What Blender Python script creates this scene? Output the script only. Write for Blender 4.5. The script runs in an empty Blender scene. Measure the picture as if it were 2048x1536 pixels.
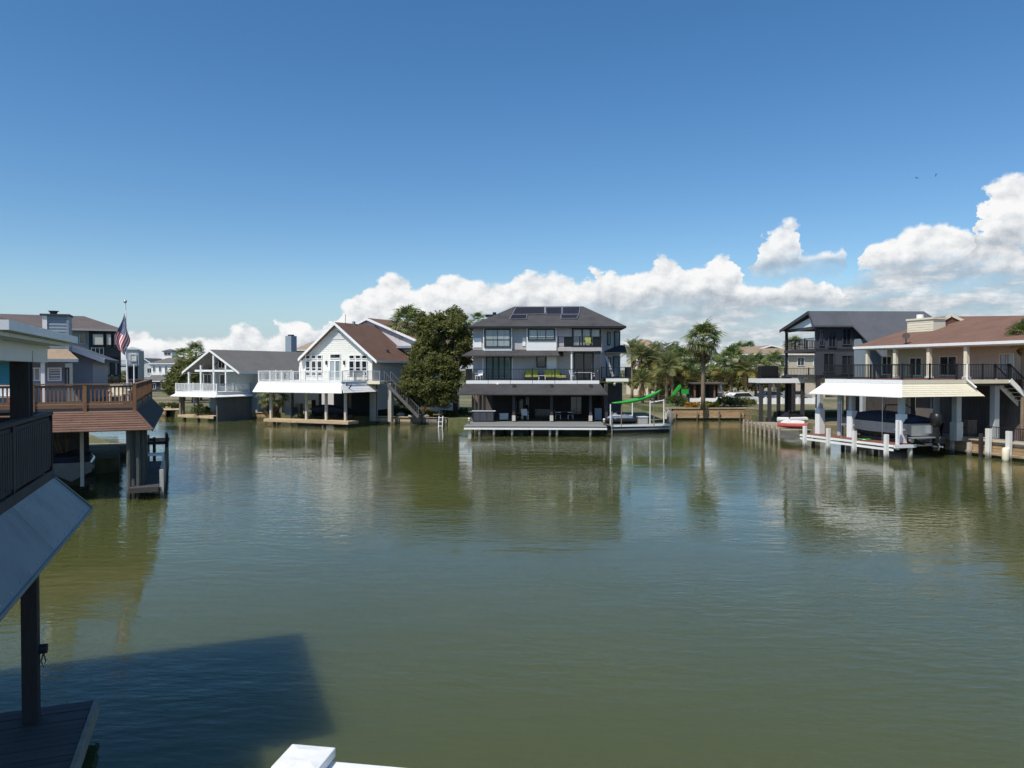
import bpy, math, random
from mathutils import Vector, Matrix
R = math.radians
random.seed(7)
scene = bpy.context.scene
COL = scene.collection

# ------------------------------------------------------------------ camera
FPX, W, H, HORIZON, EYE = 1538.0, 2048, 1536, 740.0, 5.5
PITCH = math.atan((H / 2 - HORIZON) / FPX)
cam_data = bpy.data.cameras.new('camera')
cam_data.sensor_width = 36.0
cam_data.lens = 36.0 * FPX / W
cam_data.clip_start = 0.05
cam_data.clip_end = 20000
cam = bpy.data.objects.new('camera', cam_data)
COL.objects.link(cam)
cam.location = (0, 0, EYE)
cam.rotation_euler = (R(90) - PITCH, 0, 0)
scene.camera = cam
scene.render.resolution_x, scene.render.resolution_y = 1024, 768

def ray(px, py):
    u, v = (px - W / 2) / FPX, (H / 2 - py) / FPX
    c, s = math.cos(PITCH), math.sin(PITCH)
    return Vector((u, c + v * s, -s + v * c))

def atz(px, py, z):                       # point of a pixel at a known height
    d = ray(px, py); t = (z - EYE) / d.z
    return Vector((0, 0, EYE)) + d * t

def aty(px, py, Y):                       # point of a pixel at a known depth
    d = ray(px, py); t = Y / d.y
    return Vector((0, 0, EYE)) + d * t

# ------------------------------------------------------------------ light
SUN_EL, SUN_AZ = R(55), R(42)             # the sun stands behind the camera, to the left
to_sun = Vector((-math.sin(SUN_AZ) * math.cos(SUN_EL), -math.cos(SUN_AZ) * math.cos(SUN_EL), math.sin(SUN_EL)))
sun_data = bpy.data.lights.new('sun', 'SUN')
sun_data.energy = 4.6
sun_data.angle = R(0.53)
sun_data.color = (1.0, 0.94, 0.84)
sun = bpy.data.objects.new('sun', sun_data)
COL.objects.link(sun)
sun.rotation_euler = to_sun.to_track_quat('Z', 'Y').to_euler()
sun.location = to_sun * 60

vs = scene.view_settings
vs.view_transform = 'Standard'
vs.look = 'None'
vs.exposure = 0.0
vs.gamma = 1.0
vs.use_curve_mapping = False
scene.cycles.max_bounces = 8
scene.cycles.transparent_max_bounces = 12

# ------------------------------------------------------------------ sky with a bank of cumulus
class Sock:                               # tiny expression helper for shader maths
    def __init__(s, nt, o): s.nt, s.o = nt, o
    def _m(s, op, *a, clamp=False):
        n = s.nt.nodes.new('ShaderNodeMath'); n.operation = op; n.use_clamp = clamp
        for i, x in enumerate((s,) + a):
            if isinstance(x, Sock): s.nt.links.new(x.o, n.inputs[i])
            else: n.inputs[i].default_value = x
        return Sock(s.nt, n.outputs[0])
    def __add__(s, b): return s._m('ADD', b)
    def __sub__(s, b): return s._m('SUBTRACT', b)
    def __mul__(s, b): return s._m('MULTIPLY', b)
    def __truediv__(s, b): return s._m('DIVIDE', b)
    def clamp(s): return s._m('ADD', 0.0, clamp=True)
    def step(s, a, b):
        n = s.nt.nodes.new('ShaderNodeMapRange'); n.interpolation_type = 'SMOOTHSTEP'
        s.nt.links.new(s.o, n.inputs['Value'])
        n.inputs['From Min'].default_value = a; n.inputs['From Max'].default_value = b
        return Sock(s.nt, n.outputs[0])

world = bpy.data.worlds.new('World'); scene.world = world
world.use_nodes = True
world.cycles.sampling_method = 'MANUAL'; world.cycles.sample_map_resolution = 256
nt = world.node_tree; nt.nodes.clear()
def wn(t): return nt.nodes.new(t)
sky = wn('ShaderNodeTexSky'); sky.sky_type = 'NISHITA'; sky.sun_disc = False
sky.sun_elevation = SUN_EL; sky.sun_rotation = math.pi + SUN_AZ
sky.altitude = 0; sky.air_density = 1.0; sky.dust_density = 0.25; sky.ozone_density = 3.2
tc = wn('ShaderNodeTexCoord')
sep = wn('ShaderNodeSeparateXYZ'); nt.links.new(tc.outputs['Generated'], sep.inputs[0])
sx, sy, sz = (Sock(nt, sep.outputs[i]) for i in range(3))
az = sx._m('ARCTAN2', sy) * (180 / math.pi)            # degrees, 0 = straight ahead
el = sz._m('ARCSINE') * (180 / math.pi)
def ang(px, py):
    d = ray(px, py).normalized()
    return math.degrees(math.atan2(d.x, d.y)), math.degrees(math.asin(d.z))
AZ0, AZ1, EL1 = -52.0, 52.0, 20.0
def vec_scaled(dx=0.0, dz=0.0, kz=1.0):
    a = wn('ShaderNodeVectorMath'); a.operation = 'ADD'
    nt.links.new(tc.outputs['Generated'], a.inputs[0]); a.inputs[1].default_value = (dx, 0, dz)
    m = wn('ShaderNodeVectorMath'); m.operation = 'MULTIPLY'
    nt.links.new(a.outputs[0], m.inputs[0]); m.inputs[1].default_value = (1, 1, kz)
    return m.outputs[0]
def noise(v, scale, detail=6, rough=0.55, dist=0.0):
    n = wn('ShaderNodeTexNoise'); nt.links.new(v, n.inputs['Vector'])
    n.inputs['Scale'].default_value = scale; n.inputs['Detail'].default_value = detail
    n.inputs['Roughness'].default_value = rough; n.inputs['Distortion'].default_value = dist
    return Sock(nt, n.outputs['Fac'])
def voro(v, scale):
    n = wn('ShaderNodeTexVoronoi'); nt.links.new(v, n.inputs['Vector']); n.feature = 'F1'
    n.inputs['Scale'].default_value = scale
    return Sock(nt, n.outputs['Distance'])
warp = (noise(vec_scaled(0.7, 0.2, 1.25), 26, 4, 0.6) - 0.5) * 4.2 + (voro(vec_scaled(0.1, 0.3, 1.25), 40) - 0.4) * 1.0
t_az = ((az + warp - AZ0) / (AZ1 - AZ0)).clamp()
def skyline(pixels):                                 # elevation (degrees) as a function of azimuth, level past the ends
    fc = wn('ShaderNodeFloatCurve'); cu = fc.mapping.curves[0]
    pts = [((a - AZ0) / (AZ1 - AZ0), e / EL1) for a, e in (ang(*p) for p in pixels)]
    cu.points[0].location = (0, pts[0][1]); cu.points[1].location = (1, pts[-1][1])
    for x, y in pts: cu.points.new(x, y)
    for p in cu.points: p.handle_type = 'AUTO'
    fc.mapping.update(); nt.links.new(t_az.o, fc.inputs['Value'])
    return Sock(nt, fc.outputs[0]) * EL1
def puff(dx, dz):
    v = vec_scaled(dx, dz, 1.25)
    return (voro(v, 22) * -1.15 + 0.50) + (voro(v, 52) * -0.55 + 0.24) + (noise(v, 48, 5, 0.66) - 0.5) * 1.9 + (noise(v, 9, 1) - 0.5) * 0.8
p0 = puff(0, 0); p1 = puff(-0.006, 0.008)
relief = (p0 - p1)
wisp = noise(vec_scaled(0.2, 0.4, 2.2), 16, 5, 0.68)
def colour(x, stops):
    r = wn('ShaderNodeValToRGB'); nt.links.new(x.o, r.inputs[0]); cr = r.color_ramp
    cr.elements[0].position, cr.elements[0].color = stops[0][0], (*stops[0][1], 1); cr.elements[1].position, cr.elements[1].color = stops[-1][0], (*stops[-1][1], 1)
    for p, c in stops[1:-1]: e = cr.elements.new(p); e.color = (*c, 1)
    return r.outputs[0]
CLOUD = ((0.0, (0.33, 0.385, 0.455)), (0.35, (0.50, 0.55, 0.61)), (0.68, (0.78, 0.81, 0.84)), (0.95, (1.0, 1.0, 1.0)))
def cumulus(tops, bases, amp=0.55, soft=0.34, base_soft=1.3, opacity=1.0):
    """a heap with billowed top, grey flat base that dissolves; returns coverage and colour"""
    t, b = skyline(tops), skyline(bases)
    d = t - el
    edge = (d + p0 * amp).step(-0.05, soft)
    under = (el - b + (wisp - 0.5) * 3.0).step(-base_soft, base_soft * 0.6)
    h = ((el - b) / ((t - b)._m('MAXIMUM', 0.4))).clamp()
    lum = (h.step(-0.25, 0.62) * 0.62 + 0.27 + relief * 0.34 + (wisp - 0.5) * 0.16 + p0 * 0.10).clamp()
    return edge * under * opacity, colour(lum, CLOUD)
layers = []
# far broken decks of stratocumulus low in the sky
band = noise(vec_scaled(0, 0, 6.0), 8, 5, 0.62); band2 = noise(vec_scaled(0.3, 0.1, 3.6), 22, 5, 0.62)
lowtop = skyline([(-900, 690), (300, 690), (560, 680), (660, 650), (800, 640), (1200, 612), (1480, 570), (1700, 560), (1800, 520), (2048, 515), (2300, 560), (2900, 640)])
gap = (band * 0.6 + band2 * 0.4 + (wisp - 0.5) * 0.15).step(0.38, 0.60)
lowa = (lowtop - el + p0 * 0.5).step(-0.2, 0.9) * (gap * 0.62 + 0.34) * (el.step(-0.3, 2.6) * 0.5 + 0.5)
lowl = (gap * 0.25 + (band2 - 0.5) * 1.5 + 0.24 + relief * 0.22).clamp()
layers.append((lowa, colour(lowl, CLOUD)))
layers.append(cumulus([(-900, 690), (-200, 676), (150, 676), (235, 668), (285, 656), (330, 672), (430, 668), (500, 650), (545, 668), (590, 636), (625, 652), (660, 624), (700, 598), (745, 574), (800, 549), (850, 573), (905, 549),
                       (950, 558), (1010, 563), (1070, 543), (1130, 555), (1180, 566), (1205, 534), (1250, 546), (1300, 531), (1350, 503), (1395, 530), (1440, 501), (1478, 520), (1500, 556), (1540, 570), (1600, 545), (1660, 560), (1700, 640), (1760, 720), (2900, 720)],
                      [(-900, 715), (560, 715), (660, 690), (760, 655), (1000, 632), (1250, 612), (1480, 600), (1700, 600), (2900, 690)]))
layers.append(cumulus([(0, 760), (1470, 700), (1500, 570), (1516, 480), (1545, 449), (1590, 440), (1614, 468), (1628, 500), (1650, 496), (1685, 486), (1700, 530), (1720, 640), (1760, 740), (2900, 760)], [(0, 540), (1500, 535), (1700, 520), (2900, 540)], 0.65, 0.5, 1.6, 0.95))
layers.append(cumulus([(0, 760), (1660, 720), (1715, 580), (1738, 488), (1790, 470), (1830, 456), (1870, 448), (1920, 458), (1960, 462), (2000, 474), (2048, 500), (2200, 520), (2900, 640)], [(0, 540), (1700, 545), (1870, 530), (2048, 540), (2900, 690)], 0.5, 0.38, 1.4))
layers.append(cumulus([(0, 760), (1900, 720), (1948, 560), (1962, 420), (1978, 385), (2020, 350), (2060, 346), (2150, 380), (2300, 440), (2900, 620)], [(0, 500), (1960, 500), (2048, 500), (2300, 560), (2900, 690)], 0.55, 0.38, 1.3))
SKY_STRENGTH = 0.124
hsv = wn('ShaderNodeHueSaturation'); hsv.inputs['Saturation'].default_value = 1.25; nt.links.new(sky.outputs[0], hsv.inputs['Color'])
haze_mix = wn('ShaderNodeMixRGB'); haze_w = el.step(7.0, 0.3) * 0.66; nt.links.new(haze_w.o, haze_mix.inputs[0])   # pale blue air towards the skyline, all round
nt.links.new(hsv.outputs[0], haze_mix.inputs[1]); haze_mix.inputs[2].default_value = (2.75, 3.85, 5.2, 1)
bg1 = wn('ShaderNodeBackground'); nt.links.new(haze_mix.outputs[0], bg1.inputs[0]); bg1.inputs[1].default_value = SKY_STRENGTH
shader = bg1.outputs[0]
for cover, col in layers:
    bg2 = wn('ShaderNodeBackground'); nt.links.new(col, bg2.inputs[0]); bg2.inputs[1].default_value = 0.95
    mx = wn('ShaderNodeMixShader'); nt.links.new(cover.clamp().o, mx.inputs[0])
    nt.links.new(shader, mx.inputs[1]); nt.links.new(bg2.outputs[0], mx.inputs[2]); shader = mx.outputs[0]
wo = wn('ShaderNodeOutputWorld'); nt.links.new(shader, wo.inputs[0])

# ------------------------------------------------------------------ materials
MATS = {}
def mat(name, color, rough=0.7, var=0.12, scale=6.0, bump=0.0, metal=0.0, spec=0.4, stretch=(1, 1, 1), bands=None, bscale=None, color2=None, coat=0.0, tide=False):
    """procedural surface: base colour with noise variation, optional relief and lap / course bands along z"""
    if name in MATS: return MATS[name]
    m = bpy.data.materials.new(name); m.use_nodes = True; MATS[name] = m
    t = m.node_tree; b = t.nodes['Principled BSDF']
    b.inputs['Roughness'].default_value = rough; b.inputs['Metallic'].default_value = metal
    b.inputs['Specular IOR Level'].default_value = spec; b.inputs['Coat Weight'].default_value = coat
    co = t.nodes.new('ShaderNodeTexCoord'); mp = t.nodes.new('ShaderNodeMapping')
    mp.inputs['Scale'].default_value = stretch; t.links.new(co.outputs['Object'], mp.inputs[0])
    n = t.nodes.new('ShaderNodeTexNoise'); n.inputs['Scale'].default_value = scale; n.inputs['Detail'].default_value = 8
    n.inputs['Roughness'].default_value = 0.65
    t.links.new(mp.outputs[0], n.inputs['Vector'])
    n2 = t.nodes.new('ShaderNodeTexNoise'); n2.inputs['Scale'].default_value = scale * 0.13; n2.inputs['Detail'].default_value = 4
    t.links.new(mp.outputs[0], n2.inputs['Vector'])
    f = Sock(t, n.outputs['Fac']) * 0.6 + Sock(t, n2.outputs['Fac']) * 0.4
    r = t.nodes.new('ShaderNodeValToRGB'); t.links.new(f.o, r.inputs[0])
    c2 = color2 or tuple(max(0, c * (1 - 2.2 * var)) for c in color)
    c3 = tuple(min(1, c * (1 + 1.2 * var)) for c in color)
    r.color_ramp.elements[0].position = 0.28; r.color_ramp.elements[0].color = (*c2, 1)
    r.color_ramp.elements[1].position = 0.70; r.color_ramp.elements[1].color = (*c3, 1)
    em = r.color_ramp.elements.new(0.48); em.color = (*color, 1)
    info = t.nodes.new('ShaderNodeObjectInfo')
    hs = t.nodes.new('ShaderNodeHueSaturation'); t.links.new(r.outputs[0], hs.inputs['Color'])
    vv = Sock(t, info.outputs['Random']) * (var * 1.2) + (1 - var * 0.6)
    t.links.new(vv.o, hs.inputs['Value']); t.links.new(hs.outputs[0], b.inputs['Base Color'])
    if tide:                                           # algae and damp up to the tide line
        gs = t.nodes.new('ShaderNodeSeparateXYZ'); t.links.new(co.outputs['Object'], gs.inputs[0])
        wet = (Sock(t, gs.outputs[2]) + (Sock(t, n.outputs['Fac']) - 0.5) * 0.5).step(0.48, 0.10)
        mt = t.nodes.new('ShaderNodeMixRGB'); t.links.new((wet * 0.85).o, mt.inputs[0]); t.links.new(hs.outputs[0], mt.inputs[1]); mt.inputs[2].default_value = (0.032, 0.034, 0.018, 1)
        t.links.new(mt.outputs[0], b.inputs['Base Color'])
    h = Sock(t, n.outputs['Fac']) * bump if bump else None
    if bands:
        sp = t.nodes.new('ShaderNodeSeparateXYZ'); t.links.new(co.outputs['Object'], sp.inputs[0])
        w = (Sock(t, sp.outputs[2]) / bands)._m('FRACT')
        hb = w * (bscale or 0.5)
        h = h + hb if h else hb
    if h:
        bp = t.nodes.new('ShaderNodeBump'); bp.inputs['Strength'].default_value = 0.9; bp.inputs['Distance'].default_value = 0.03
        t.links.new(h.o, bp.inputs['Height']); t.links.new(bp.outputs[0], b.inputs['Normal'])
    return m

M = {}
M['white'] = mat('white_paint', (0.80, 0.80, 0.78), 0.5, 0.05, 3, 0.02)
M['cream'] = mat('cream_siding', (0.74, 0.68, 0.52), 0.55, 0.05, 3, 0.02)
M['trimwhite'] = mat('trim_white', (0.82, 0.82, 0.80), 0.45, 0.04, 4)
M['whitelap'] = mat('white_lap_siding', (0.76, 0.75, 0.68), 0.55, 0.05, 3, 0.05)
M['greywhite'] = mat('grey_white_siding', (0.50, 0.53, 0.55), 0.6, 0.07, 3, 0.05, bands=0.2, bscale=0.6)
M['lilac'] = mat('pale_lilac_wall', (0.62, 0.58, 0.60), 0.7, 0.06, 3, 0.05, bands=0.2, bscale=0.5)
M['bluesiding'] = mat('blue_grey_siding', (0.25, 0.305, 0.355), 0.6, 0.07, 2.5, 0.05)
M['teal'] = mat('teal_paint', (0.02, 0.22, 0.30), 0.5, 0.08, 4)
M['greygreen'] = mat('grey_green_siding', (0.30, 0.34, 0.33), 0.65, 0.07, 2.5, 0.05, bands=0.18, bscale=0.5)
M['tanstucco'] = mat('tan_stucco', (0.50, 0.435, 0.335), 0.85, 0.10, 3, 0.12)
M['greywall'] = mat('grey_house_wall', (0.46, 0.435, 0.43), 0.75, 0.08, 2.5, 0.08, stretch=(3, 3, 0.5))
M['darkwall'] = mat('charcoal_wall', (0.055, 0.058, 0.07), 0.7, 0.12, 3, 0.05)
M['black'] = mat('black_metal', (0.018, 0.019, 0.022), 0.45, 0.15, 6)
M['darkwood'] = mat('dark_stained_wood', (0.045, 0.04, 0.042), 0.7, 0.22, 4, 0.2, stretch=(6, 6, 0.7))
M['shade'] = mat('painted_shade_wall', (0.10, 0.088, 0.084), 0.8, 0.25, 3, 0.1, stretch=(3, 3, 0.6))  # dark tone carries the shade under houses and decks in its colour
M['greyroof'] = mat('grey_shingle', (0.155, 0.150, 0.140), 0.9, 0.16, 7, 0.4, bands=0.075, bscale=0.5)
M['brownroof'] = mat('brown_shingle', (0.160, 0.090, 0.064), 0.9, 0.20, 7, 0.4, bands=0.075, bscale=0.5)
M['tanroof'] = mat('tan_shingle', (0.30, 0.22, 0.15), 0.9, 0.16, 6, 0.4, bands=0.075, bscale=0.5)
M['darkroof'] = mat('charcoal_shingle', (0.054, 0.052, 0.053), 0.9, 0.28, 7, 0.4, bands=0.075, bscale=0.5)
M['slateroof'] = mat('slate_grey_shingle', (0.095, 0.100, 0.115), 0.9, 0.16, 7, 0.4, bands=0.08, bscale=0.4)
M['umberroof'] = mat('umber_shingle', (0.108, 0.086, 0.080), 0.9, 0.2, 5, 0.4, bands=0.08, bscale=0.4)
M['metalapron'] = mat('weathered_sheet_metal', (0.23, 0.265, 0.265), 0.55, 0.2, 1.3, 0.05, metal=0.1, spec=0.35)
M['course'] = mat('brown_wood_shake', (0.165, 0.094, 0.066), 0.85, 0.28, 9, 0.5, stretch=(1, 8, 1))
M['redwood'] = mat('weathered_redwood', (0.235, 0.120, 0.062), 0.75, 0.25, 7, 0.3, stretch=(1, 1, 0.3))
M['redwoodh'] = mat('weathered_redwood_rail', (0.200, 0.112, 0.066), 0.75, 0.25, 7, 0.3, stretch=(0.3, 1, 1))
M['plank'] = mat('weathered_plank', (0.33, 0.28, 0.21), 0.85, 0.22, 9, 0.4, stretch=(0.5, 3, 3))
M['greyplank'] = mat('grey_dock_plank', (0.22, 0.22, 0.21), 0.85, 0.2, 8, 0.4, stretch=(0.5, 3, 3))
M['darkplank'] = mat('damp_dark_plank', (0.075, 0.065, 0.06), 0.7, 0.25, 6, 0.4, stretch=(0.4, 3, 3))
M['redplank'] = mat('red_brown_plank', (0.20, 0.075, 0.050), 0.8, 0.2, 8, 0.4, stretch=(0.5, 3, 3))
M['bulkwood'] = mat('tan_bulkhead_timber', (0.40, 0.27, 0.15), 0.85, 0.26, 5, 0.5, stretch=(0.3, 3, 3), tide=True)
M['bulkpale'] = mat('sun_bleached_timber', (0.50, 0.38, 0.24), 0.85, 0.2, 5, 0.4, stretch=(0.3, 3, 3), tide=True)
M['pile'] = mat('weathered_pile', (0.24, 0.20, 0.16), 0.9, 0.3, 6, 0.5, stretch=(3, 3, 0.5), tide=True)
M['palepile'] = mat('pale_pile', (0.52, 0.48, 0.42), 0.85, 0.2, 6, 0.4, stretch=(3, 3, 0.5), tide=True)
M['darkpile'] = mat('wet_grey_pile', (0.105, 0.105, 0.092), 0.85, 0.3, 6, 0.5, stretch=(3, 3, 0.5), tide=True)
M['greyslip'] = mat('grey_slip_board', (0.115, 0.115, 0.11), 0.8, 0.2, 4, 0.2, stretch=(3, 3, 0.5))
M['dockwhite'] = mat('white_dock_paint', (0.74, 0.72, 0.68), 0.6, 0.14, 5, 0.1, stretch=(3, 3, 0.6), tide=True)
M['concrete'] = mat('concrete', (0.42, 0.39, 0.34), 0.9, 0.12, 5, 0.25)
M['vinyl'] = mat('scuffed_white_vinyl', (0.80, 0.80, 0.77), 0.42, 0.10, 22, 0.06)
M['glass'] = mat('window_glass', (0.016, 0.020, 0.024), 0.04, 0.2, 0.6, spec=0.8)
M['glassblue'] = mat('curtain_glass_painted_sky', (0.27, 0.325, 0.335), 0.06, 0.4, 1.6, spec=0.8, stretch=(6, 6, 0.3))  # pale base paints in the sky's reflection; streaks stand for curtains
M['glassteal'] = mat('teal_glass_painted_sky', (0.075, 0.165, 0.145), 0.06, 0.4, 1.8, spec=0.8, stretch=(6, 6, 0.3))  # teal glass, base lightened to paint in the sky's reflection
M['screen'] = mat('pale_window_blind', (0.70, 0.67, 0.56), 0.6, 0.05, 3, stretch=(9, 9, 0.3))
M['solar'] = mat('solar_glass', (0.022, 0.019, 0.022), 0.45, 0.15, 4, spec=0.25)
M['alu'] = mat('dull_aluminium', (0.50, 0.51, 0.52), 0.42, 0.08, 6, metal=0.7)
M['lime'] = mat('lime_cushion', (0.35, 0.375, 0.085), 0.85, 0.12, 6, 0.1)
M['green'] = mat('green_plastic', (0.03, 0.34, 0.04), 0.35, 0.08, 3)
M['red'] = mat('red_gelcoat', (0.48, 0.10, 0.08), 0.25, 0.08, 3, coat=0.4)
M['blueplastic'] = mat('blue_plastic', (0.05, 0.20, 0.52), 0.4, 0.08, 4)
M['boatwhite'] = mat('white_gelcoat', (0.76, 0.76, 0.74), 0.25, 0.05, 2, coat=0.4)
M['boatgrey'] = mat('grey_gelcoat', (0.10, 0.11, 0.13), 0.22, 0.1, 2, coat=0.5)
M['boatsilver'] = mat('silver_aluminium_hull', (0.46, 0.47, 0.47), 0.3, 0.08, 3, metal=0.6)
M['rubber'] = mat('black_plastic', (0.016, 0.016, 0.018), 0.4, 0.1, 5)
M['canvas'] = mat('navy_canvas', (0.02, 0.025, 0.045), 0.8, 0.1, 6, 0.1)
M['bark'] = mat('tree_bark', (0.13, 0.10, 0.075), 0.95, 0.3, 8, 0.8, stretch=(2, 2, 0.6))
M['palmbark'] = mat('palm_trunk_bark', (0.25, 0.19, 0.135), 0.95, 0.28, 8, 0.8, bands=0.14, bscale=0.7)
M['soil'] = mat('sandy_soil', (0.36, 0.26, 0.16), 0.95, 0.25, 3, 0.5)
M['flower'] = mat('yellow_flowers', (0.55, 0.42, 0.02), 0.8, 0.25, 6)
M['orangesoil'] = mat('orange_flower_bed', (0.45, 0.22, 0.05), 0.8, 0.25, 6)

def leafmat(name, c, var=0.38, trans=0.38):
    m = bpy.data.materials.new(name); m.use_nodes = True
    t = m.node_tree; b = t.nodes['Principled BSDF']
    geo = t.nodes.new('ShaderNodeNewGeometry'); info = t.nodes.new('ShaderNodeObjectInfo')
    f = Sock(t, geo.outputs['Random Per Island']) * 0.75 + Sock(t, info.outputs['Random']) * 0.25
    r = t.nodes.new('ShaderNodeValToRGB'); t.links.new(f.o, r.inputs[0])
    r.color_ramp.elements[0].color = (*[x * (1 - var) for x in c], 1)
    r.color_ramp.elements[1].color = (min(1, c[0] * (1 + var * 1.1)), min(1, c[1] * (1 + var)), c[2], 1)
    t.links.new(r.outputs[0], b.inputs['Base Color'])
    b.inputs['Roughness'].default_value = 0.55; b.inputs['Specular IOR Level'].default_value = 0.3
    tr = t.nodes.new('ShaderNodeBsdfTranslucent'); t.links.new(r.outputs[0], tr.inputs[0])
    mix = t.nodes.new('ShaderNodeMixShader'); mix.inputs[0].default_value = trans
    t.links.new(b.outputs[0], mix.inputs[1]); t.links.new(tr.outputs[0], mix.inputs[2])
    t.links.new(mix.outputs[0], t.nodes['Material Output'].inputs[0])
    return m
M['oakleaf'] = leafmat('live_oak_leaf', (0.150, 0.165, 0.062))
M['oliveleaf'] = leafmat('olive_leaf', (0.180, 0.200, 0.080))
M['frond'] = leafmat('fan_palm_frond', (0.175, 0.225, 0.085))
M['greyfrond'] = leafmat('grey_green_frond', (0.215, 0.240, 0.115))
M['deadfrond'] = leafmat('dry_frond', (0.34, 0.245, 0.125))
M['yellowfrond'] = leafmat('yellowing_frond', (0.32, 0.28, 0.09))
M['grass'] = leafmat('grass_blade', (0.12, 0.165, 0.035))
M['shrub'] = leafmat('shrub_leaf', (0.085, 0.115, 0.035))
M['yellowleaf'] = leafmat('yellow_shrub', (0.42, 0.38, 0.03))
M['orangeleaf'] = leafmat('orange_shrub', (0.40, 0.22, 0.04))

# ------------------------------------------------------------------ mesh helpers
class MB:
    def __init__(s): s.v, s.f = [], []
    def add(s, vs, fs):
        o = len(s.v); s.v += [tuple(x) for x in vs]; s.f += [tuple(i + o for i in f) for f in fs]; return s
    def box(s, x0, x1, y0, y1, z0, z1):
        x0, x1 = min(x0, x1), max(x0, x1); y0, y1 = min(y0, y1), max(y0, y1); z0, z1 = min(z0, z1), max(z0, z1)
        return s.add([(x, y, z) for z in (z0, z1) for y in (y0, y1) for x in (x0, x1)],
                     [(0, 2, 3, 1), (4, 5, 7, 6), (0, 1, 5, 4), (2, 6, 7, 3), (0, 4, 6, 2), (1, 3, 7, 5)])
    def prism(s, pts, ext):
        pts = [Vector(p) for p in pts]; ext = Vector(ext); n = len(pts)
        nrm = Vector((0, 0, 0))
        for i in range(n): nrm += (pts[i] - pts[0]).cross(pts[(i + 1) % n] - pts[0])
        if nrm.dot(ext) > 0: pts = pts[::-1]
        vs = pts + [p + ext for p in pts]
        return s.add(vs, [tuple(range(n)), tuple(range(2 * n - 1, n - 1, -1))] + [(i, i + n, (i + 1) % n + n, (i + 1) % n) for i in range(n)])
    def bar(s, p, q, w, h=None, up=(0, 0, 1)):
        p, q = Vector(p), Vector(q); d = (q - p).normalized(); h = h or w; up = Vector(up)
        if abs(d.dot(up)) > 0.98: up = Vector((0, 1, 0)) if abs(d.y) < 0.9 else Vector((1, 0, 0))
        a = d.cross(up).normalized() * w / 2; b = a.cross(d).normalized() * h / 2
        return s.add([p - a - b, p + a - b, p + a + b, p - a + b, q - a - b, q + a - b, q + a + b, q - a + b],
                     [(3, 2, 1, 0), (4, 5, 6, 7), (0, 1, 5, 4), (1, 2, 6, 5), (2, 3, 7, 6), (3, 0, 4, 7)])
    def tube(s, pts, rad, n=8, cap=True):
        pts = [Vector(p) for p in pts]
        if not isinstance(rad, (list, tuple)): rad = [rad] * len(pts)
        rings = []; up = Vector((0, 0, 1))
        for i, p in enumerate(pts):
            d = (pts[min(i + 1, len(pts) - 1)] - pts[max(i - 1, 0)]).normalized()
            u = up if abs(d.dot(up)) < 0.95 else Vector((1, 0, 0))
            a = d.cross(u).normalized(); b = a.cross(d)
            rings.append([p + (a * math.cos(2 * math.pi * k / n) + b * math.sin(2 * math.pi * k / n)) * rad[i] for k in range(n)])
        vs = [v for r in rings for v in r]; fs = []
        for i in range(len(pts) - 1):
            for k in range(n): fs.append((i * n + k, i * n + (k + 1) % n, (i + 1) * n + (k + 1) % n, (i + 1) * n + k))
        if cap: fs += [tuple(range(n))[::-1], tuple(range((len(pts) - 1) * n, len(pts) * n))]
        return s.add(vs, fs)
    def loft(s, sections, closed=True, caps=True):
        n = len(sections[0]); vs = [v for sec in sections for v in sec]; fs = []
        m = n if closed else n - 1
        for i in range(len(sections) - 1):
            for k in range(m): fs.append((i * n + k, i * n + (k + 1) % n, (i + 1) * n + (k + 1) % n, (i + 1) * n + k))
        if caps and closed: fs += [tuple(range(n))[::-1], tuple(range((len(sections) - 1) * n, len(sections) * n))]
        return s.add(vs, fs)
    def mesh(s, name, material, smooth=False):
        me = bpy.data.meshes.new(name); me.from_pydata(s.v, [], s.f); me.materials.append(material)
        if smooth: me.polygons.foreach_set('use_smooth', [True] * len(me.polygons))
        me.update(); return me
    def build(s, name, material, parent=None, smooth=False, bevel=0.0, kind=None, label=None):
        o = bpy.data.objects.new(name, s.mesh(name, material, smooth)); COL.objects.link(o)
        if parent: o.parent = parent
        if bevel:
            b = o.modifiers.new('bevel', 'BEVEL'); b.width = bevel; b.segments = 2; b.limit_method = 'ANGLE'
        if kind: o['kind'] = kind
        if label: o['label'] = label
        return o

def place(name, me, parent, loc=(0, 0, 0), rot=(0, 0, 0), scale=1.0):
    o = bpy.data.objects.new(name, me); COL.objects.link(o); o.parent = parent
    o.location = loc; o.rotation_euler = rot
    o.scale = (scale,) * 3 if isinstance(scale, (int, float)) else scale
    return o
def tag(o, label, cat, group=None, kind=None):
    o['label'] = label; o['category'] = cat
    if group: o['group'] = group
    if kind: o['kind'] = kind
    return o
def thing(name, label, cat, loc=(0, 0, 0), rotz=0.0, group=None):
    o = bpy.data.objects.new(name, None); COL.objects.link(o)
    o.empty_display_size = 0.3; o.location = loc; o.rotation_euler = (0, 0, rotz)
    return tag(o, label, cat, group)
def struct(o): o['kind'] = 'structure'; return o

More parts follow.
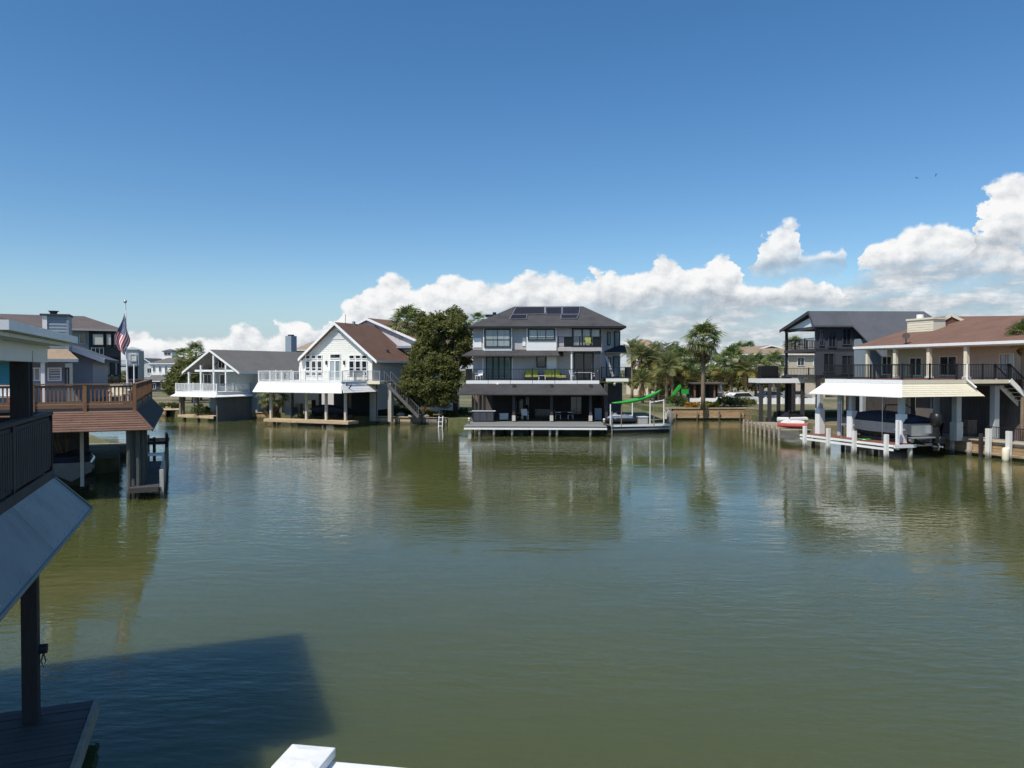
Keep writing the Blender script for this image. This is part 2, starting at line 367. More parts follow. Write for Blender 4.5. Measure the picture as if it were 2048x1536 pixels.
class Frame:                               # a house's own axes: x along its front, y back into the plot
    def __init__(s, x, y, deg, z=0.0):
        s.o = Vector((x, y, z)); s.a = R(deg)
        s.ux = Vector((math.cos(s.a), math.sin(s.a), 0)); s.uy = Vector((-math.sin(s.a), math.cos(s.a), 0))
    def w(s, x, y, z=0.0): return s.o + s.ux * x + s.uy * y + Vector((0, 0, z))
    def l(s, p): d = Vector(p) - s.o; return Vector((d.dot(s.ux), d.dot(s.uy), d.z))
    def py(s, px, py, y):                  # pixel on the vertical plane y -> (x, z)
        d = ray(px, py); c = Vector((0, 0, EYE))
        t = (y - (c - s.o).dot(s.uy)) / d.dot(s.uy); p = s.l(c + d * t); return p.x, p.z
    def pxx(s, px, py, x):                 # pixel on the vertical plane x -> (y, z)
        d = ray(px, py); c = Vector((0, 0, EYE))
        t = (x - (c - s.o).dot(s.ux)) / d.dot(s.ux); p = s.l(c + d * t); return p.y, p.z
    def pz(s, px, py, z):                  # pixel on a level plane -> (x, y)
        p = s.l(atz(px, py, z)); return p.x, p.y
    def thing(s, name, label, cat, group=None): return thing(name, label, cat, s.o, s.a, group)

# ------------------------------------------------------------------ building parts
def window(parent, axis, c, a0, a1, z0, z1, nx=1, nz=1, frame=None, glass=None, fw=0.07, mw=0.04, out=-1, name='window', split=None, depth=0.09):
    """a framed opening on the plane axis=c; out = side it faces; the panes are pieces of their own"""
    frame = frame or M['trimwhite']; glass = glass or M['glass']
    b = MB(); a0, a1 = min(a0, a1), max(a0, a1); z0, z1 = min(z0, z1), max(z0, z1)
    def bx(mb, p, q, r, s_, d0, d1):
        e0, e1 = c + out * d0, c + out * d1
        if axis == 'y': mb.box(p, q, min(e0, e1), max(e0, e1), r, s_)
        else: mb.box(min(e0, e1), max(e0, e1), p, q, r, s_)
    bx(b, a0, a1, z0, z0 + fw, -0.02, depth); bx(b, a0, a1, z1 - fw, z1, -0.02, depth)
    bx(b, a0, a0 + fw, z0 + fw, z1 - fw, -0.02, depth); bx(b, a1 - fw, a1, z0 + fw, z1 - fw, -0.02, depth)
    xs = [a0 + fw + (a1 - a0 - 2 * fw) * i / nx for i in range(nx + 1)]
    if split: zs = [z0 + fw] + [z0 + (z1 - z0) * t for t in split] + [z1 - fw]
    else: zs = [z0 + fw + (z1 - z0 - 2 * fw) * i / nz for i in range(nz + 1)]
    for x in xs[1:-1]: bx(b, x - mw / 2, x + mw / 2, z0 + fw, z1 - fw, 0, depth - 0.015)
    for z in zs[1:-1]: bx(b, a0 + fw, a1 - fw, z - mw / 2, z + mw / 2, 0, depth - 0.02)
    o = b.build(name, frame, parent)
    for i in range(nx):
        for k in range(len(zs) - 1):
            g = MB(); bx(g, xs[i] + mw / 2, xs[i + 1] - mw / 2, zs[k] + mw / 2, zs[k + 1] - mw / 2, 0.008, 0.03)
            g.build('pane', glass, o)
    return o

def railing(parent, p, q, h=1.0, material=None, post=0.09, pitch=0.12, bal=0.022, posts=None, cap=0.07, post_step=2.0, bottom=0.10, bmat=None, skip_ends=(False, False), each=False, mid=False, post_h=0.03):
    """rails and posts are the part; the balusters hang under it as one piece unless each=True"""
    material = material or M['black']; p, q = Vector(p), Vector(q); d = q - p; L = d.length; d.normalize()
    b = MB(); zup = Vector((0, 0, 1))
    b.bar(p + zup * (h - 0.03), q + zup * (h - 0.03), cap, 0.045)
    b.bar(p + zup * bottom, q + zup * bottom, cap * 0.6, 0.04)
    if mid: b.bar(p + zup * h * 0.55, q + zup * h * 0.55, cap * 0.5, 0.03)
    n = max(1, round(L / post_step))
    for i in range(n + 1):
        if (i == 0 and skip_ends[0]) or (i == n and skip_ends[1]): continue
        c = p + d * (L * i / n); b.bar(c - zup * 0.02, c + zup * (h + post_h), post)
    o = b.build('railing', material, parent)
    k = max(2, int(L / pitch)); bb = MB()
    for i in range(1, k):
        c = p + d * (L * i / k)
        if each:
            MB().bar(c + zup * bottom, c + zup * (h - 0.05), bal, bal).build('baluster', bmat or material, o)
        else: bb.bar(c + zup * bottom, c + zup * (h - 0.05), bal, bal)
    if not each: bb.build('balusters', bmat or material, o, kind='stuff')
    return o

def lap_wall(parent, axis, c, outline, z0, z1, material, board=0.19, out=-1, name='siding_board', thick=0.03, joined=True, back=0.12):
    """clapboards from z0 to z1; outline(z) -> (a0, a1) is the wall's width at that height"""
    b = MB(); n = max(1, int(round((z1 - z0) / board))); st = (z1 - z0) / n; obs = []
    for i in range(n):
        za, zb = z0 + i * st, z0 + (i + 1) * st
        (a0, a1), (e0, e1) = outline(za), outline(zb)
        if joined is False: b = MB()
        ya, yb, yk = c + out * thick, c + out * 0.004, c - out * back
        q = [(a0, ya, za), (a1, ya, za), (e1, yb, zb), (e0, yb, zb), (a0, yk, za), (a1, yk, za), (e1, yk, zb), (e0, yk, zb)]
        if axis == 'x': q = [(y, x, z) for x, y, z in q]
        b.add(q, [(0, 1, 2, 3), (7, 6, 5, 4), (0, 4, 5, 1), (1, 5, 6, 2), (3, 2, 6, 7), (0, 3, 7, 4)])
        if joined is False: obs.append(b.build(name, material, parent))
    if joined: return b.build(name, material, parent)
    return obs

def slab(parent, name, pts, thick, material, kind=None):
    return MB().prism(pts, (0, 0, -thick)).build(name, material, parent, kind=kind)
def boxp(parent, name, material, *a, bevel=0.0): return MB().box(*a).build(name, material, parent, bevel=bevel)
def barp(parent, name, material, p, q, w, h=None): return MB().bar(p, q, w, h).build(name, material, parent)
def planks(parent, x0, x1, y0, y1, z, material, width=0.15, along='x', thick=0.04, gap=0.012, name='plank', joined=False, jitter=0.004):
    """deck boards; along = direction the boards run"""
    span = (y1 - y0) if along == 'x' else (x1 - x0); n = max(1, int(round(abs(span) / width))); st = span / n; b = MB()
    for i in range(n):
        a, c = i * st + gap / 2, (i + 1) * st - gap / 2; j = random.uniform(-jitter, jitter); e = random.uniform(0, 0.03)
        if not joined: b = MB()
        if along == 'x': b.box(x0 - e, x1 + e, y0 + a, y0 + c, z - thick + j, z + j)
        else: b.box(x0 + a, x0 + c, y0 - e, y1 + e, z - thick + j, z + j)
        if not joined: b.build(name, material, parent)
    if joined: b.build('planks', material, parent, kind='stuff')
def pile(parent, x, y, z0, z1, r=0.13, material=None, name='pile', cap=None):
    o = MB().tube([(x, y, z0), (x, y, (z0 + z1) / 2), (x, y, z1)], [r * 1.06, r, r * 0.95], 10).build(name, material or M['pile'], parent, smooth=False)
    if cap: MB().tube([(x, y, z1), (x, y, z1 + 0.10)], [r * 1.1, 0.02], 10).build('cap', cap, o)
    return o

# ------------------------------------------------------------------ water
def water_material():
    m = bpy.data.materials.new('canal_water'); m.use_nodes = True; t = m.node_tree; b = t.nodes['Principled BSDF']
    co = t.nodes.new('ShaderNodeTexCoord')
    def nz(scale, stretch, detail, rot=0.0, rough=0.5):
        mp = t.nodes.new('ShaderNodeMapping'); mp.inputs['Scale'].default_value = stretch; mp.inputs['Rotation'].default_value = (0, 0, R(rot))
        t.links.new(co.outputs['Object'], mp.inputs[0])
        n = t.nodes.new('ShaderNodeTexNoise'); n.inputs['Scale'].default_value = scale; n.inputs['Detail'].default_value = detail
        n.inputs['Roughness'].default_value = rough; t.links.new(mp.outputs[0], n.inputs['Vector']); return Sock(t, n.outputs['Fac'])
    ripple = nz(2.6, (0.55, 1.25, 1), 3, 12); wave = nz(0.55, (0.6, 1.3, 1), 2, -8); fine = nz(7.0, (0.5, 1.4, 1), 2, 20)
    patch = nz(0.045, (1, 2.2, 1), 3, 14).step(0.40, 0.60)           # cat's paws: calm and ruffled patches
    h = ripple * (patch * 0.75 + 0.35) + wave * 0.9 + fine * (patch * 0.16 + 0.05)
    bp = t.nodes.new('ShaderNodeBump'); bp.inputs['Strength'].default_value = 1.0; bp.inputs['Distance'].default_value = 0.020
    t.links.new(h.o, bp.inputs['Height']); t.links.new(bp.outputs[0], b.inputs['Normal'])
    silt = nz(0.05, (1, 1, 1), 4, 0, 0.6)
    r = t.nodes.new('ShaderNodeValToRGB'); t.links.new(silt.o, r.inputs[0])
    r.color_ramp.elements[0].position = 0.3; r.color_ramp.elements[0].color = (0.066, 0.078, 0.028, 1)
    r.color_ramp.elements[1].position = 0.7; r.color_ramp.elements[1].color = (0.085, 0.092, 0.028, 1)
    t.links.new(r.outputs[0], b.inputs['Base Color'])
    b.inputs['Roughness'].default_value = 0.035; b.inputs['IOR'].default_value = 1.333; b.inputs['Specular IOR Level'].default_value = 0.5
    b.subsurface_method = 'BURLEY'; b.inputs['Subsurface Weight'].default_value = 1.0          # silty water: light spreads below the surface
    b.inputs['Subsurface Radius'].default_value = (1.0, 1.0, 0.7); b.inputs['Subsurface Scale'].default_value = 1.3
    return m
struct(MB().add([(-6000, -600, 0), (6000, -600, 0), (6000, 12000, 0), (-6000, 12000, 0)], [(0, 1, 2, 3)]).build('water', water_material()))

# ------------------------------------------------------------------ land
def ground_material():
    m = bpy.data.materials.new('yard_ground'); m.use_nodes = True; t = m.node_tree; b = t.nodes['Principled BSDF']
    co = t.nodes.new('ShaderNodeTexCoord')
    def nz(s, d):
        n = t.nodes.new('ShaderNodeTexNoise'); n.inputs['Scale'].default_value = s; n.inputs['Detail'].default_value = d
        t.links.new(co.outputs['Object'], n.inputs['Vector']); return Sock(t, n.outputs['Fac'])
    f = nz(0.11, 4) * 0.6 + nz(1.7, 6) * 0.4
    r = t.nodes.new('ShaderNodeValToRGB'); t.links.new(f.o, r.inputs[0]); cr = r.color_ramp
    cr.elements[0].position = 0.36; cr.elements[0].color = (0.075, 0.10, 0.03, 1)
    cr.elements[1].position = 0.62; cr.elements[1].color = (0.28, 0.21, 0.13, 1)
    e = cr.elements.new(0.5); e.color = (0.14, 0.135, 0.06, 1)
    t.links.new(r.outputs[0], b.inputs['Base Color']); b.inputs['Roughness'].default_value = 0.95
    bp = t.nodes.new('ShaderNodeBump'); bp.inputs['Strength'].default_value = 0.6; bp.inputs['Distance'].default_value = 0.05
    t.links.new(nz(9, 6).o, bp.inputs['Height']); t.links.new(bp.outputs[0], b.inputs['Normal'])
    return m
M['ground'] = ground_material()
GZ = 0.72
FAR_BANK = [(-92, 200), (-72, 145), (-47, 102), (-40.5, 91), (-34.5, 88.5), (-27.5, 85.5), (-24.5, 84.5), (-14.0, 78.8), (-9.6, 77.6), (-6.5, 76.8), (-3.5, 73.5),
            (13.5, 73.0), (15.4, 75.5), (17.2, 84.5), (25.6, 84.5), (26.4, 70), (28.5, 64), (30.6, 55.0), (29.5, 50.6), (32.6, 39), (60, 12), (85, -60)]
LEFT_BANK = [(-3.0, -60), (-4.2, -4), (-9.2, 5), (-12.6, 15), (-18.0, 22), (-30, 36.5), (-21.2, 41.4), (-24, 47), (-32, 58), (-50, 82), (-84, 140), (-112, 200)]
def land(name, outline, z, zb=-1.5):
    return struct(MB().prism([(x, y, z) for x, y in outline], (0, 0, zb - z)).build(name, M['ground']))
land('ground', FAR_BANK + [(5500, -60), (5500, 11000), (-5500, 11000), (-5500, 205)], GZ)
land('left_bank_ground', LEFT_BANK + [(-3000, 204), (-3000, -60)], GZ + 0.03)

# ------------------------------------------------------------------ furniture used on the decks
def chair(F, x, y, z, rot, label, group=None, frame=None, seat=None, w=0.55):
    frame = frame or M['trimwhite']; seat = seat or frame
    t = thing('deck_chair', label, 'chair', F.w(x, y, z), F.a + rot, group)
    boxp(t, 'seat', seat, -w / 2, w / 2, -0.25, 0.25, 0.38, 0.46)
    MB().prism([(-w / 2, 0.22, 0.46), (w / 2, 0.22, 0.46), (w / 2, 0.34, 0.95), (-w / 2, 0.34, 0.95)], (0, 0.05, 0)).build('backrest', seat, t)
    for sx in (-1, 1):
        for sy in (-1, 1): boxp(t, 'leg', frame, sx * w * 0.45 - 0.02, sx * w * 0.45 + 0.02, sy * 0.22 - 0.02, sy * 0.22 + 0.02, 0, 0.38)
        boxp(t, 'armrest', frame, sx * w * 0.5 - 0.03, sx * w * 0.5 + 0.03, -0.25, 0.26, 0.62, 0.66)
    return t
def sofa(F, x, y, z, rot, w, label, cush, group=None):
    t = thing('deck_sofa', label, 'sofa', F.w(x, y, z), F.a + rot, group)
    boxp(t, 'frame', M['rubber'], -w / 2, w / 2, -0.38, 0.40, 0.06, 0.26)
    n = max(1, round(w / 0.75))
    for i in range(n):
        a, b = -w / 2 + 0.06 + (w - 0.12) * i / n, -w / 2 + 0.06 + (w - 0.12) * (i + 1) / n
        boxp(t, 'seat_cushion', cush, a + 0.01, b - 0.01, -0.36, 0.26, 0.265, 0.46, bevel=0.04)
        boxp(t, 'back_cushion', cush, a + 0.01, b - 0.01, 0.18, 0.38, 0.47, 0.98, bevel=0.05)
    for s in (-1, 1): boxp(t, 'armrest', M['rubber'], s * w / 2 - 0.04, s * w / 2 + 0.04, -0.37, 0.385, 0.27, 0.62)
    return t
def table(F, x, y, z, w, d, h, label, material):
    t = thing('deck_table', label, 'table', F.w(x, y, z), F.a)
    boxp(t, 'tabletop', material, -w / 2, w / 2, -d / 2, d / 2, h - 0.04, h)
    for sx in (-1, 1):
        for sy in (-1, 1): boxp(t, 'leg', material, sx * (w / 2 - 0.06) - 0.025, sx * (w / 2 - 0.06) + 0.025, sy * (d / 2 - 0.06) - 0.025, sy * (d / 2 - 0.06) + 0.025, 0, h - 0.04)
    return t
def hip_roof(parent, x0, x1, y0, y1, ze, rx0, rx1, ry, zr, material, fascia=None, th=0.16, name='roof'):
    """four slopes up to a ridge that runs along x"""
    A, B, C, D = (x0, y0, ze), (x1, y0, ze), (x1, y1, ze), (x0, y1, ze); E, G = (rx0, ry, zr), (rx1, ry, zr)
    b = MB(); lo = lambda p: (p[0], p[1], p[2] - th)
    b.add([A, B, C, D, E, G] + [lo(p) for p in (A, B, C, D)],
          [(0, 1, 5, 4), (1, 2, 5), (2, 3, 4, 5), (3, 0, 4), (6, 9, 8, 7), (0, 6, 7, 1), (1, 7, 8, 2), (2, 8, 9, 3), (3, 9, 6, 0)])
    o = b.build(name, material, parent)
    if fascia:
        f = MB(); w = 0.03
        f.box(x0 - w, x1 + w, y0 - w, y0 - 0.004, ze - th - 0.02, ze - 0.01); f.box(x0 - w, x1 + w, y1 + 0.004, y1 + w, ze - th - 0.02, ze - 0.01)
        f.box(x0 - w, x0 - 0.004, y0, y1, ze - th - 0.02, ze - 0.01); f.box(x1 + 0.004, x1 + w, y0, y1, ze - th - 0.02, ze - 0.01)
        f.build('fascia', fascia, o)
    return o
def gable_roof(parent, x0, x1, y0, y1, ze, zr, material, trim=None, th=0.14, xr=None, tw=0.22, ze2=None, back_trim=False):
    """two slopes, ridge along y at xr; rakes trimmed on the y0 end"""
    xr = (x0 + x1) / 2 if xr is None else xr; ze2 = ze if ze2 is None else ze2
    o = slab(parent, 'roof', [(x0, y0, ze), (xr - 0.001, y0, zr), (xr - 0.001, y1, zr), (x0, y1, ze)], th, material)
    slab(parent, 'roof', [(xr + 0.001, y0, zr), (x1, y0, ze2), (x1, y1, ze2), (xr + 0.001, y1, zr)], th, material)
    if trim:
        for (xa, za, xb, zb) in ((x0, ze, xr, zr), (x1, ze2, xr, zr)):
            MB().prism([(xa, y0 - 0.03, za + 0.015), (xb, y0 - 0.03, zb + 0.015), (xb, y0 - 0.03, zb - tw), (xa, y0 - 0.03, za - tw)], (0, 0.026, 0)).build('rake_board', trim, parent)
            MB().box(xa - (0.035 if xa < xb else 0.0), xa + (0.035 if xa > xb else 0.0), y0, y1, za - th - 0.06, za + 0.01).build('gutter', trim, parent)
    return o
def hit(F, px, py, p0, n):                 # a pixel on any plane given in a house's own axes
    d = ray(px, py); c = Vector((0, 0, EYE))
    dl = Vector((d.dot(F.ux), d.dot(F.uy), d.z)); cl = F.l(c)
    n = Vector(n); return cl + dl * ((Vector(p0) - cl).dot(n) / dl.dot(n))

# ================================================================== charcoal three-storey house in the middle
F3 = Frame(0, 63.1, -2)
def house_charcoal():
    F = F3
    h = F.thing('charcoal_house', 'three-storey grey house with charcoal hip roof and solar panels in the centre', 'house')
    YD, YW, YA = 6.0, 8.6, 4.7
    g = lambda px, py, y=YW: F.py(px, py, y)
    zd = g(1060, 761, YD)[1]
    xl, xr = g(946, 700)[0], g(1246, 700)[0]
    x_bay = g(1204, 700)[0]
    z3 = g(1060, 700)[1]; ze = g(1100, 655, 7.9)[1]
    DEEP = 19.0
    # walls: second and third floor
    MB().box(xl, x_bay, YW, DEEP, zd, ze - 0.02).build('wall', M['greywall'], h)
    MB().prism([(x_bay + 0.004, YW + 0.5, zd), (xr, YW + 2.3, zd), (xr, DEEP - 0.5, zd), (x_bay + 0.004, DEEP - 0.5, zd)], (0, 0, ze - 0.04 - zd)).build('wall', M['greywall'], h, label='angled right bay wall in shade')
    # hip roof
    ex0, _ = F.py(936, 655, 7.9); ex1, _ = F.py(1252, 653, 7.9)
    ry = 13.4; rx0, zr = F.py(1029, 613, ry); rx1, _ = F.py(1166, 613, ry)
    roof = hip_roof(h, ex0, ex1, 7.9, DEEP + 0.5, ze + 0.13, rx0, rx1, ry, zr, M['darkroof'], M['black'])
    nrm = Vector((0, -(zr - ze - 0.13), ry - 7.9)).normalized()
    def on(px, py): return hit(F, px, py, (0, 7.9, ze + 0.13), nrm)
    for quad in (((1032, 616.5), (1089, 616.0), (1089, 629.5), (1025, 630.5)), ((1024, 631.5), (1054, 631.2), (1053, 639.5), (1019, 640)),
                 ((1092, 617), (1123, 616.5), (1123, 630), (1092, 630.4)), ((1125, 616.4), (1160, 615.5), (1158, 630), (1125, 630)), ((1122, 631.4), (1157.5, 631), (1153, 638.5), (1122, 639))):
        q = [on(*p) for p in quad]
        MB().prism([p + nrm * 0.06 for p in q], nrm * 0.05).build('solar_panel', M['solar'], roof)
        fr = MB()
        for i in range(4): fr.bar(q[i] + nrm * 0.08, q[(i + 1) % 4] + nrm * 0.08, 0.05, 0.07, up=nrm)
        fr.build('panel_frame', M['alu'], roof)
    c = on(1091, 624); MB().tube([c - nrm * 0.05, c + Vector((0, 0, 0.55))], 0.07, 8).build('vent_pipe', M['alu'], roof)
    # chimney at the back left, dark cap
    cx, cz = F.py(987, 629, 16.0)
    boxp(h, 'chimney', M['trimwhite'], cx - 0.55, cx + 0.55, 15.4, 16.6, ze, cz - 0.25)
    boxp(h, 'chimney_cap', M['black'], cx - 0.8, cx + 0.8, 15.2, 16.8, cz - 0.25, cz - 0.05)
    MB().tube([(cx + 0.1, 16, cz - 0.05), (cx + 0.1, 16, cz + 0.22)], 0.2, 10).build('flue', M['black'], h)
    # skirt roof between the floors
    def skirt(px0, px1, py_e, py_t, ye, yt, tip):
        a0, zb = F.py(px0, py_e, ye); a1, _ = F.py(px1, py_e, ye); zt = F.py(px0, py_t, yt)[1]
        slab(h, 'skirt_roof', [(a0, ye, zb), (a1, ye, zb), (a1, yt, zt), (a0 + tip, yt, zt)], 0.1, M['darkroof'])
        return zb
    zs = skirt(923, 1127, 711, 699, 7.2, YW + 0.02, 0.9)
    skirt(1212, 1254, 705, 690, YW + 0.4, YW + 2.2, -0.3)
    MB().prism([(g(923, 711, 7.2)[0] + 0.02, 7.25, zs), (xl, YW, zs + 0.5), (xl, 14, zs + 0.5), (g(923, 711, 7.2)[0] + 0.02, 13, zs)], (0, 0, 0.09)).build('skirt_roof', M['darkroof'], h)
    # third-floor windows
    def win(px0, px1, py0, py1, y=YW, **k):
        a0, zt = g(px0, py0, y); a1, zb = g(px1, py1, y); return window(h, 'y', y, a0, a1, zb, zt, **k)
    # box bays in white with black sashes
    for (p0, p1, pb) in ((966, 1024, 695), (1053, 1113, 681)):
        a0, zt = g(p0, 656, YW - 0.32); a1, zb = g(p1, 701, YW - 0.32)
        boxp(h, 'bay_box', M['trimwhite'], a0, a1, YW - 0.30, YW - 0.004, zb, zt)
        s0, zw = g(p0 + 2.5, 657.5, YW - 0.32); s1, zv = g(p1 - 2.5, pb, YW - 0.32)
        window(h, 'y', YW - 0.304, s0, s1, zv, zw, nx=2 if pb > 690 else 3, split=(0.42,) if pb > 690 else (0.25,), frame=M['black'], glass=M['glassblue'], fw=0.11, mw=0.05)
    win(1144, 1202, 656, 694, nx=3, frame=M['black'], glass=M['glassblue'], fw=0.13, mw=0.13)
    a0, z0 = g(1045, 675, YW); a1, z1 = g(1051, 692, YW)
    boxp(h, 'shutter', M['trimwhite'], a0, a1, YW - 0.07, YW - 0.004, z1, z0)
    a0, z0 = g(946, 676, YW); a1, z1 = g(963, 695, YW)
    boxp(h, 'white_panel', M['trimwhite'], a0 + 0.02, a1, YW - 0.05, YW - 0.004, z1, z0)
    # small balcony on the third floor
    b0, zb0 = g(1116, 695, 6.7); b1, zb1 = g(1203, 702, 6.7)
    boxp(h, 'balcony_slab', M['greywall'], b0, b1, 6.7, YW - 0.002, zb1, zb0)
    rl = railing(h, (b0 + 0.05, 6.78, zb0), (b1 - 0.05, 6.78, zb0), 1.0, M['black'], post_step=2.0)
    for (p0, p1) in ((1128, 1146), (1186, 1202)):
        q0, _ = g(p0, 680, 6.7); q1, _ = g(p1, 680, 6.7)
        boxp(h, 'wicker_screen', M['rubber'], q0, q1, 6.84, 6.90, zb0 + 0.05, zb0 + 1.0)
    # tall dark columns carrying the balcony
    for p in (1192, 1198): 
        q0, _ = g(p, 720, 6.9); boxp(h, 'column', M['darkwall'], q0 - 0.09, q0 + 0.13, 6.85, 7.1, zd, zb1 - 0.002)
    q0, _ = g(1143, 720, 6.9); boxp(h, 'column', M['trimwhite'], q0 - 0.07, q0 + 0.07, 6.85, 7.0, zd, zb1 - 0.002)
    # second-floor doors and windows
    win(972, 1023, 712, 759, nx=4, frame=M['black'], glass=M['glassteal'], fw=0.12, mw=0.14, name='sliding_door')
    win(1073, 1092, 711, 735, frame=M['black'], fw=0.08)
    win(1148, 1187, 705, 759, nx=2, frame=M['black'], fw=0.1, mw=0.12, name='sliding_door')
    a0, z0 = g(1094, 712, YW); a1, z1 = g(1113, 758, YW); boxp(h, 'curtain', M['trimwhite'], a0, a1, YW - 0.05, YW - 0.01, z1, z0)
    for p in (966, 1024.5):
        a0, _ = g(p, 720, YW); boxp(h, 'corner_board', M['trimwhite'], a0 - 0.05, a0 + 0.05, YW - 0.04, YW - 0.006, zd, zs - 0.2)
    # angled bay openings on the right
    for (t0, t1, za, zb) in ((0.25, 0.45, zd + 0.3, zd + 2.1), (0.6, 0.9, zd + 0.3, zd + 2.2), (0.3, 0.42, z3 + 0.5, ze - 0.4), (0.66, 0.92, z3 + 0.3, ze - 0.3)):
        p, q = Vector((x_bay, YW + 0.5, 0)), Vector((xr, YW + 2.3, 0)); n = Vector((1.8, -(xr - x_bay), 0)).normalized()
        a, b = p.lerp(q, t0) + n * 0.03, p.lerp(q, t1) + n * 0.03
        w_ = MB().prism([(a.x, a.y, za), (b.x, b.y, za), (b.x, b.y, zb), (a.x, a.y, zb)], n * 0.03).build('window', M['glassblue'], h)
        fr = MB(); 
        for (u, v) in (((a.x, a.y, za), (b.x, b.y, za)), ((b.x, b.y, za), (b.x, b.y, zb)), ((b.x, b.y, zb), (a.x, a.y, zb)), ((a.x, a.y, zb), (a.x, a.y, za))): fr.bar(Vector(u) + n * 0.04, Vector(v) + n * 0.04, 0.08)
        fr.build('frame', M['black'], w_)
    # deck with a white edge, dark shingled awning below it
    d0, _ = g(932, 763, YD); d1, _ = g(1199, 763, YD); zf = g(1060, 767.5, YD)[1]
    boxp(h, 'deck', M['greyplank'], d0, d1 - 0.01, YD + 0.05, YW - 0.004, zf, zd - 0.002)
    n = 6
    for i in range(n):
        a, b = d0 + (d1 - d0) * i / n + 0.02, d0 + (d1 - d0) * (i + 1) / n - 0.02
        boxp(h, 'deck_fascia', M['trimwhite'], a, b, YD, YD + 0.045, zf, zd)
    railing(h, (d0, YD + 0.12, zd), (d1, YD + 0.12, zd), 1.05, M['black'], post_step=(d1 - d0) / 6, pitch=0.13, post=0.10)
    railing(h, (d0, YD + 0.2, zd), (d0, 12, zd), 1.05, M['black'], post_step=2.2, pitch=0.13, skip_ends=(True, False))
    # deck of the right bay, set back
    e0, zt2 = g(1212, 757, 7.4); e1, zb2 = g(1257, 763, 7.4)
    boxp(h, 'deck', M['greyplank'], e0, e1, 7.45, 13, zb2, zt2 - 0.003); boxp(h, 'deck_fascia', M['trimwhite'], e0, e1, 7.4, 7.445, zb2, zt2)
    railing(h, (e0 - 0.4, 7.5, zt2), (e1 + 0.2, 7.5, zt2), 1.05, M['black'], pitch=0.13); railing(h, (e1 + 0.2, 7.5, zt2), (e1 + 0.2, 12, zt2), 1.05, M['black'], pitch=0.13, skip_ends=(True, False))
    c0, _ = g(1212, 715, 7.6); c1, z9 = g(1222, 755, 7.6)
    barp(h, 'stair_stringer', M['greywall'], (c0, 7.7, zd + 2.2), (c1 + 0.2, 7.7, z9 + 0.1), 0.08, 0.2)
    a0, zA = g(914, 788.5, YA); a1, _ = g(1216, 787.5, YA)
    slab(h, 'awning', [(a0, YA, zA), (a1, YA, zA), (d1 + 0.05, YD - 0.01, zf - 0.01), (d0 - 0.1, YD - 0.01, zf - 0.01)], 0.08, M['darkroof'])
    slab(h, 'awning', [(a1 + 0.004, YA, zA), (a1 + 0.004, 12, zA), (d1 + 0.09, 12, zf - 0.02), (d1 + 0.09, YD, zf - 0.02)], 0.08, M['darkroof'])
    slab(h, 'awning', [(a0 - 0.004, YA, zA), (d0 - 0.14, YD, zf - 0.02), (d0 - 0.14, 12, zf - 0.02), (a0 - 0.004, 12, zA)], 0.08, M['darkroof'])
    # open ground floor: posts, back wall, enclosed room
    zg = 0.95
    for px in (1027.5, 1103, 1181):
        q, _ = g(px, 820, 5.6); boxp(h, 'post', M['darkwood'], q - 0.12, q + 0.12, 5.5, 5.74, zg, zf - 0.02)
        boxp(h, 'post_base', M['palepile'], q - 0.15, q + 0.15, 5.47, 5.77, zg, zg + 0.5)
    for px, py_ in ((946, 8.5), (953, 10), (961, 9.2), (969, 8.2), (1213, 5.6)):
        q, _ = g(px, 820, py_); boxp(h, 'post', M['darkwood'] if px > 1000 else M['pile'], q - 0.11, q + 0.11, py_ - 0.1, py_ + 0.12, zg - 0.2, zf - 0.03)
    q0, _ = g(985, 800, 12); q1, _ = g(1206, 800, 12)
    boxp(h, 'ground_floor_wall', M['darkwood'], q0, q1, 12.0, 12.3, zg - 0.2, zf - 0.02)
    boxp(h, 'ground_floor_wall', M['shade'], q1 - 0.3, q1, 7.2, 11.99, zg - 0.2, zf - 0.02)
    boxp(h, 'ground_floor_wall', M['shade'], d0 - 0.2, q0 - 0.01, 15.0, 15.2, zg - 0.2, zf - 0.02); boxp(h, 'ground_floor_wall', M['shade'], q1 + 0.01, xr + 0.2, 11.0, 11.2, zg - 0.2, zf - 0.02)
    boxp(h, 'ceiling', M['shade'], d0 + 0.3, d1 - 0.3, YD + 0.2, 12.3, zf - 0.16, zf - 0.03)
    for (px0, px1, py0, py1) in ((1030, 1048, 796, 838), (1050, 1060, 792, 838), (1140, 1165, 792, 832)):
        a0, z0 = g(px0, py0, 11.98); a1, z1 = g(px1, py1, 11.98); window(h, 'y', 11.98, a0, a1, z1, z0, nx=2, frame=M['darkwood'], name='door')
    # flood lamp under the deck edge
    for px, py_ in ((995, 770), (1229, 769)):
        q, z = g(px, py_, YD - 0.1); MB().tube([(q, YD - 0.02, z + 0.12), (q, YD - 0.14, z)], [0.05, 0.13], 8).build('flood_lamp', M['trimwhite'], h)
    return zd, YD, YW, zg
zd3, YD3, YW3, zg3 = house_charcoal()
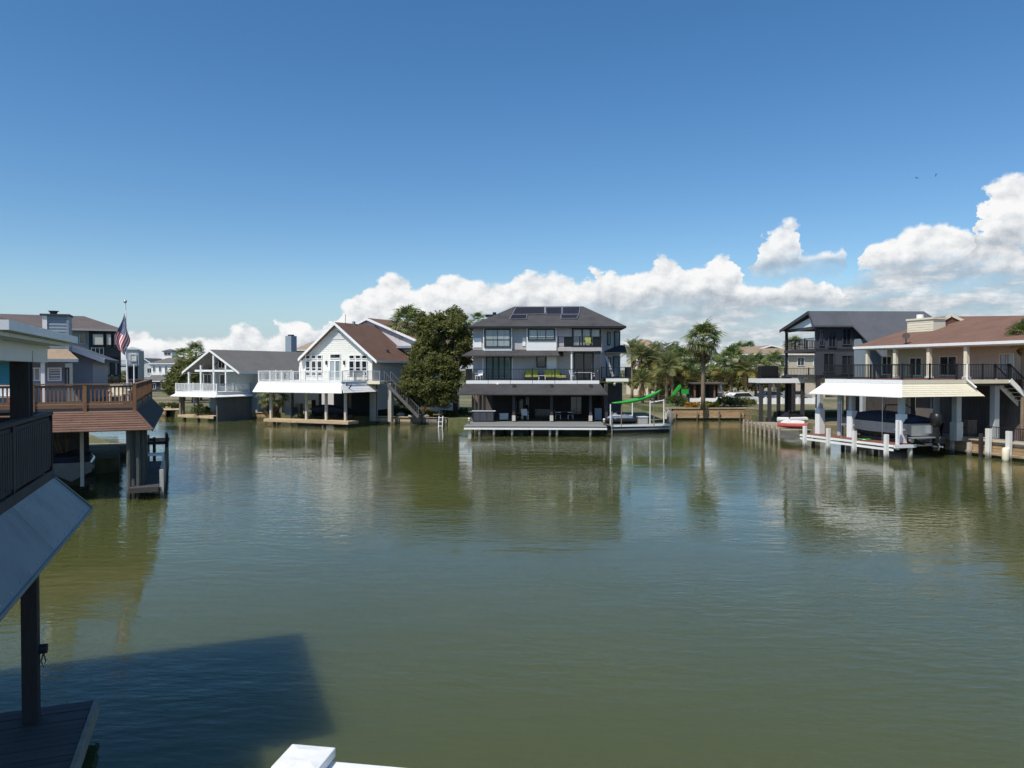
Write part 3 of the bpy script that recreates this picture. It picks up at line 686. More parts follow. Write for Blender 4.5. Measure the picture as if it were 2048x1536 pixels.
def charcoal_extras():
    F = F3; X = lambda px, y: F.py(px, 750, y)[0]
    sofa(F, X(1063, 7.9), 7.9, zd3, 0, 1.35, 'lime cushioned sofa left of the small window on the charcoal house deck', M['lime'])
    sofa(F, X(1104, 7.9), 7.9, zd3, 0, 1.6, 'lime cushioned sofa right of the small window on the charcoal house deck', M['lime'])
    t = thing('ottoman', 'small lime ottoman beside the lime sofas on the charcoal house deck', 'ottoman', F.w(X(1123, 7.4), 7.4, zd3), F.a)
    boxp(t, 'base', M['rubber'], -0.4, 0.4, -0.35, 0.35, 0.02, 0.2); boxp(t, 'cushion', M['lime'], -0.42, 0.42, -0.37, 0.37, 0.205, 0.45, bevel=0.05)
    table(F, X(1084, 7.2), 7.2, zd3, 0.7, 0.5, 0.45, 'low white table between the lime sofas', M['trimwhite'])
    table(F, X(1165, 7.6), 7.6, zd3, 1.7, 0.9, 0.74, 'white dining table outside the dark sliding door of the charcoal house', M['trimwhite'])
    chair(F, X(1146, 7.6), 7.6, zd3, R(90), 'white deck chair at the left end of the white dining table')
    chair(F, X(1188, 7.6), 7.6, zd3, R(-90), 'white deck chair at the right end of the white dining table')
    chair(F, X(958, 7.8), 7.8, zd3, R(-20), 'white deck chair left of the teal glass sliding door')
    zb = F.py(1116, 695, 6.7)[1]
    chair(F, X(1176, 7.6), 7.6, zb, R(0), 'lime seated chair on the small third-floor balcony', seat=M['lime'], frame=M['rubber'])
    # the dock in front
    d = F.thing('dock', 'long grey plank dock with white edge in front of the charcoal house', 'dock')
    x0, x1 = F.py(928, 853, 0)[0], F.py(1214, 853, 0)[0]; z = F.py(1060, 852.7, 0)[1]; zb = F.py(1060, 859.3, 0)[1]
    planks(d, x0, x1, 0.06, 6.4, z, M['greyplank'], 0.3)
    boxp(d, 'fascia', M['darkplank'], x0, x1, 0.0, 0.055, zb + 0.16, z - 0.05); boxp(d, 'edge_board', M['trimwhite'], x0, x1, -0.04, 0.0, zb, zb + 0.15)
    boxp(d, 'joists', M['darkplank'], x0 + 0.1, x1 - 0.1, 0.1, 6.3, zb + 0.05, z - 0.06)
    for px in (959, 988, 1024.5, 1065, 1100, 1114, 1181):
        q = F.py(px, 865, 0.2)[0]; pile(d, q, 0.2, -1.5, zb + 0.05, 0.11, M['palepile'])
    for px in (945, 1010, 1060, 1120, 1200):
        q = F.py(px, 865, 5.0)[0]; pile(d, q, 5.0, -1.5, zb + 0.05, 0.13, M['pile'])
    gr = thing('grill_counter', 'dark outdoor counter with pale top at the left end of the grey dock', 'counter', F.w(F.py(971, 840, 5.4)[0], 5.6, z), F.a)
    boxp(gr, 'cabinet', M['rubber'], -1.1, 0.75, -0.35, 0.35, 0, 0.95); boxp(gr, 'countertop', M['trimwhite'], -1.2, 0.9, -0.42, 0.42, 0.952, 1.0)
    for i in range(3): boxp(gr, 'door', M['darkwall'], -1.05 + i * 0.6, -0.5 + i * 0.6, -0.372, -0.352, 0.1, 0.85)
charcoal_extras()

# ================================================================== white gabled house left of centre
o2 = atz(528, 842.6, 0.35); F2 = Frame(o2.x, o2.y, -25)
def house_white():
    F = F2
    h = F.thing('white_gabled_house', 'white gabled house with brown shingle roof and wide white deck awning', 'house')
    YW, YD = 5.4, 0.5
    g = lambda px, py, y=YW: F.py(px, py, y)
    x0, x1 = g(599, 740)[0], g(745, 740)[0]
    zd = g(600, 762, YD)[1]
    pk, zp = g(668.5, 644, YW - 0.6); e0, ze = g(596, 717, YW - 0.6); e1, _ = g(753, 721, YW - 0.6)
    ze2 = g(753, 721, YW - 0.6)[1]
    slopeL = (zp - ze) / (pk - e0); slopeR = (zp - ze2) / (e1 - pk)
    zl = lambda x: zp - 0.2 - (pk - x) * slopeL if x < pk else zp - 0.2 - (x - pk) * slopeR
    zwall = zl(x0) - 0.05; zwallr = zl(x1) - 0.05
    YR = 12.0
    # front gable wall in clapboards, all the way up
    lap_wall(h, 'y', YW, lambda z: (max(x0, pk - (zp - 0.2 - z) / slopeL), min(x1, pk + (zp - 0.2 - z) / slopeR)), zd, zp - 0.35, M['whitelap'], 0.2, name='clapboard_wall')
    MB().box(x0, x0 + 0.15, YW + 0.13, YR - 0.1, zd, zwall - 0.05).build('wall', M['whitelap'], h)
    lap_wall(h, 'x', x1, lambda z: (YW + 0.125, YR), zd - 3.0, zwallr - 0.05, M['greywhite'], 0.2, out=1, name='shaded_side_wall')  # grey siding puts this side's shade into the colour
    gable_roof(h, e0, e1, YW - 0.6, YR, ze, zp, M['brownroof'], M['trimwhite'], xr=pk, ze2=ze2, tw=0.3)
    # louvre under the peak
    v = h; lp = MB(); lz0, lz1 = zp - 1.75, zp - 0.95
    for i in range(6):
        za = lz0 + (lz1 - lz0) * i / 6; wd = 0.8 * (1 - i / 6) + 0.06
        MB().box(pk - wd, pk + wd, YW - 0.09, YW - 0.034, za, za + 0.09).build('louvre_slat', M['trimwhite'], h)
    # corner boards
    for x in (x0 + 0.08, x1 - 0.10): boxp(h, 'corner_board', M['trimwhite'], x - 0.1, x + 0.1, YW - 0.07, YW - 0.034, zd, min(zl(x) - 0.5, zwall))
    def win(px0, px1, py0, py1, **k):
        a0, zt = g(px0, py0); a1, zb = g(px1, py1); return window(h, 'y', YW - 0.03, a0, a1, zb, zt, fw=0.06, mw=0.05, **k)
    for (a, b) in ((611, 646), (698, 736)):
        n = 3
        for i in range(n):
            p, q = a + (b - a) * i / n + 1.0, a + (b - a) * (i + 1) / n - 1.0
            win(p, q, 710, 718); win(p, q, 721.5, 742, split=(0.3,)); win(p, q, 743.5, 752, name='lower_window')
    win(661, 682, 708, 717); win(660.5, 671, 721, 761, split=(0.12,), name='door', glass=M['glassblue']); win(671.3, 682, 721, 761, split=(0.12,), name='door', glass=M['glassblue'])
    for p in (654, 689.5):
        q, z = g(p, 725); boxp(h, 'wall_lamp', M['black'], q - 0.07, q + 0.07, YW - 0.2, YW - 0.04, z - 0.22, z + 0.18)
    # taller wing behind with its own gable
    gp, gz = F.py(733, 635.5, YR - 0.4); gr_, gze = F.py(800, 665, YR - 0.4)
    s = (gz - gze) / (gr_ - gp); gx1 = gp + 7.2; gx0 = gp - 7.2; gzE = gz - 7.2 * s
    MB().prism([(gx0 + 0.6, YR + 0.004, 0.7), (gx1 - 0.6, YR + 0.004, 0.7), (gx1 - 0.6, YR + 0.004, gzE + 0.1), (gp, YR + 0.004, gz - 0.22), (gx0 + 0.6, YR + 0.004, gzE + 0.1)], (0, 9, 0)).build('rear_wing_wall', M['lilac'], h)
    gable_roof(h, gx0, gx1, YR - 0.4, YR + 9.5, gzE, gz, M['brownroof'], M['trimwhite'], xr=gp, tw=0.26)
    a0, z0 = F.py(801, 685, YR); a1, z1 = F.py(845, 696, YR); boxp(h, 'awning', M['bluesiding'], a0, a1, YR - 0.8, YR, z1, z1 + 0.25)
    a0, z0 = F.py(812, 700, YR); a1, z1 = F.py(832, 720, YR); window(h, 'y', YR, a0, a1, z1, z0, nx=2)
    # roof vents
    for (px, py_) in ((708, 648), (775, 704)):
        n = Vector((slopeR, 0, 1)).normalized(); c = hit(F, px, py_, (pk, 0, zp), n)
        MB().tube([c - n * 0.1, c + Vector((0, 0, 0.28))], [0.18, 0.16], 8).build('roof_vent', M['alu'] if px < 740 else M['darkwood'], h)
    MB().tube([(pk + 0.2, YW + 1, zp - 0.1), (pk + 0.2, YW + 1, zp + 0.9)], 0.025, 6).build('lightning_rod', M['black'], h)
    # wide deck: white rail, fascia, awning
    d0, _ = g(517, 760, YD); d1, _ = g(683, 760, YD)
    zf = g(600, 766, YD)[1]; YA = YD - 0.95
    boxp(h, 'deck', M['white'], d0, d1, YD + 0.05, YW - 0.15, zf, zd - 0.02)
    boxp(h, 'deck_fascia', M['white'], d0 - 0.02, d1 + 0.02, YD - 0.04, YD + 0.045, zf - 0.1, zd + 0.02)
    railing(h, (d0, YD + 0.06, zd), (d1, YD + 0.06, zd), g(600, 742, YD)[1] - zd, M['trimwhite'], post=0.12, post_step=1.45, pitch=0.16, bal=0.025, cap=0.12)
    railing(h, (d0, YD + 0.15, zd), (d0, YW, zd), 1.05, M['trimwhite'], post=0.12, pitch=0.16, bal=0.025, skip_ends=(True, False))
    railing(h, (d1, YD + 0.15, zd), (d1, YW - 1.2, zd), 1.05, M['trimwhite'], post=0.10, pitch=0.16, bal=0.025, skip_ends=(True, False))
    a0, zA = g(505, 783, YA); a1, _ = g(683.5, 784, YA)
    slab(h, 'awning', [(a0, YA, zA), (a1, YA, zA), (d1, YD - 0.045, zf), (d0 - 0.05, YD - 0.045, zf)], 0.06, M['white'])
    slab(h, 'awning', [(a0 - 0.004, YA, zA), (d0 - 0.05, YD, zf - 0.01), (d0 - 0.05, YW, zf - 0.01), (a0 - 0.004, YW, zA)], 0.06, M['white'])
    # right-hand awning boards facing the neighbour
    for i in range(5):
        t0, t1 = i / 5, (i + 1) / 5; xo = 0.95
        pa = lambda t: (d1 + 0.02 + xo * (1 - t), zA + (zf - zA) * t)
        (xa, za), (xb, zb) = pa(t0), pa(t1 - 0.02)
        MB().prism([(xa, YA + 0.9 * t0, za), (xa, YW - 0.2, za), (xb, YW - 0.2, zb), (xb, YA + 0.9 * t1, zb)], (-0.05, 0, 0.0)).build('awning_board', M['white'], h)
    # corner landing and stair going down to the right
    l0, zl0 = F.py(721, 758, YW - 1.1); l1, _ = F.py(751, 758, YW - 1.1)
    boxp(h, 'landing', M['cream'], d1 + 0.06, l1 + 0.5, YW - 1.1, YW + 0.9, zd - 0.32, zd - 0.01)
    railing(h, (d1 + 0.3, YW - 1.06, zd), (l1 + 0.5, YW - 1.06, zd), 1.0, M['alu'], post=0.08, pitch=0.15)
    top_ = Vector((l1 + 0.5, YW + 0.3, zd - 0.1)); bot = Vector((l1 + 4.1, YW + 0.9, 0.8))
    for dy in (-0.55, 0.55):
        barp(h, 'stair_stringer', M['greyslip'], top_ + Vector((0, dy, 0)), bot + Vector((0, dy, 0)), 0.07, 0.28)
        railing(h, top_ + Vector((0, dy, 0.1)), bot + Vector((0, dy, 0.1)), 0.95, M['greyslip'], post=0.08, pitch=0.3, bal=0.03)
    for i in range(13):
        p = top_.lerp(bot, (i + 0.5) / 13); boxp(h, 'stair_tread', M['greyslip'], p.x - 0.16, p.x + 0.16, p.y - 0.5, p.y + 0.5, p.z + 0.1, p.z + 0.15)
    # boat-house posts, brackets and back walls
    zg = 0.62
    for px, y in ((542, 0.9), (613, 0.9), (652.5, 0.9), (691, 0.9)):
        q, _ = g(px, 800, y); boxp(h, 'post', M['palepile'], q - 0.11, q + 0.11, y - 0.11, y + 0.11, zg, zf - 0.02)
        for sgn in (-1, 1): barp(h, 'brace', M['darkwood'], (q, y, zf - 1.0), (q + sgn * 0.7, y, zf - 0.15), 0.09)
    for px, y in ((545, 4.6), (585, 4.8), (640, 5), (700, 4.6)):
        q, _ = g(px, 800, y); boxp(h, 'post', M['pile'], q - 0.1, q + 0.1, y - 0.1, y + 0.1, zg, zf - 0.03)
    xa = d1 + 0.3
    for x in (xa, xa + 1.9, x1 - 0.12): boxp(h, 'pier', M['concrete'], x - 0.2, x + 0.2, YW - 0.05, YW + 0.35, 0.3, zf - 0.05)
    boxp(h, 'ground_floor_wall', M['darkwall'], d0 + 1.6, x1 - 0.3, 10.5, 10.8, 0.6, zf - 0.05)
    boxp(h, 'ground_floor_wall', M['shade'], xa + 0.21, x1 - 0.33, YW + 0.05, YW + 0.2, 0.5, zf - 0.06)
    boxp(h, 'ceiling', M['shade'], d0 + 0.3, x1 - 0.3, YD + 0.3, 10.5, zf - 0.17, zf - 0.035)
    # the dock
    d = F.thing('dock', 'pale timber dock under the wide white awning', 'dock')
    q1, _ = F.py(696, 848, 0); xw = q1
    planks(d, 0.0, xw, 0.03, 1.6, 0.62, M['bulkpale'], 0.27)
    boxp(d, 'fascia', M['bulkpale'], -0.03, xw + 0.03, -0.03, 0.02, 0.33, 0.575); boxp(d, 'fascia', M['bulkpale'], xw + 0.004, xw + 0.05, 0.03, 1.6, 0.33, 0.57)
    for x in (0.9, 4.0, 7.2, xw - 0.5): pile(d, x, 0.5, -1.4, 0.57, 0.15, M['darkwood'])
    return zd
zd2 = house_white()
def white_extras():
    F = F2; X = lambda px, y: F.py(px, 750, y)[0]
    for px, lab in ((703, 'dark deck chair left of the pair outside the right-hand windows of the white house'), (716, 'dark deck chair right of the pair outside the right-hand windows of the white house')):
        chair(F, X(px, 4.4), 4.4, zd2, R(10), lab, frame=M['rubber'], w=0.7)
    # things kept under the house
    t = thing('kayak_rack', 'lime storage crate standing on the dock side under the white house', 'crate', F.w(X(620, 3.2), 3.2, 0.75), F.a)
    for i in range(4): boxp(t, 'slat', M['lime'] if i % 2 == 0 else M['cream'], -0.42, 0.42, -0.3, 0.3, 0.02 + 0.42 * i, 0.39 + 0.42 * i)
    boxp(t, 'post', M['darkwood'], -0.47, -0.425, -0.3, 0.3, 0, 1.7); boxp(t, 'post', M['darkwood'], 0.425, 0.47, -0.3, 0.3, 0, 1.7)
    t.name = 'storage_crate'
    t = thing('covered_boat', 'boat under a dark cover beneath the white house', 'boat', F.w(X(660, 4), 3.6, 0.75), F.a)
    secs = []
    for i in range(9):
        u = i / 8; x = -2.6 + 5.2 * u; w = 0.95 * math.sin(math.pi * min(1, 0.12 + u * 0.62)) ** 0.6; zt = 0.9 + 0.35 * math.sin(math.pi * u)
        secs.append([(x, -w * 0.55, 0.25), (x, w * 0.55, 0.25), (x, w, 0.75), (x, w * 0.75, zt * 0.9), (x, 0, zt), (x, -w * 0.75, zt * 0.9), (x, -w, 0.75)])
    MB().loft(secs).build('cover', M['canvas'], t, smooth=True)
    for x in (-1.5, 1.5): boxp(t, 'cradle', M['pile'], x - 0.1, x + 0.1, -0.8, 0.8, 0, 0.3)
white_extras()

# ================================================================== low grey-roofed house, far left of the row
o1 = atz(428, 837.2, 0.33); F1 = Frame(o1.x, o1.y, -30)
def house_grey():
    F = F1
    h = F.thing('grey_roofed_house', 'low house with long grey roof and white gabled porch, left of the white house', 'house')
    g = F.py
    YD, YA, YG = 0.4, -0.3, 1.9
    zd = g(390, 783, YD)[1]; zA = g(400, 793.5, YA)[1]
    xl = g(351, 780, YD)[0]; al = g(340, 793, YA)[0]
    pk, zp = g(419, 699, YG); e0, ze = g(364, 744, YG); e1, ze2 = g(478, 744, YG); ze = (ze + ze2) / 2
    # main roof runs far back
    gable_roof(h, e0, e1, YG, 24, ze, zp, M['greyroof'], M['trimwhite'], xr=pk, tw=0.24)
    YW = YG + 3.0
    wall = MB().prism([(e0 + 0.8, YW, 0.7), (e1 - 0.6, YW, 0.7), (e1 - 0.6, YW, ze + 0.15), (pk, YW, zp - 0.2), (e0 + 0.8, YW, ze + 0.15)], (0, 18, 0)).build('wall', M['greygreen'], h)
    # porch timber: tie beam and posts
    boxp(h, 'tie_beam', M['trimwhite'], g(388, 742, YG)[0], g(467, 742, YG)[0], YG + 0.1, YG + 0.28, g(400, 743.5, YG)[1], g(400, 739.5, YG)[1])
    for px, pt in ((402, 735), (427.5, 713), (452, 727), (378, 744)):
        q, zt = g(px, pt, YG + 0.19); boxp(h, 'porch_post', M['trimwhite'], q - 0.09, q + 0.09, YG + 0.1, YG + 0.28, zd, zt + 0.25 if px != 378 else ze)
    for (a, b, c, d_, n) in ((437, 451, 720, 737, 2), (440, 452, 748, 774, 1), (408, 424, 748, 774, 2)):
        q0, z1 = g(a, c, YW); q1, z0 = g(b, d_, YW); window(h, 'y', YW - 0.004, q0, q1, z0, z1, nx=n)
    # deck and white awning
    boxp(h, 'deck', M['white'], xl, -0.05, YD + 0.05, YW - 0.01, zd - 0.25, zd - 0.02)
    boxp(h, 'deck_fascia', M['white'], xl - 0.03, 0.0, YD - 0.03, YD + 0.045, zd - 0.3, zd)
    boxp(h, 'deck_fascia', M['white'], 0.0, 0.045, YD, YW, zd - 0.3, zd - 0.002)
    rh = g(390, 767, YD)[1] - zd
    railing(h, (xl, YD + 0.06, zd), (-0.06, YD + 0.06, zd), rh, M['trimwhite'], post=0.1, pitch=0.11, bal=0.03, post_step=2.4)
    railing(h, (-0.06, YD + 0.1, zd), (-0.06, YW + 2, zd), rh, M['trimwhite'], post=0.1, pitch=0.11, bal=0.03, post_step=2.4, skip_ends=(True, False))
    railing(h, (xl, YD + 0.1, zd), (xl, YW, zd), rh, M['trimwhite'], post=0.1, pitch=0.11, bal=0.03, post_step=2.4, skip_ends=(True, False))
    slab(h, 'awning', [(al, YA, zA), (0.55, YA, zA), (0.0, YD - 0.04, zd - 0.28), (xl - 0.03, YD - 0.04, zd - 0.28)], 0.05, M['white'])
    slab(h, 'awning', [(0.554, YA, zA), (0.554, YW + 2, zA), (0.05, YW + 2, zd - 0.3), (0.05, YD, zd - 0.3)], 0.05, M['white'])
    slab(h, 'awning', [(al - 0.004, YA, zA), (xl - 0.05, YD, zd - 0.3), (xl - 0.05, YW, zd - 0.3), (al - 0.004, YW, zA)], 0.05, M['white'])
    for px, y in ((361.5, 0.3), (366.5, 0.9), (395, 0.3)):
        q, _ = g(px, 810, y); boxp(h, 'post', M['pile'], q - 0.13, q + 0.13, y - 0.12, y + 0.12, 0.55, zd - 0.32)
    for px in (383, 415):
        q, z = g(px, 800, 0.2); barp(h, 'brace', M['trimwhite'], (q, 0.5, zd - 0.3), (q, 0.5, zd - 2.0 if px == 383 else zd - 1.0), 0.12)
    # slip enclosed by a dark wall on the right
    boxp(h, 'slip_wall', M['greyslip'], -0.02, 0.16, 0.3, 6.5, -1.0, zd - 0.36)
    boxp(h, 'slip_wall', M['greyslip'], 0.165, 3.4, 6.3, 6.5, 0.4, zd - 0.36)
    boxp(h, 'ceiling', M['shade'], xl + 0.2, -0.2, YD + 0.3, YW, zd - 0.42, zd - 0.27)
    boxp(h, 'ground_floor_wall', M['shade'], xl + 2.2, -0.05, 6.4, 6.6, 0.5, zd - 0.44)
    # long side wall windows, chimney behind the ridge
    for y in (9, 11.5, 14): window(h, 'x', e1 - 0.6, y, y + 0.9, ze - 1.9, ze - 0.5, out=1)
    cx, cz = F.py(582, 672, 20); cy = 20
    ch = boxp(h, 'chimney', M['bluesiding'], cx - 0.55, cx + 0.55, cy - 0.5, cy + 0.5, ze, cz)
    boxp(h, 'chimney_cap', M['black'], cx - 0.3, cx + 0.3, cy - 0.3, cy + 0.3, cz + 0.002, cz + 0.18)
    d = F.thing('dock', 'small pale dock under the white porch of the grey-roofed house', 'dock')
    dl = F.py(356, 831, 0)[0]
    planks(d, dl, -0.05, 0.0, 1.5, 0.6, M['bulkpale'], 0.3); boxp(d, 'fascia', M['bulkpale'], dl - 0.02, -0.04, -0.05, -0.004, 0.3, 0.56)
    for x in (dl + 0.6, dl / 2): pile(d, x, 0.4, -1.4, 0.55, 0.16, M['darkwood'])
house_grey()

# ================================================================== tan house with brown roof and boat slip, right edge
o6 = atz(1803, 918, 0.0); F6 = Frame(o6.x, o6.y, 18)
def house_tan():
    F = F6; g = F.py; gx = F.pxx
    h = F.thing('tan_house', 'tan stucco house with brown roof, porch posts and white boat-slip awning at the right', 'house')
    zd = (g(1850, 760.5, 0.0)[1] + gx(1650, 757, 0.0)[1]) / 2
    y_far = gx(1650, 757, 0.0)[0]
    XE = 8.0                                       # the porch eave runs back along x = XE
    xdr = g(2019, 760, 0.0)[0]
    XW = 10.2
    ye0 = gx(1708, 696, XE)[0]; ze = (gx(1760, 694, XE)[1] + gx(1950, 690, XE)[1]) / 2
    # body of the house
    wall = MB().box(XW, XW + 13, -9, ye0 - 1.2, zd - 0.3, ze + 0.1).build('wall', M['tanstucco'], h)
    # hip roof with its far end hipped, small gablet at the ridge end
    A = Vector((XE, -11, ze + 0.16)); B = Vector((XE, ye0, ze + 0.16)); th = 0.16
    E = F.l(aty(1892, 633, 64)); nr = (B - A).cross(E - A)
    G = hit(F, 2330, 628, A, nr); rx, ry, zr = E.x, E.y, E.z
    C = Vector((XW + 14.5, ye0, ze + 0.16)); D = Vector((XW + 22, -11, ze + 0.16))
    b = MB(); lo = [(p[0], p[1], p[2] - th) for p in (A, B, C, D)]
    b.add([A, B, C, D, E, G] + lo, [(0, 5, 4, 1), (1, 4, 2), (2, 4, 5, 3), (0, 3, 5), (6, 7, 8, 9), (0, 1, 7, 6), (1, 2, 8, 7), (2, 3, 9, 8), (3, 0, 6, 9)])
    roof = b.build('roof', M['brownroof'], h)
    boxp(h, 'gutter', M['trimwhite'], XE - 0.10, XE - 0.004, -11, ye0, ze - 0.04, ze + 0.15)
    boxp(h, 'gutter', M['trimwhite'], XE, XW + 14, ye0 + 0.004, ye0 + 0.1, ze - 0.04, ze + 0.15)
    boxp(h, 'soffit', M['cream'], XE + 0.02, XW, -10.9, ye0 - 0.02, ze - 0.12, ze - 0.005)
    # gablet where hip and ridge meet
    gl, gr_, gt = (F.l(aty(*p, 60.5)) for p in ((1868, 649), (1934, 646), (1901, 632)))
    MB().prism([gl, gr_, gt], (-0.2, 1.5, 0)).build('gablet', M['brownroof'], roof)
    for q_ in (gl, gr_): barp(roof, 'gablet_trim', M['cream'], q_ + Vector((0.02, -0.06, 0)), gt + Vector((0.02, -0.06, 0.05)), 0.1, 0.2)
    c0, c1 = 0, 0
    cl, cz = gx(1815, 642, XW + 1.6); cr_, _ = gx(1867, 642, XW + 1.6)
    lap_wall(h, 'x', XW + 1.6, lambda z: (min(cl, cr_), max(cl, cr_)), ze + 0.1, cz, M['cream'], 0.2, name='chimney', back=1.2)
    boxp(h, 'chimney_cap', M['cream'], XW + 1.5, XW + 2.9, min(cl, cr_) - 0.08, max(cl, cr_) + 0.08, cz + 0.002, cz + 0.14)
    my = gx(1840, 636, XW + 2.2)[0]; MB().tube([(XW + 2.2, my, cz + 0.14), (XW + 2.2, my, cz + 0.48)], 0.26, 10).build('flue', M['trimwhite'], h)
    c = hit(F, 1812, 688, A, nr); MB().tube([c, c + Vector((0, 0, 0.5))], 0.04, 6).build('dish_mast', M['darkwood'], roof)
    MB().tube([c + Vector((0, 0, 0.5)), c + Vector((-0.1, -0.1, 0.6))], [0.03, 0.28], 12).build('satellite_dish', M['darkwood'], roof)
    # porch posts
    for px in (1790.5, 1858, 1932.5):
        y, _ = gx(px, 720, XE + 0.25); boxp(h, 'porch_post', M['cream'], XE + 0.15, XE + 0.40, y - 0.13, y + 0.13, zd, ze - 0.125)
        boxp(h, 'post_foot', M['trimwhite'], XE + 0.08, XE + 0.47, y - 0.2, y + 0.2, zd + 0.002, zd + 0.16)
    y, _ = gx(1735, 720, XE + 0.25); boxp(h, 'porch_post', M['cream'], XE + 0.15, XE + 0.40, y - 0.1, y + 0.1, zd, ze - 0.125)
    # windows of the porch wall
    for (p0, p1, q0, q1) in ((2000, 2030, 707, 745), (1880, 1915, 712, 752), (1820, 1845, 715, 752), (1765, 1785, 712, 750)):
        a, zt = gx(p0, q0, XW); b_, zb = gx(p1, q1, XW); window(h, 'x', XW - 0.004, min(a, b_), max(a, b_), zb, zt, nx=2, glass=M['glassblue'] if p0 > 1990 else M['glass'], frame=M['cream'])
    # deck over the slip
    boxp(h, 'deck', M['redplank'], 0.05, XW - 0.01, 0.05, y_far, zd - 0.22, zd - 0.003)
    boxp(h, 'deck_fascia', M['white'], 0.0, 0.046, 0.0, y_far, zd - 0.25, zd); boxp(h, 'deck_fascia', M['cream'], 0.05, xdr, 0.0, 0.046, zd - 0.25, zd - 0.001)  # sunlit left edge white, front edge cream: the light is in the colour
    railing(h, (0.12, 0.12, zd), (xdr, 0.12, zd), 1.0, M['black'], post=0.09, post_step=2.2, pitch=0.14, bal=0.02)
    railing(h, (0.12, 0.2, zd), (0.12, y_far, zd), 1.0, M['black'], post=0.09, post_step=2.2, pitch=0.14, bal=0.02, skip_ends=(True, False))
    railing(h, (0.2, y_far, zd), (XE, y_far + 0.3, zd), 1.0, M['black'], post=0.09, post_step=2.2, pitch=0.14, bal=0.02, skip_ends=(True, False))
    # awning: left face painted white as sunlit, front face and right return cream
    OV = 0.75; zA = zd - 1.02; xc = g(1938, 762, 0.0)[0]
    slab(h, 'awning', [(-OV, -OV, zA), (-0.004, -0.004, zd - 0.26), (-0.004, y_far, zd - 0.26), (-OV, y_far + OV, zA)], 0.05, M['white'])
    for i in range(6):
        t0, t1 = i / 6, (i + 1) / 6 - 0.012; f = lambda t: (-OV * (1 - t), zA + (zd - 0.26 - zA) * t)
        (ya, za), (yb, zb) = f(t0), f(t1); e = xc + 0.45
        MB().prism([(-OV * (1 - t0) + 0.01, ya, za), (e - 0.45 * t0, ya, za), (e - 0.45 * t1, yb + 0.02, zb), (-OV * (1 - t1) + 0.01, yb + 0.02, zb)], (0, 0.03, -0.02)).build('awning_board', M['cream'], h)
    slab(h, 'awning', [(xc + 0.46, -OV, zA), (xc + 0.46, 3.5, zA), (xc + 0.02, 3.5, zd - 0.28), (xc + 0.02, 0, zd - 0.28)], 0.05, M['cream'])
    # downspouts
    q, z0 = g(1935, 730, -0.1); MB().tube([(q, -0.08, zd + 1.0), (q, -0.08, zd), (q + 0.3, -0.5, zd - 0.5)], 0.06, 6).build('downspout', M['trimwhite'], h)
    # slip columns with white sleeves
    zw = 1.0
    for i, px in enumerate((1640, 1704, 1803)):
        y, _ = gx(px, 820, 0.35); boxp(h, 'post', M['greywhite'], 0.2, 0.5, y - 0.15, y + 0.15, zw, zA + 0.35)
        MB().box(0.12, 0.58, y - 0.23, y + 0.23, zw - 0.05, zw + 1.75).build('post_sleeve', M['trimwhite'], h)
    for px, top_, m in ((1914, 870, M['greywhite']), (1990, 872, M['greywhite'])):
        q, _ = g(px, 820, 1.0); boxp(h, 'post', m, q - 0.2, q + 0.2, 0.84, 1.22, 0.9, zd - 0.25)
        if px < 1950: boxp(h, 'post_sleeve', M['dockwhite'], q - 0.26, q + 0.26, 0.76, 1.3, 0.9, 2.1)
    for (x, y) in ((4.8, 4.5), (4.8, 8.5), (8.6, 5.5), (1.0, y_far - 0.4)): boxp(h, 'post', M['greywhite'], x - 0.15, x + 0.15, y - 0.15, y + 0.15, 0.6, zd - 0.25)
    boxp(h, 'ground_floor_wall', M['shade'], 5.6, XW + 0.1, 9.5, 9.7, GZ - 0.1, zd - 0.26); boxp(h, 'ground_floor_wall', M['shade'], XW + 0.5, XW + 0.7, -9, 9.4, GZ - 0.1, zd - 0.31)  # lower walls coloured dark for the shade under the deck
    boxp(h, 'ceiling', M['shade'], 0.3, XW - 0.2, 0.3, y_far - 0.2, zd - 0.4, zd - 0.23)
    # stair down on the right
    p, q = Vector((xdr + 0.05, -0.1, zd - 0.05)), Vector((xdr + 4.8, -0.6, GZ + 0.1))
    for dy in (0.1, 1.2):
        barp(h, 'stair_stringer', M['trimwhite'], p + Vector((0, dy, 0)), q + Vector((0, dy, 0)), 0.08, 0.3)
        railing(h, p + Vector((0, dy, 0.1)), q + Vector((0, dy, 0.1)), 0.95, M['black'], pitch=0.16)
    for i in range(15):
        c = p.lerp(q, (i + 0.5) / 15); boxp(h, 'stair_tread', M['cream'], c.x - 0.16, c.x + 0.16, c.y + 0.12, c.y + 1.18, c.z + 0.09, c.z + 0.13)
    boxp(h, 'patio', M['concrete'], 6.2, XW + 8, -6.0, 9.4, GZ - 0.2, GZ + 0.06)
    # ---- the L-shaped dock round the slip
    d = F.thing('dock', 'red-brown plank dock with white edge and white posts beside the boat slip', 'dock')
    z = 0.92
    yf = gx(1601, 869, -0.9)[0]
    planks(d, -0.9, 0.75, -0.3, yf, z, M['redplank'], 0.16, joined=True, along='x')
    boxp(d, 'edge_board', M['trimwhite'], -0.96, -0.905, -0.3, yf, z - 0.14, z + 0.0); boxp(d, 'edge_board', M['trimwhite'], -0.955, -0.91, -0.3, yf, z - 0.38, z - 0.24)
    boxp(d, 'edge_board', M['trimwhite'], -0.9, 0.8, -0.36, -0.304, z - 0.2, z)
    for px in (1610, 1657, 1709, 1773):
        y, _ = gx(px, 890, -1.05); MB().box(-1.17, -0.965, y - 0.11, y + 0.11, -1.4, z + 0.62).build('dock_post', M['dockwhite'], d)
    pile(d, 0.5, -0.15, -1.4, z - 0.06, 0.16, M['palepile'])
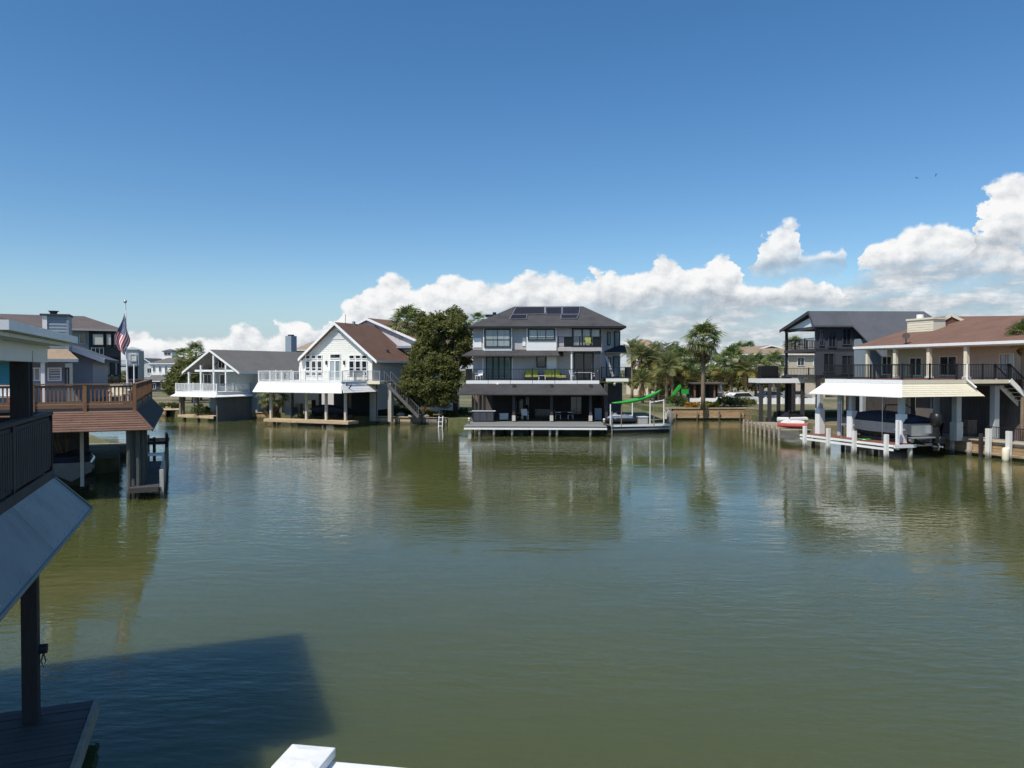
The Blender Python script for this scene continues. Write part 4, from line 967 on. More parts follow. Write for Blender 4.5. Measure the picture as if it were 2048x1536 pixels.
    for y in (2.5, 5.5, 8.5): pile(d, 0.4, y, -1.4, z - 0.06, 0.14, M['pile'])
    # concrete bulkhead walk on the right of the slip
    c = atz(1900, 906, 0); FB = Frame(c.x, c.y, -75)
    d2 = FB.thing('bulkhead_walk', 'brown timber bulkhead walk with pale posts at the right edge', 'bulkhead')
    z2 = 1.02
    boxp(d2, 'walk', M['concrete'], -0.6, 13, 0.05, 2.4, z2 - 0.14, z2)
    for r_ in range(5):
        for k in range(5): boxp(d2, 'plank', M['bulkwood'], -0.5 + 2.6 * k, -0.5 + 2.6 * (k + 1) - 0.02, 0.1 + random.uniform(-.012, .012), 0.2, -0.35 + 0.245 * r_, -0.11 + 0.245 * r_)
    boxp(d2, 'waler', M['bulkpale'], -0.4, 13, -0.02, 0.085, 0.2, 0.36)
    boxp(d2, 'cap', M['bulkpale'], -0.6, 13, -0.05, 0.4, z2 + 0.003, z2 + 0.06)
    for px, zt, m, w in ((1906, 0.86, M['palepile'], .1), (1940, 0.86, M['palepile'], .1), (1963, 1.5, M['darkwood'], .08), (1978, 1.85, M['dockwhite'], .15), (2019, 1.8, M['dockwhite'], .15)):
        q = FB.pxx if False else None; x_ = FB.py(px, 890, -0.1)[0]; boxp(d2, 'post', m, x_ - w, x_ + w, -0.25, -0.055, -1.3, zt)
    x_ = FB.py(2011, 915, -0.4)[0]; MB().tube([(x_, -0.4, -0.15), (x_, -0.4, 0.12), (x_, -0.4, 0.72), (x_, -0.4, 0.82)], [0.12, 0.2, 0.2, 0.1], 12).build('fender', M['cream'], d2, smooth=True)
    railing(d2, (1.5, 1.5, z2), (7.0, 1.5, z2), 0.85, M['black'], pitch=0.13, post=0.07)
    return zd, y_far
zd6, yfar6 = house_tan()

# ---- speedboat on its lift, stern towards the camera
def outboard(parent, x, y, z, s=1.0):
    secs = []
    for (zz, w, d0, d1) in ((0.0, 0.12, -0.14, 0.14), (0.15, 0.2, -0.26, 0.3), (0.42, 0.24, -0.30, 0.36), (0.62, 0.2, -0.24, 0.30), (0.70, 0.10, -0.12, 0.18)):
        secs.append([(x + s * w * math.cos(a), y + s * ((d0 + d1) / 2 + (d1 - d0) / 2 * math.sin(a)), z + s * zz) for a in [2 * math.pi * k / 12 for k in range(12)]])
    o = MB().loft(secs).build('outboard_motor', M['rubber'], parent, smooth=True)
    b = MB(); b.box(x - 0.09 * s, x + 0.09 * s, y - 0.12 * s, y + 0.14 * s, z - 0.75 * s, z + 0.02)
    b.box(x - 0.03 * s, x + 0.03 * s, y - 0.2 * s, y + 0.16 * s, z - 1.2 * s, z - 0.75 * s); b.box(x - 0.16 * s, x + 0.16 * s, y - 0.3 * s, y + 0.14 * s, z - 0.80 * s, z - 0.76 * s)
    b.build('leg', M['rubber'], o)
    p = MB(); yy = y - 0.26 * s
    for k in range(3):
        a = k * 2 * math.pi / 3; c, s_ = math.cos(a), math.sin(a)
        p.prism([(x, yy, z - 0.98 * s), (x + 0.2 * s * c - 0.06 * s * s_, yy + 0.04, z - 0.98 * s + 0.2 * s * s_ + 0.06 * s * c), (x + 0.2 * s * c + 0.06 * s * s_, yy - 0.02, z - 0.98 * s + 0.2 * s * s_ - 0.06 * s * c)], (0, 0.015, 0))
    p.tube([(x, y + 0.2 * s, z - 0.98 * s), (x, y - 0.3 * s, z - 0.98 * s)], [0.07 * s, 0.04 * s], 8)
    p.build('propeller', M['alu'], o)
    MB().box(x - 0.2 * s, x + 0.2 * s, y + 0.12 * s, y + 0.32 * s, z - 0.35 * s, z + 0.05 * s).build('bracket', M['alu'], o)
    return o
def hull(parent, L, w, zk, zg, material, name='hull', transom=0.92, n=12):
    secs = []
    for i in range(n + 1):
        u = i / n; y = L * u; t = max(0.0, (u - 0.45) / 0.55)
        hw = w / 2 * (transom + (1 - transom) * min(1, u / 0.4)) * (1 - t ** 2.4 * 0.97); k = zk + (zg - zk) * 0.75 * t ** 3; gz = zg + 0.18 * t ** 1.5
        ch = k + (gz - k) * (0.42 + 0.2 * t); secs.append([(0, y, k), (hw * 0.82, y, ch), (hw, y, ch + 0.05), (hw * 1.02, y, gz), (hw * 0.93, y, gz + 0.03), (0, y, gz + 0.02 - 0.0), (-hw * 0.93, y, gz + 0.03), (-hw * 1.02, y, gz), (-hw, y, ch + 0.05), (-hw * 0.82, y, ch)])
    return MB().loft(secs).build(name, material, parent, smooth=False)
def speedboat():
    F = F6
    cx = (F.py(1857, 870, -0.3)[0]); z0 = 1.0
    b = thing('speedboat', 'dark grey speedboat with black outboard on a lift under the tan house', 'boat', F.w(cx - 0.35, -0.15, z0), F.a)
    h = hull(b, 7.2, 2.6, 0.0, 1.15, M['boatgrey'])
    boxp(b, 'transom_panel', M['boatsilver'], -0.85, 0.55, -0.06, -0.004, 0.42, 1.05)
    boxp(b, 'swim_platform', M['boatsilver'], -1.15, 0.9, -0.55, -0.065, 0.30, 0.36)
    for s in (-1, 1): MB().tube([(s * 1.0, -0.02, 0.18), (s * 1.0, -0.25, 0.16)], [0.10, 0.14], 10).build('trim_tab', M['alu'], b)
    for s in (-1, 1): MB().box(s * 1.22 - 0.02, s * 1.22 + 0.02, 0.1, 5.6, 0.72, 0.86).build('rub_rail', M['boatsilver'], b)
    # canvas cover and tower
    secs = []
    for i in range(8):
        u = i / 7; y = 0.3 + 5.8 * u; w = 1.22 * (1 - max(0, u - 0.55) ** 1.6 * 1.4); zt = 1.3 + 0.55 * math.sin(math.pi * min(1, 0.15 + u * 0.75))
        secs.append([(-w, y, 1.16), (-w * 0.8, y, 1.2 + (zt - 1.2) * 0.75), (0, y, zt), (w * 0.8, y, 1.2 + (zt - 1.2) * 0.75), (w, y, 1.16)])
    MB().loft(secs, closed=True).build('cover', M['canvas'], b, smooth=True)
    t = MB()
    for s in (-1, 1): t.tube([(s * 1.15, 1.6, 1.1), (s * 1.1, 1.9, 2.0), (s * 0.8, 2.1, 2.25)], 0.035, 8)
    t.tube([(-0.8, 2.1, 2.25), (0.8, 2.1, 2.25)], 0.035, 8); t.build('wakeboard_tower', M['rubber'], b)
    outboard(b, 0.62, -0.45, 1.0, 1.25)
    # lift
    l = thing('boat_lift', 'aluminium boat lift cradle under the grey speedboat', 'boat lift', F.w(cx - 0.35, -0.15, 0), F.a)
    for y in (1.2, 4.8): boxp(l, 'cradle_beam', M['alu'], -2.0, 2.0, y - 0.08, y + 0.08, 0.62, 0.78)
    for s in (-1, 1):
        boxp(l, 'bunk', M['darkplank'], s * 0.6 - 0.08, s * 0.6 + 0.08, 0.4, 5.8, 0.79, 1.12)
        for y in (1.2, 4.8): MB().tube([(s * 1.95, y, 0.7), (s * 1.95, y, 3.9)], 0.015, 6).build('cable', M['alu'], l)
    m = boxp(l, 'guide_post', M['trimwhite'], -2.02, -1.86, -0.1, 0.06, 0.6, 2.4)
speedboat()

# ================================================================== dark two-storey house behind the tan one
F5 = Frame(27.4, 69.5, 2)
def house_dark():
    F = F5; g = F.py; gx = F.pxx
    h = F.thing('dark_gabled_house', 'dark grey two-storey house with slate roof and balcony behind the tan house', 'house')
    yn, yf = -0.6, 7.4; ym = gx(1617, 640, -0.4)[0]
    x0 = -0.4
    zr = gx(1617, 622, x0)[1]; ze = g(1650, 651, yn)[1]; xr = g(1848, 621, ym)[0]
    pk = ym
    s = (zr - ze) / (pk - yn)
    x_cut = g(1706, 650, yn)[0]
    # slopes: front slope short over the balcony, running lower further right
    slab(h, 'roof', [(x0, yn, ze), (x_cut, yn, ze), (x_cut, pk - 0.001, zr), (x0, pk - 0.001, zr)], 0.14, M['slateroof'])
    ylow = yn - 4.2; zl = ze - 4.2 * s
    slab(h, 'roof', [(x_cut + 0.002, yn, ze), (x_cut + 2.6, ylow, zl), (xr + 2.5, ylow, zl), (xr, pk - 0.001, zr), (x_cut + 0.002, pk - 0.001, zr)], 0.14, M['slateroof'])
    slab(h, 'roof', [(x0, pk + 0.001, zr), (xr, pk + 0.001, zr), (xr, yf, ze), (x0, yf, ze)], 0.14, M['slateroof'])
    slab(h, 'roof', [(xr + 0.002, pk, zr), (xr + 2.5, ylow, zl), (xr + 6, ylow, zl), (xr + 6, yf, zl)], 0.12, M['slateroof'])
    for (ya, yb) in ((yn, pk), (yf, pk)):
        MB().prism([(x0 - 0.04, ya, ze + 0.02), (x0 - 0.04, yb, zr + 0.02), (x0 - 0.04, yb, zr - 0.28), (x0 - 0.04, ya, ze - 0.28)], (0.036, 0, 0)).build('rake_board', M['darkwall'], h)
    # pale gable triangle over the porch
    tz = gx(1617, 636, x0)[1]; t0 = ze - 0.02
    MB().prism([(x0 + 0.35, yn + 1.0, t0 - 0.02), (x0 + 0.35, yf - 1.0, t0 - 0.02), (x0 + 0.35, pk, tz + 0.15)], (0.1, 0, 0)).build('gable_panel', M['trimwhite'], h)
    boxp(h, 'porch_beam', M['darkwall'], x0 + 0.3, x0 + 0.5, yn + 0.5, yf - 0.5, ze - 0.3, ze - 0.03)
    zb = g(1660, 697, 0)[1]; zd = g(1660, 750, 0)[1]
    px_ = 4.2
    # near wall (faces the water), side and back walls with open porch on the left
    xe = xr + 1.5
    xn = g(1631, 700, 0)[0]; boxp(h, 'wall', M['darkwall'], xn, xe, 0.0, 0.2, zd - 0.3, ze - 0.02)
    boxp(h, 'wall', M['darkwall'], px_, px_ + 0.2, 0.204, 6.9, zd - 0.3, ze - 0.02)
    boxp(h, 'wall', M['darkwall'], px_ + 0.2, xe, 6.7, 6.9, zd - 0.3, ze - 0.02)
    for x in (xn + 0.3, xn + 3.2, xn + 6.2):
        for y in (0.15, 6.6): boxp(h, 'pier', M['darkwood'], x - 0.15, x + 0.15, y - 0.12, y + 0.15, GZ, zd - 0.302)
    boxp(h, 'ground_floor_wall', M['shade'], px_ + 1.5, xe, 4.5, 4.7, GZ, zd - 0.302)
    boxp(h, 'floor_slab', M['darkwall'], xn, xe, 0.21, 6.69, zd - 0.29, zd - 0.1)
    boxp(h, 'wall', M['bluesiding'], x_cut + 0.4, xe, -0.9, -0.004, zd - 0.3, ze - 1.2)
    boxp(h, 'balcony_floor', M['darkwall'], x0 + 0.3, px_ - 0.004, 0.0, 7.0, zb - 0.28, zb)
    boxp(h, 'porch_floor', M['darkwall'], x0 + 0.3, px_ - 0.004, 0.0, 7.0, zd - 0.3, zd)
    for (x, y) in ((x0 + 0.45, 6.8),):
        boxp(h, 'column', M['black'], x - 0.11, x + 0.11, y - 0.11, y + 0.11, GZ if y > 1 else zd, ze - 0.31)
    railing(h, (x0 + 0.45, 0.3, zb), (x0 + 0.45, 6.7, zb), 1.0, M['black'], pitch=0.16, bal=0.03, skip_ends=(True, True))
    railing(h, (x0 + 0.45, 6.85, zb), (px_, 6.85, zb), 1.0, M['black'], pitch=0.16, bal=0.03, skip_ends=(True, True))
    for (p0, p1, q0, q1) in ((1638, 1648, 658, 692), (1656, 1672, 660, 695), (1684, 1702, 656, 690), (1646, 1668, 706, 745), (1682, 1706, 710, 748)):
        a0, z1 = g(p0, q0, 0); a1, z0 = g(p1, q1, 0); window(h, 'y', -0.004, a0, a1, z0, z1, nx=2, frame=M['darkwall'], fw=0.08, glass=M['glass'])
    # white frame of the next deck over (low boat house with dark posts)
    b = F.thing('boat_house', 'open boat house with white beam and dark posts left of the white slip awning', 'boat house')
    zB = atz(1560, 766, 0).z
    p0 = aty(1523, 757, 73.0); z1 = p0.z; zc = aty(1523, 766, 73).z
    L0 = F.l(aty(1520, 757, 73.0)); L1 = F.l(aty(1640, 757, 73.0))
    y0, y1 = L0.y, L0.y + 3.2
    boxp(b, 'beam', M['trimwhite'], L0.x, L1.x + 1.5, y0, y0 + 0.1, zc, z1); boxp(b, 'beam', M['trimwhite'], L0.x, L0.x + 0.1, y0 + 0.104, y1, zc, z1 - 0.002)
    boxp(b, 'roof_deck', M['darkwood'], L0.x + 0.104, L1.x + 1.5, y0 + 0.104, y1, zc + 0.05, z1 - 0.02)
    for px, yy in ((1522, y0 + 0.3), (1539, y0 + 0.2), (1557, y0 + 5), (1587, y0 + 5.4), (1605, y0 + 0.4)):
        q, _ = F.py(px, 800, yy); boxp(b, 'post', M['darkwood'], q - 0.15, q + 0.15, yy - 0.15, yy + 0.15, 0.5, zc - 0.002)
    railing(b, (L0.x + 0.1, y0 + 0.15, z1), (L1.x + 1.4, y0 + 0.15, z1), 1.0, M['black'], pitch=0.14)
    q0, zq = F.py(1516, 732, y0 + 0.6); q1, _ = F.py(1556, 732, y0 + 0.6)
    boxp(b, 'privacy_screen', M['rubber'], q0, q1, y0 + 0.55, y0 + 0.62, z1 + 0.02, zq)
    return zd
house_dark()

# ---- small side dock with two jet skis, left of the slip
def jetski(loc, rot, label, m1, m2):
    t = thing('jet_ski', label, 'jet ski', loc, rot, 'jet skis parked on the side dock')
    secs = []
    for i in range(9):
        u = i / 8; y = -1.4 + 2.8 * u; w = 0.55 * (1 - max(0, u - 0.5) ** 2 * 3.4); k = 0.05 + 0.3 * max(0, u - 0.6) ** 1.5
        secs.append([(0, y, k), (w, y, 0.28), (w, y, 0.45), (w * 0.55, y, 0.55), (-w * 0.55, y, 0.55), (-w, y, 0.45), (-w, y, 0.28)])
    MB().loft(secs).build('hull', m1, t)
    MB().loft([[(x * s, y, z) for x, z in ((-0.3, 0.5), (0.3, 0.5), (0.2, zt), (-0.2, zt))] for (y, s, zt) in ((-1.1, 0.7, 0.75), (-0.5, 0.9, 0.85), (0.1, 1, 0.8), (0.4, 1.1, 1.0), (1.1, 0.3, 0.62))]).build('seat', m2, t, smooth=False)
    h = MB(); h.tube([(0, 0.35, 0.9), (0, 0.2, 1.12)], 0.05, 6); h.tube([(-0.35, 0.12, 1.14), (0.35, 0.12, 1.14)], 0.03, 6); h.build('handlebar', M['rubber'], t)
    return t
def side_dock():
    a = atz(1489, 845, 0.75); b = atz(1560, 861, 0.75)
    d = thing('side_dock', 'weathered side dock on many piles left of the white awning', 'dock', (0, 0, 0))
    p, q = Vector((a.x, a.y, 0.75)), Vector((b.x, b.y, 0.75)); dv = (q - p); L = dv.length; ang_ = math.atan2(dv.y, dv.x)
    d.location = (p.x, p.y, 0); d.rotation_euler = (0, 0, ang_)
    planks(d, 0, L, 0.05, 2.6, 0.8, M['plank'], 0.18, along='y')
    boxp(d, 'stringer', M['pile'], -0.05, L + 0.05, 0.0, 0.12, 0.55, 0.755); boxp(d, 'stringer', M['pile'], -0.05, L + 0.05, 2.4, 2.55, 0.55, 0.75)
    for i in range(9): pile(d, L * i / 8, -0.06, -1.3, 1.05, 0.10, M['plank'])
    pile(d, L, 2.7, -1.3, 1.1, 0.1, M['plank'])
    F = Frame(p.x, p.y, math.degrees(ang_))
    c = F.w(L - 1.3, 1.45, 0.81); jetski(c, R(66), 'red jet ski parked on the weathered side dock', M['red'], M['boatwhite']).scale = (0.82,) * 3
    e = atz(1586, 843, 0.7)
    l = thing('floating_pad', 'low grey floating pad beside the side dock carrying the white jet ski', 'float', (e.x, e.y + 0.2, 0), 0.1)
    boxp(l, 'pad', M['greyplank'], -1.9, 1.9, -1.2, 1.2, -0.1, 0.55)
    boxp(l, 'bumper', M['alu'], -1.96, -1.902, -1.1, 1.1, 0.3, 0.5); boxp(l, 'bumper', M['alu'], 1.902, 1.96, -1.1, 1.1, 0.3, 0.5)
    jetski((e.x - 0.1, e.y + 0.2, 0.56), R(100), 'white jet ski on the floating pad between dock and slip', M['boatwhite'], M['rubber'])
side_dock()

# ================================================================== nearest neighbour on the left (in its own shade)
AXIS = 21.5
oN1 = atz(106, 943, 3.85); FN1 = Frame(oN1.x, oN1.y, AXIS)     # far right corner of its deck; y runs along the canal
def neighbour_near():
    F = FN1; zd = 3.85
    h = F.thing('neighbour_boat_house', 'near dark boat house with sheet-metal apron, slatted rail and white-edged porch roof at left', 'boat house')
    Y0 = -13.0                                                  # runs towards and past the camera
    # apron: sheets of weathered metal, one side to the canal, one to the far neighbour
    zb = 3.14; OV = 0.47
    n = 4; yl = [Y0 + (OV - Y0) * i / n for i in range(n + 1)]
    for i in range(n):
        y0, y1 = yl[i] + (0.006 if i else 0), yl[i + 1]
        t1 = y1 - OV if i == n - 1 else y1
        MB().prism([(0.02, y0, zd - 0.10), (OV + 0.02, y0, zb), (OV + 0.02, y1, zb), (0.02, t1, zd - 0.10)], (-0.012, 0, -0.03)).build('apron_sheet', M['metalapron'], h)
    MB().prism([(0.0, 0.03, zd - 0.10), (OV, OV + 0.02, zb), (-7, OV + 0.02, zb), (-7, 0.03, zd - 0.10)], (0, -0.012, -0.03)).build('apron_sheet', M['darkroof'], h)
    sc = MB(); sl = Vector((OV, 0, zb - zd + 0.10)); nn = Vector((-(zb - zd + 0.10), 0, OV)).normalized()
    for k in range(int(-Y0 / 0.45)):
        for u in (0.08, 0.92): c = Vector((0.02, -0.15 - 0.45 * k, zd - 0.10)) + sl * u; sc.tube([c - nn * 0.002, c + nn * 0.008], 0.012, 6)
    sc.build('fasteners', M['alu'], h, kind='stuff')
    barp(h, 'drip_edge', M['metalapron'], (OV + 0.02, Y0, zb - 0.012), (OV + 0.02, OV, zb - 0.012), 0.035, 0.05)
    barp(h, 'hip_cap', M['metalapron'], (0.02, 0.02, zd - 0.09), (OV + 0.03, OV + 0.03, zb + 0.01), 0.05, 0.02)
    # deck and dark slatted guard
    boxp(h, 'deck', M['darkplank'], -7, -0.004, Y0, -0.004, zd - 0.22, zd - 0.02)
    boxp(h, 'deck_fascia', M['darkwood'], 0.0, 0.016, Y0, 0.0, zd - 0.12, zd + 0.04)
    for (p, q) in (((-0.05, Y0, zd), (-0.05, -0.05, zd)), ((-0.05, -0.05, zd), (-6.5, -0.05, zd))):
        p, q = Vector(p), Vector(q)
        rl = MB(); rl.bar(p + Vector((0, 0, 0.95)), q + Vector((0, 0, 0.95)), 0.14, 0.05); rl.bar(p + Vector((0, 0, 0.85)), q + Vector((0, 0, 0.85)), 0.05, 0.09); rl.bar(p + Vector((0, 0, 0.1)), q + Vector((0, 0, 0.1)), 0.05, 0.09)
        L = (q - p).length; k = int(L / 2.2)
        for i in range(k + 1): c = p.lerp(q, i / k); rl.bar(c, c + Vector((0, 0, 0.93)), 0.1)
        o = rl.build('railing', M['darkwood'], h)
        m = int(min(L, 9) / 0.125)
        e = (p - q).normalized() if p.y < q.y - 1 else (q - p).normalized(); st = q if p.y < q.y - 1 else p
        me = MB().box(-0.045, 0.045, -0.045, 0.045, 0.10, 0.84).mesh('picket', M['darkwood'])
        for i in range(1, m): place('picket', me, o, st + e * (0.125 * i))
    # posts up to the porch roof, lamp conduit
    zr = 6.0
    for px in (42,):
        y, _ = F.pxx(px, 760, -0.2); boxp(h, 'porch_post', M['darkwood'], -0.32, -0.08, y - 0.12, y + 0.12, zd, zr - 0.22)
        boxp(h, 'conduit', M['darkwall'], -0.078, -0.05, y - 0.02, y + 0.02, zd, zr - 0.22)
    for y in (-6.5, -10): boxp(h, 'porch_post', M['darkwood'], -1.5, -1.26, y - 0.12, y + 0.12, zd, zr - 0.12)
    # porch roof: white gutter edge, pale soffit, hip slopes
    xe, yr, yj, xj = 0.22, 0.15, -4.5, -1.0
    top_ = [(xe, yj, zr), (xe, yr, zr), (-9, yr, zr), (-9, yj, zr)]
    b = MB(); b.add(top_ + [(-4.2, yr - 4.4, zr + 1.7)] + [(p[0], p[1], p[2] - 0.06) for p in top_], [(0, 1, 4), (1, 2, 4), (2, 3, 4), (0, 4, 3), (8, 7, 6, 5), (0, 5, 6, 1), (1, 6, 7, 2), (2, 7, 8, 3), (3, 8, 5, 0)])
    b.build('roof', M['umberroof'], h)
    MB().prism([(xj, Y0, zr - 0.06), (xj, yj - 0.004, zr - 0.06), (-4.2, yj - 0.004, zr + 1.6), (-9, yj - 0.004, zr - 0.06), (-9, Y0, zr - 0.06), (-4.2, Y0, zr + 1.6)][0:4], (0, Y0 - yj, 0)).build('roof', M['umberroof'], h)
    boxp(h, 'gutter', M['trimwhite'], xe + 0.003, xe + 0.12, yj, yr + 0.1, zr - 0.06, zr + 0.05); boxp(h, 'gutter', M['trimwhite'], -9, xe, yr + 0.004, yr + 0.1, zr - 0.06, zr + 0.05)
    boxp(h, 'soffit', M['white'], -9, xe, yj, yr, zr - 0.115, zr - 0.065); boxp(h, 'soffit', M['white'], -9, xj, Y0, yj - 0.01, zr - 0.115, zr - 0.065)
    boxp(h, 'beam', M['white'], -0.4, -0.05, yj, -0.05, zr - 0.38, zr - 0.12); boxp(h, 'beam', M['white'], -8, -0.404, -0.3, -0.05, zr - 0.38, zr - 0.12)
    y, z = F.pxx(12, 681, -0.6); boxp(h, 'ceiling_lamp', M['trimwhite'], -1.0, -0.62, y - 0.25, y + 0.25, zr - 0.35, zr - 0.12)
    # posts down into the dock
    pts_ = []
    yl0 = None
    for px, pyb in ((63, 1440),):
        q = F.l(atz(px, pyb, 0.45)); boxp(h, 'post', M['darkwood'], q.x - 0.10, q.x + 0.10, q.y - 0.10, q.y + 0.10, -1.2, zd - 0.22)
        c = MB().tube([(q.x + 0.10, q.y + 0.05, 1.45), (q.x + 0.2, q.y + 0.05, 1.45)], 0.07, 10).build('cleat_float', M['darkwood'], h)
        MB().tube([(q.x + 0.15, q.y + 0.05, 1.39), (q.x + 0.18, q.y + 0.05, 1.27), (q.x + 0.15, q.y + 0.05, 1.18), (q.x + 0.12, q.y + 0.05, 1.27), (q.x + 0.15, q.y + 0.05, 1.39)], 0.012, 6).build('rope', M['pile'], c)
        qx, qy = q.x, q.y
    boxp(h, 'post', M['darkwood'], -5.6, -5.3, -0.6, -0.3, -1.2, zd - 0.22)
    # its low dock
    d = F.thing('near_dock', 'low dark plank dock at the foot of the near post, bottom left', 'dock')
    a = F.l(atz(188, 1400, 0.45)); bb = F.l(atz(30, 1425, 0.45))
    xr_, ye = a.x, a.y
    planks(d, xr_ - 1.75, xr_ - 0.02, ye - 9, ye, 0.45, M['darkplank'], 0.16, along='x')
    boxp(d, 'edge_board', M['plank'], xr_, xr_ + 0.06, ye - 9, ye, 0.22, 0.47)
    boxp(d, 'stringer', M['darkwood'], xr_ - 1.7, xr_ - 1.55, ye - 9, ye - 0.1, 0.18, 0.40); boxp(d, 'stringer', M['darkwood'], xr_ - 0.16, xr_ - 0.004, ye - 9, ye - 0.1, 0.18, 0.40)
    for y in (ye - 0.3, ye - 3.5, ye - 7): pile(d, xr_ - 0.25, y, -1.3, 0.40, 0.1, M['darkwood']); pile(d, xr_ - 1.5, y, -1.3, 0.40, 0.1, M['darkwood'])
    return zd
neighbour_near()

# our own white deck rail, at the camera's feet
def own_deck():
    zt = EYE - 1.07
    c = atz(608, 1514, zt); p1 = atz(790, 1536, zt - 0.03); p0 = atz(655, 1524, zt - 0.03)
    t = thing('deck_railing', 'white vinyl deck railing with square post cap at the bottom edge', 'railing', (c.x, c.y, 0))
    zd = zt - 1.08
    L = Vector((c.x, c.y, 0)); dr = (p1 - p0); dr.z = 0; dr.normalize(); dl = Vector((-0.62, -0.78, 0)).normalized()
    a = math.atan2(dr.y, dr.x); 
    post = MB().box(-0.052, 0.052, -0.052, 0.052, zd, zt - 0.02).build('post', M['vinyl'], t); post.rotation_euler = (0, 0, a)
    cap = MB().loft([[(x * s, y * s, z) for x, y in ((-1, -1), (1, -1), (1, 1), (-1, 1))] for s, z in ((0.062, zt - 0.03), (0.066, zt - 0.025), (0.066, zt), (0.03, zt + 0.006))]).build('post_cap', M['vinyl'], t, bevel=0.004)
    cap.rotation_euler = (0, 0, a)
    for d, n in ((dr, 3.0), (dl, 1.6)):
        s = d * 0.055
        barp(t, 'top_rail', M['vinyl'], Vector((s.x, s.y, zt - 0.06)), Vector((d.x * n, d.y * n, zt - 0.06)), 0.09, 0.06)
        barp(t, 'bottom_rail', M['vinyl'], Vector((s.x, s.y, zd + 0.12)), Vector((d.x * n, d.y * n, zd + 0.12)), 0.05, 0.05)
        me = MB().box(-0.018, 0.018, -0.018, 0.018, zd + 0.145, zt - 0.095).mesh('baluster', M['vinyl'])
        for i in range(1, int(n / 0.12)): place('baluster', me, t, (d.x * 0.12 * i, d.y * 0.12 * i, 0), (0, 0, a))
        e = MB().box(-0.052, 0.052, -0.052, 0.052, zd, zt - 0.02).build('post', M['vinyl'], t); e.location = (d.x * n, d.y * n, 0)
    f = thing('deck_floor', 'pale plank deck floor behind the white rail under the camera', 'deck', (c.x, c.y, 0), a)
    for i in range(14): boxp(f, 'plank', M['greyplank'], -1.6, 4.2, -3.6 + i * 0.26, -3.6 + i * 0.26 + 0.25, zd - 0.04, zd - 0.001)
    for x in (-1.2, 3.6): boxp(f, 'post', M['palepile'], x - 0.1, x + 0.1, -0.4, -0.2, -1.2, zd - 0.05)
    boxp(f, 'joist', M['pile'], -1.55, 4.15, -0.5, -0.1, zd - 0.3, zd - 0.045)
own_deck()

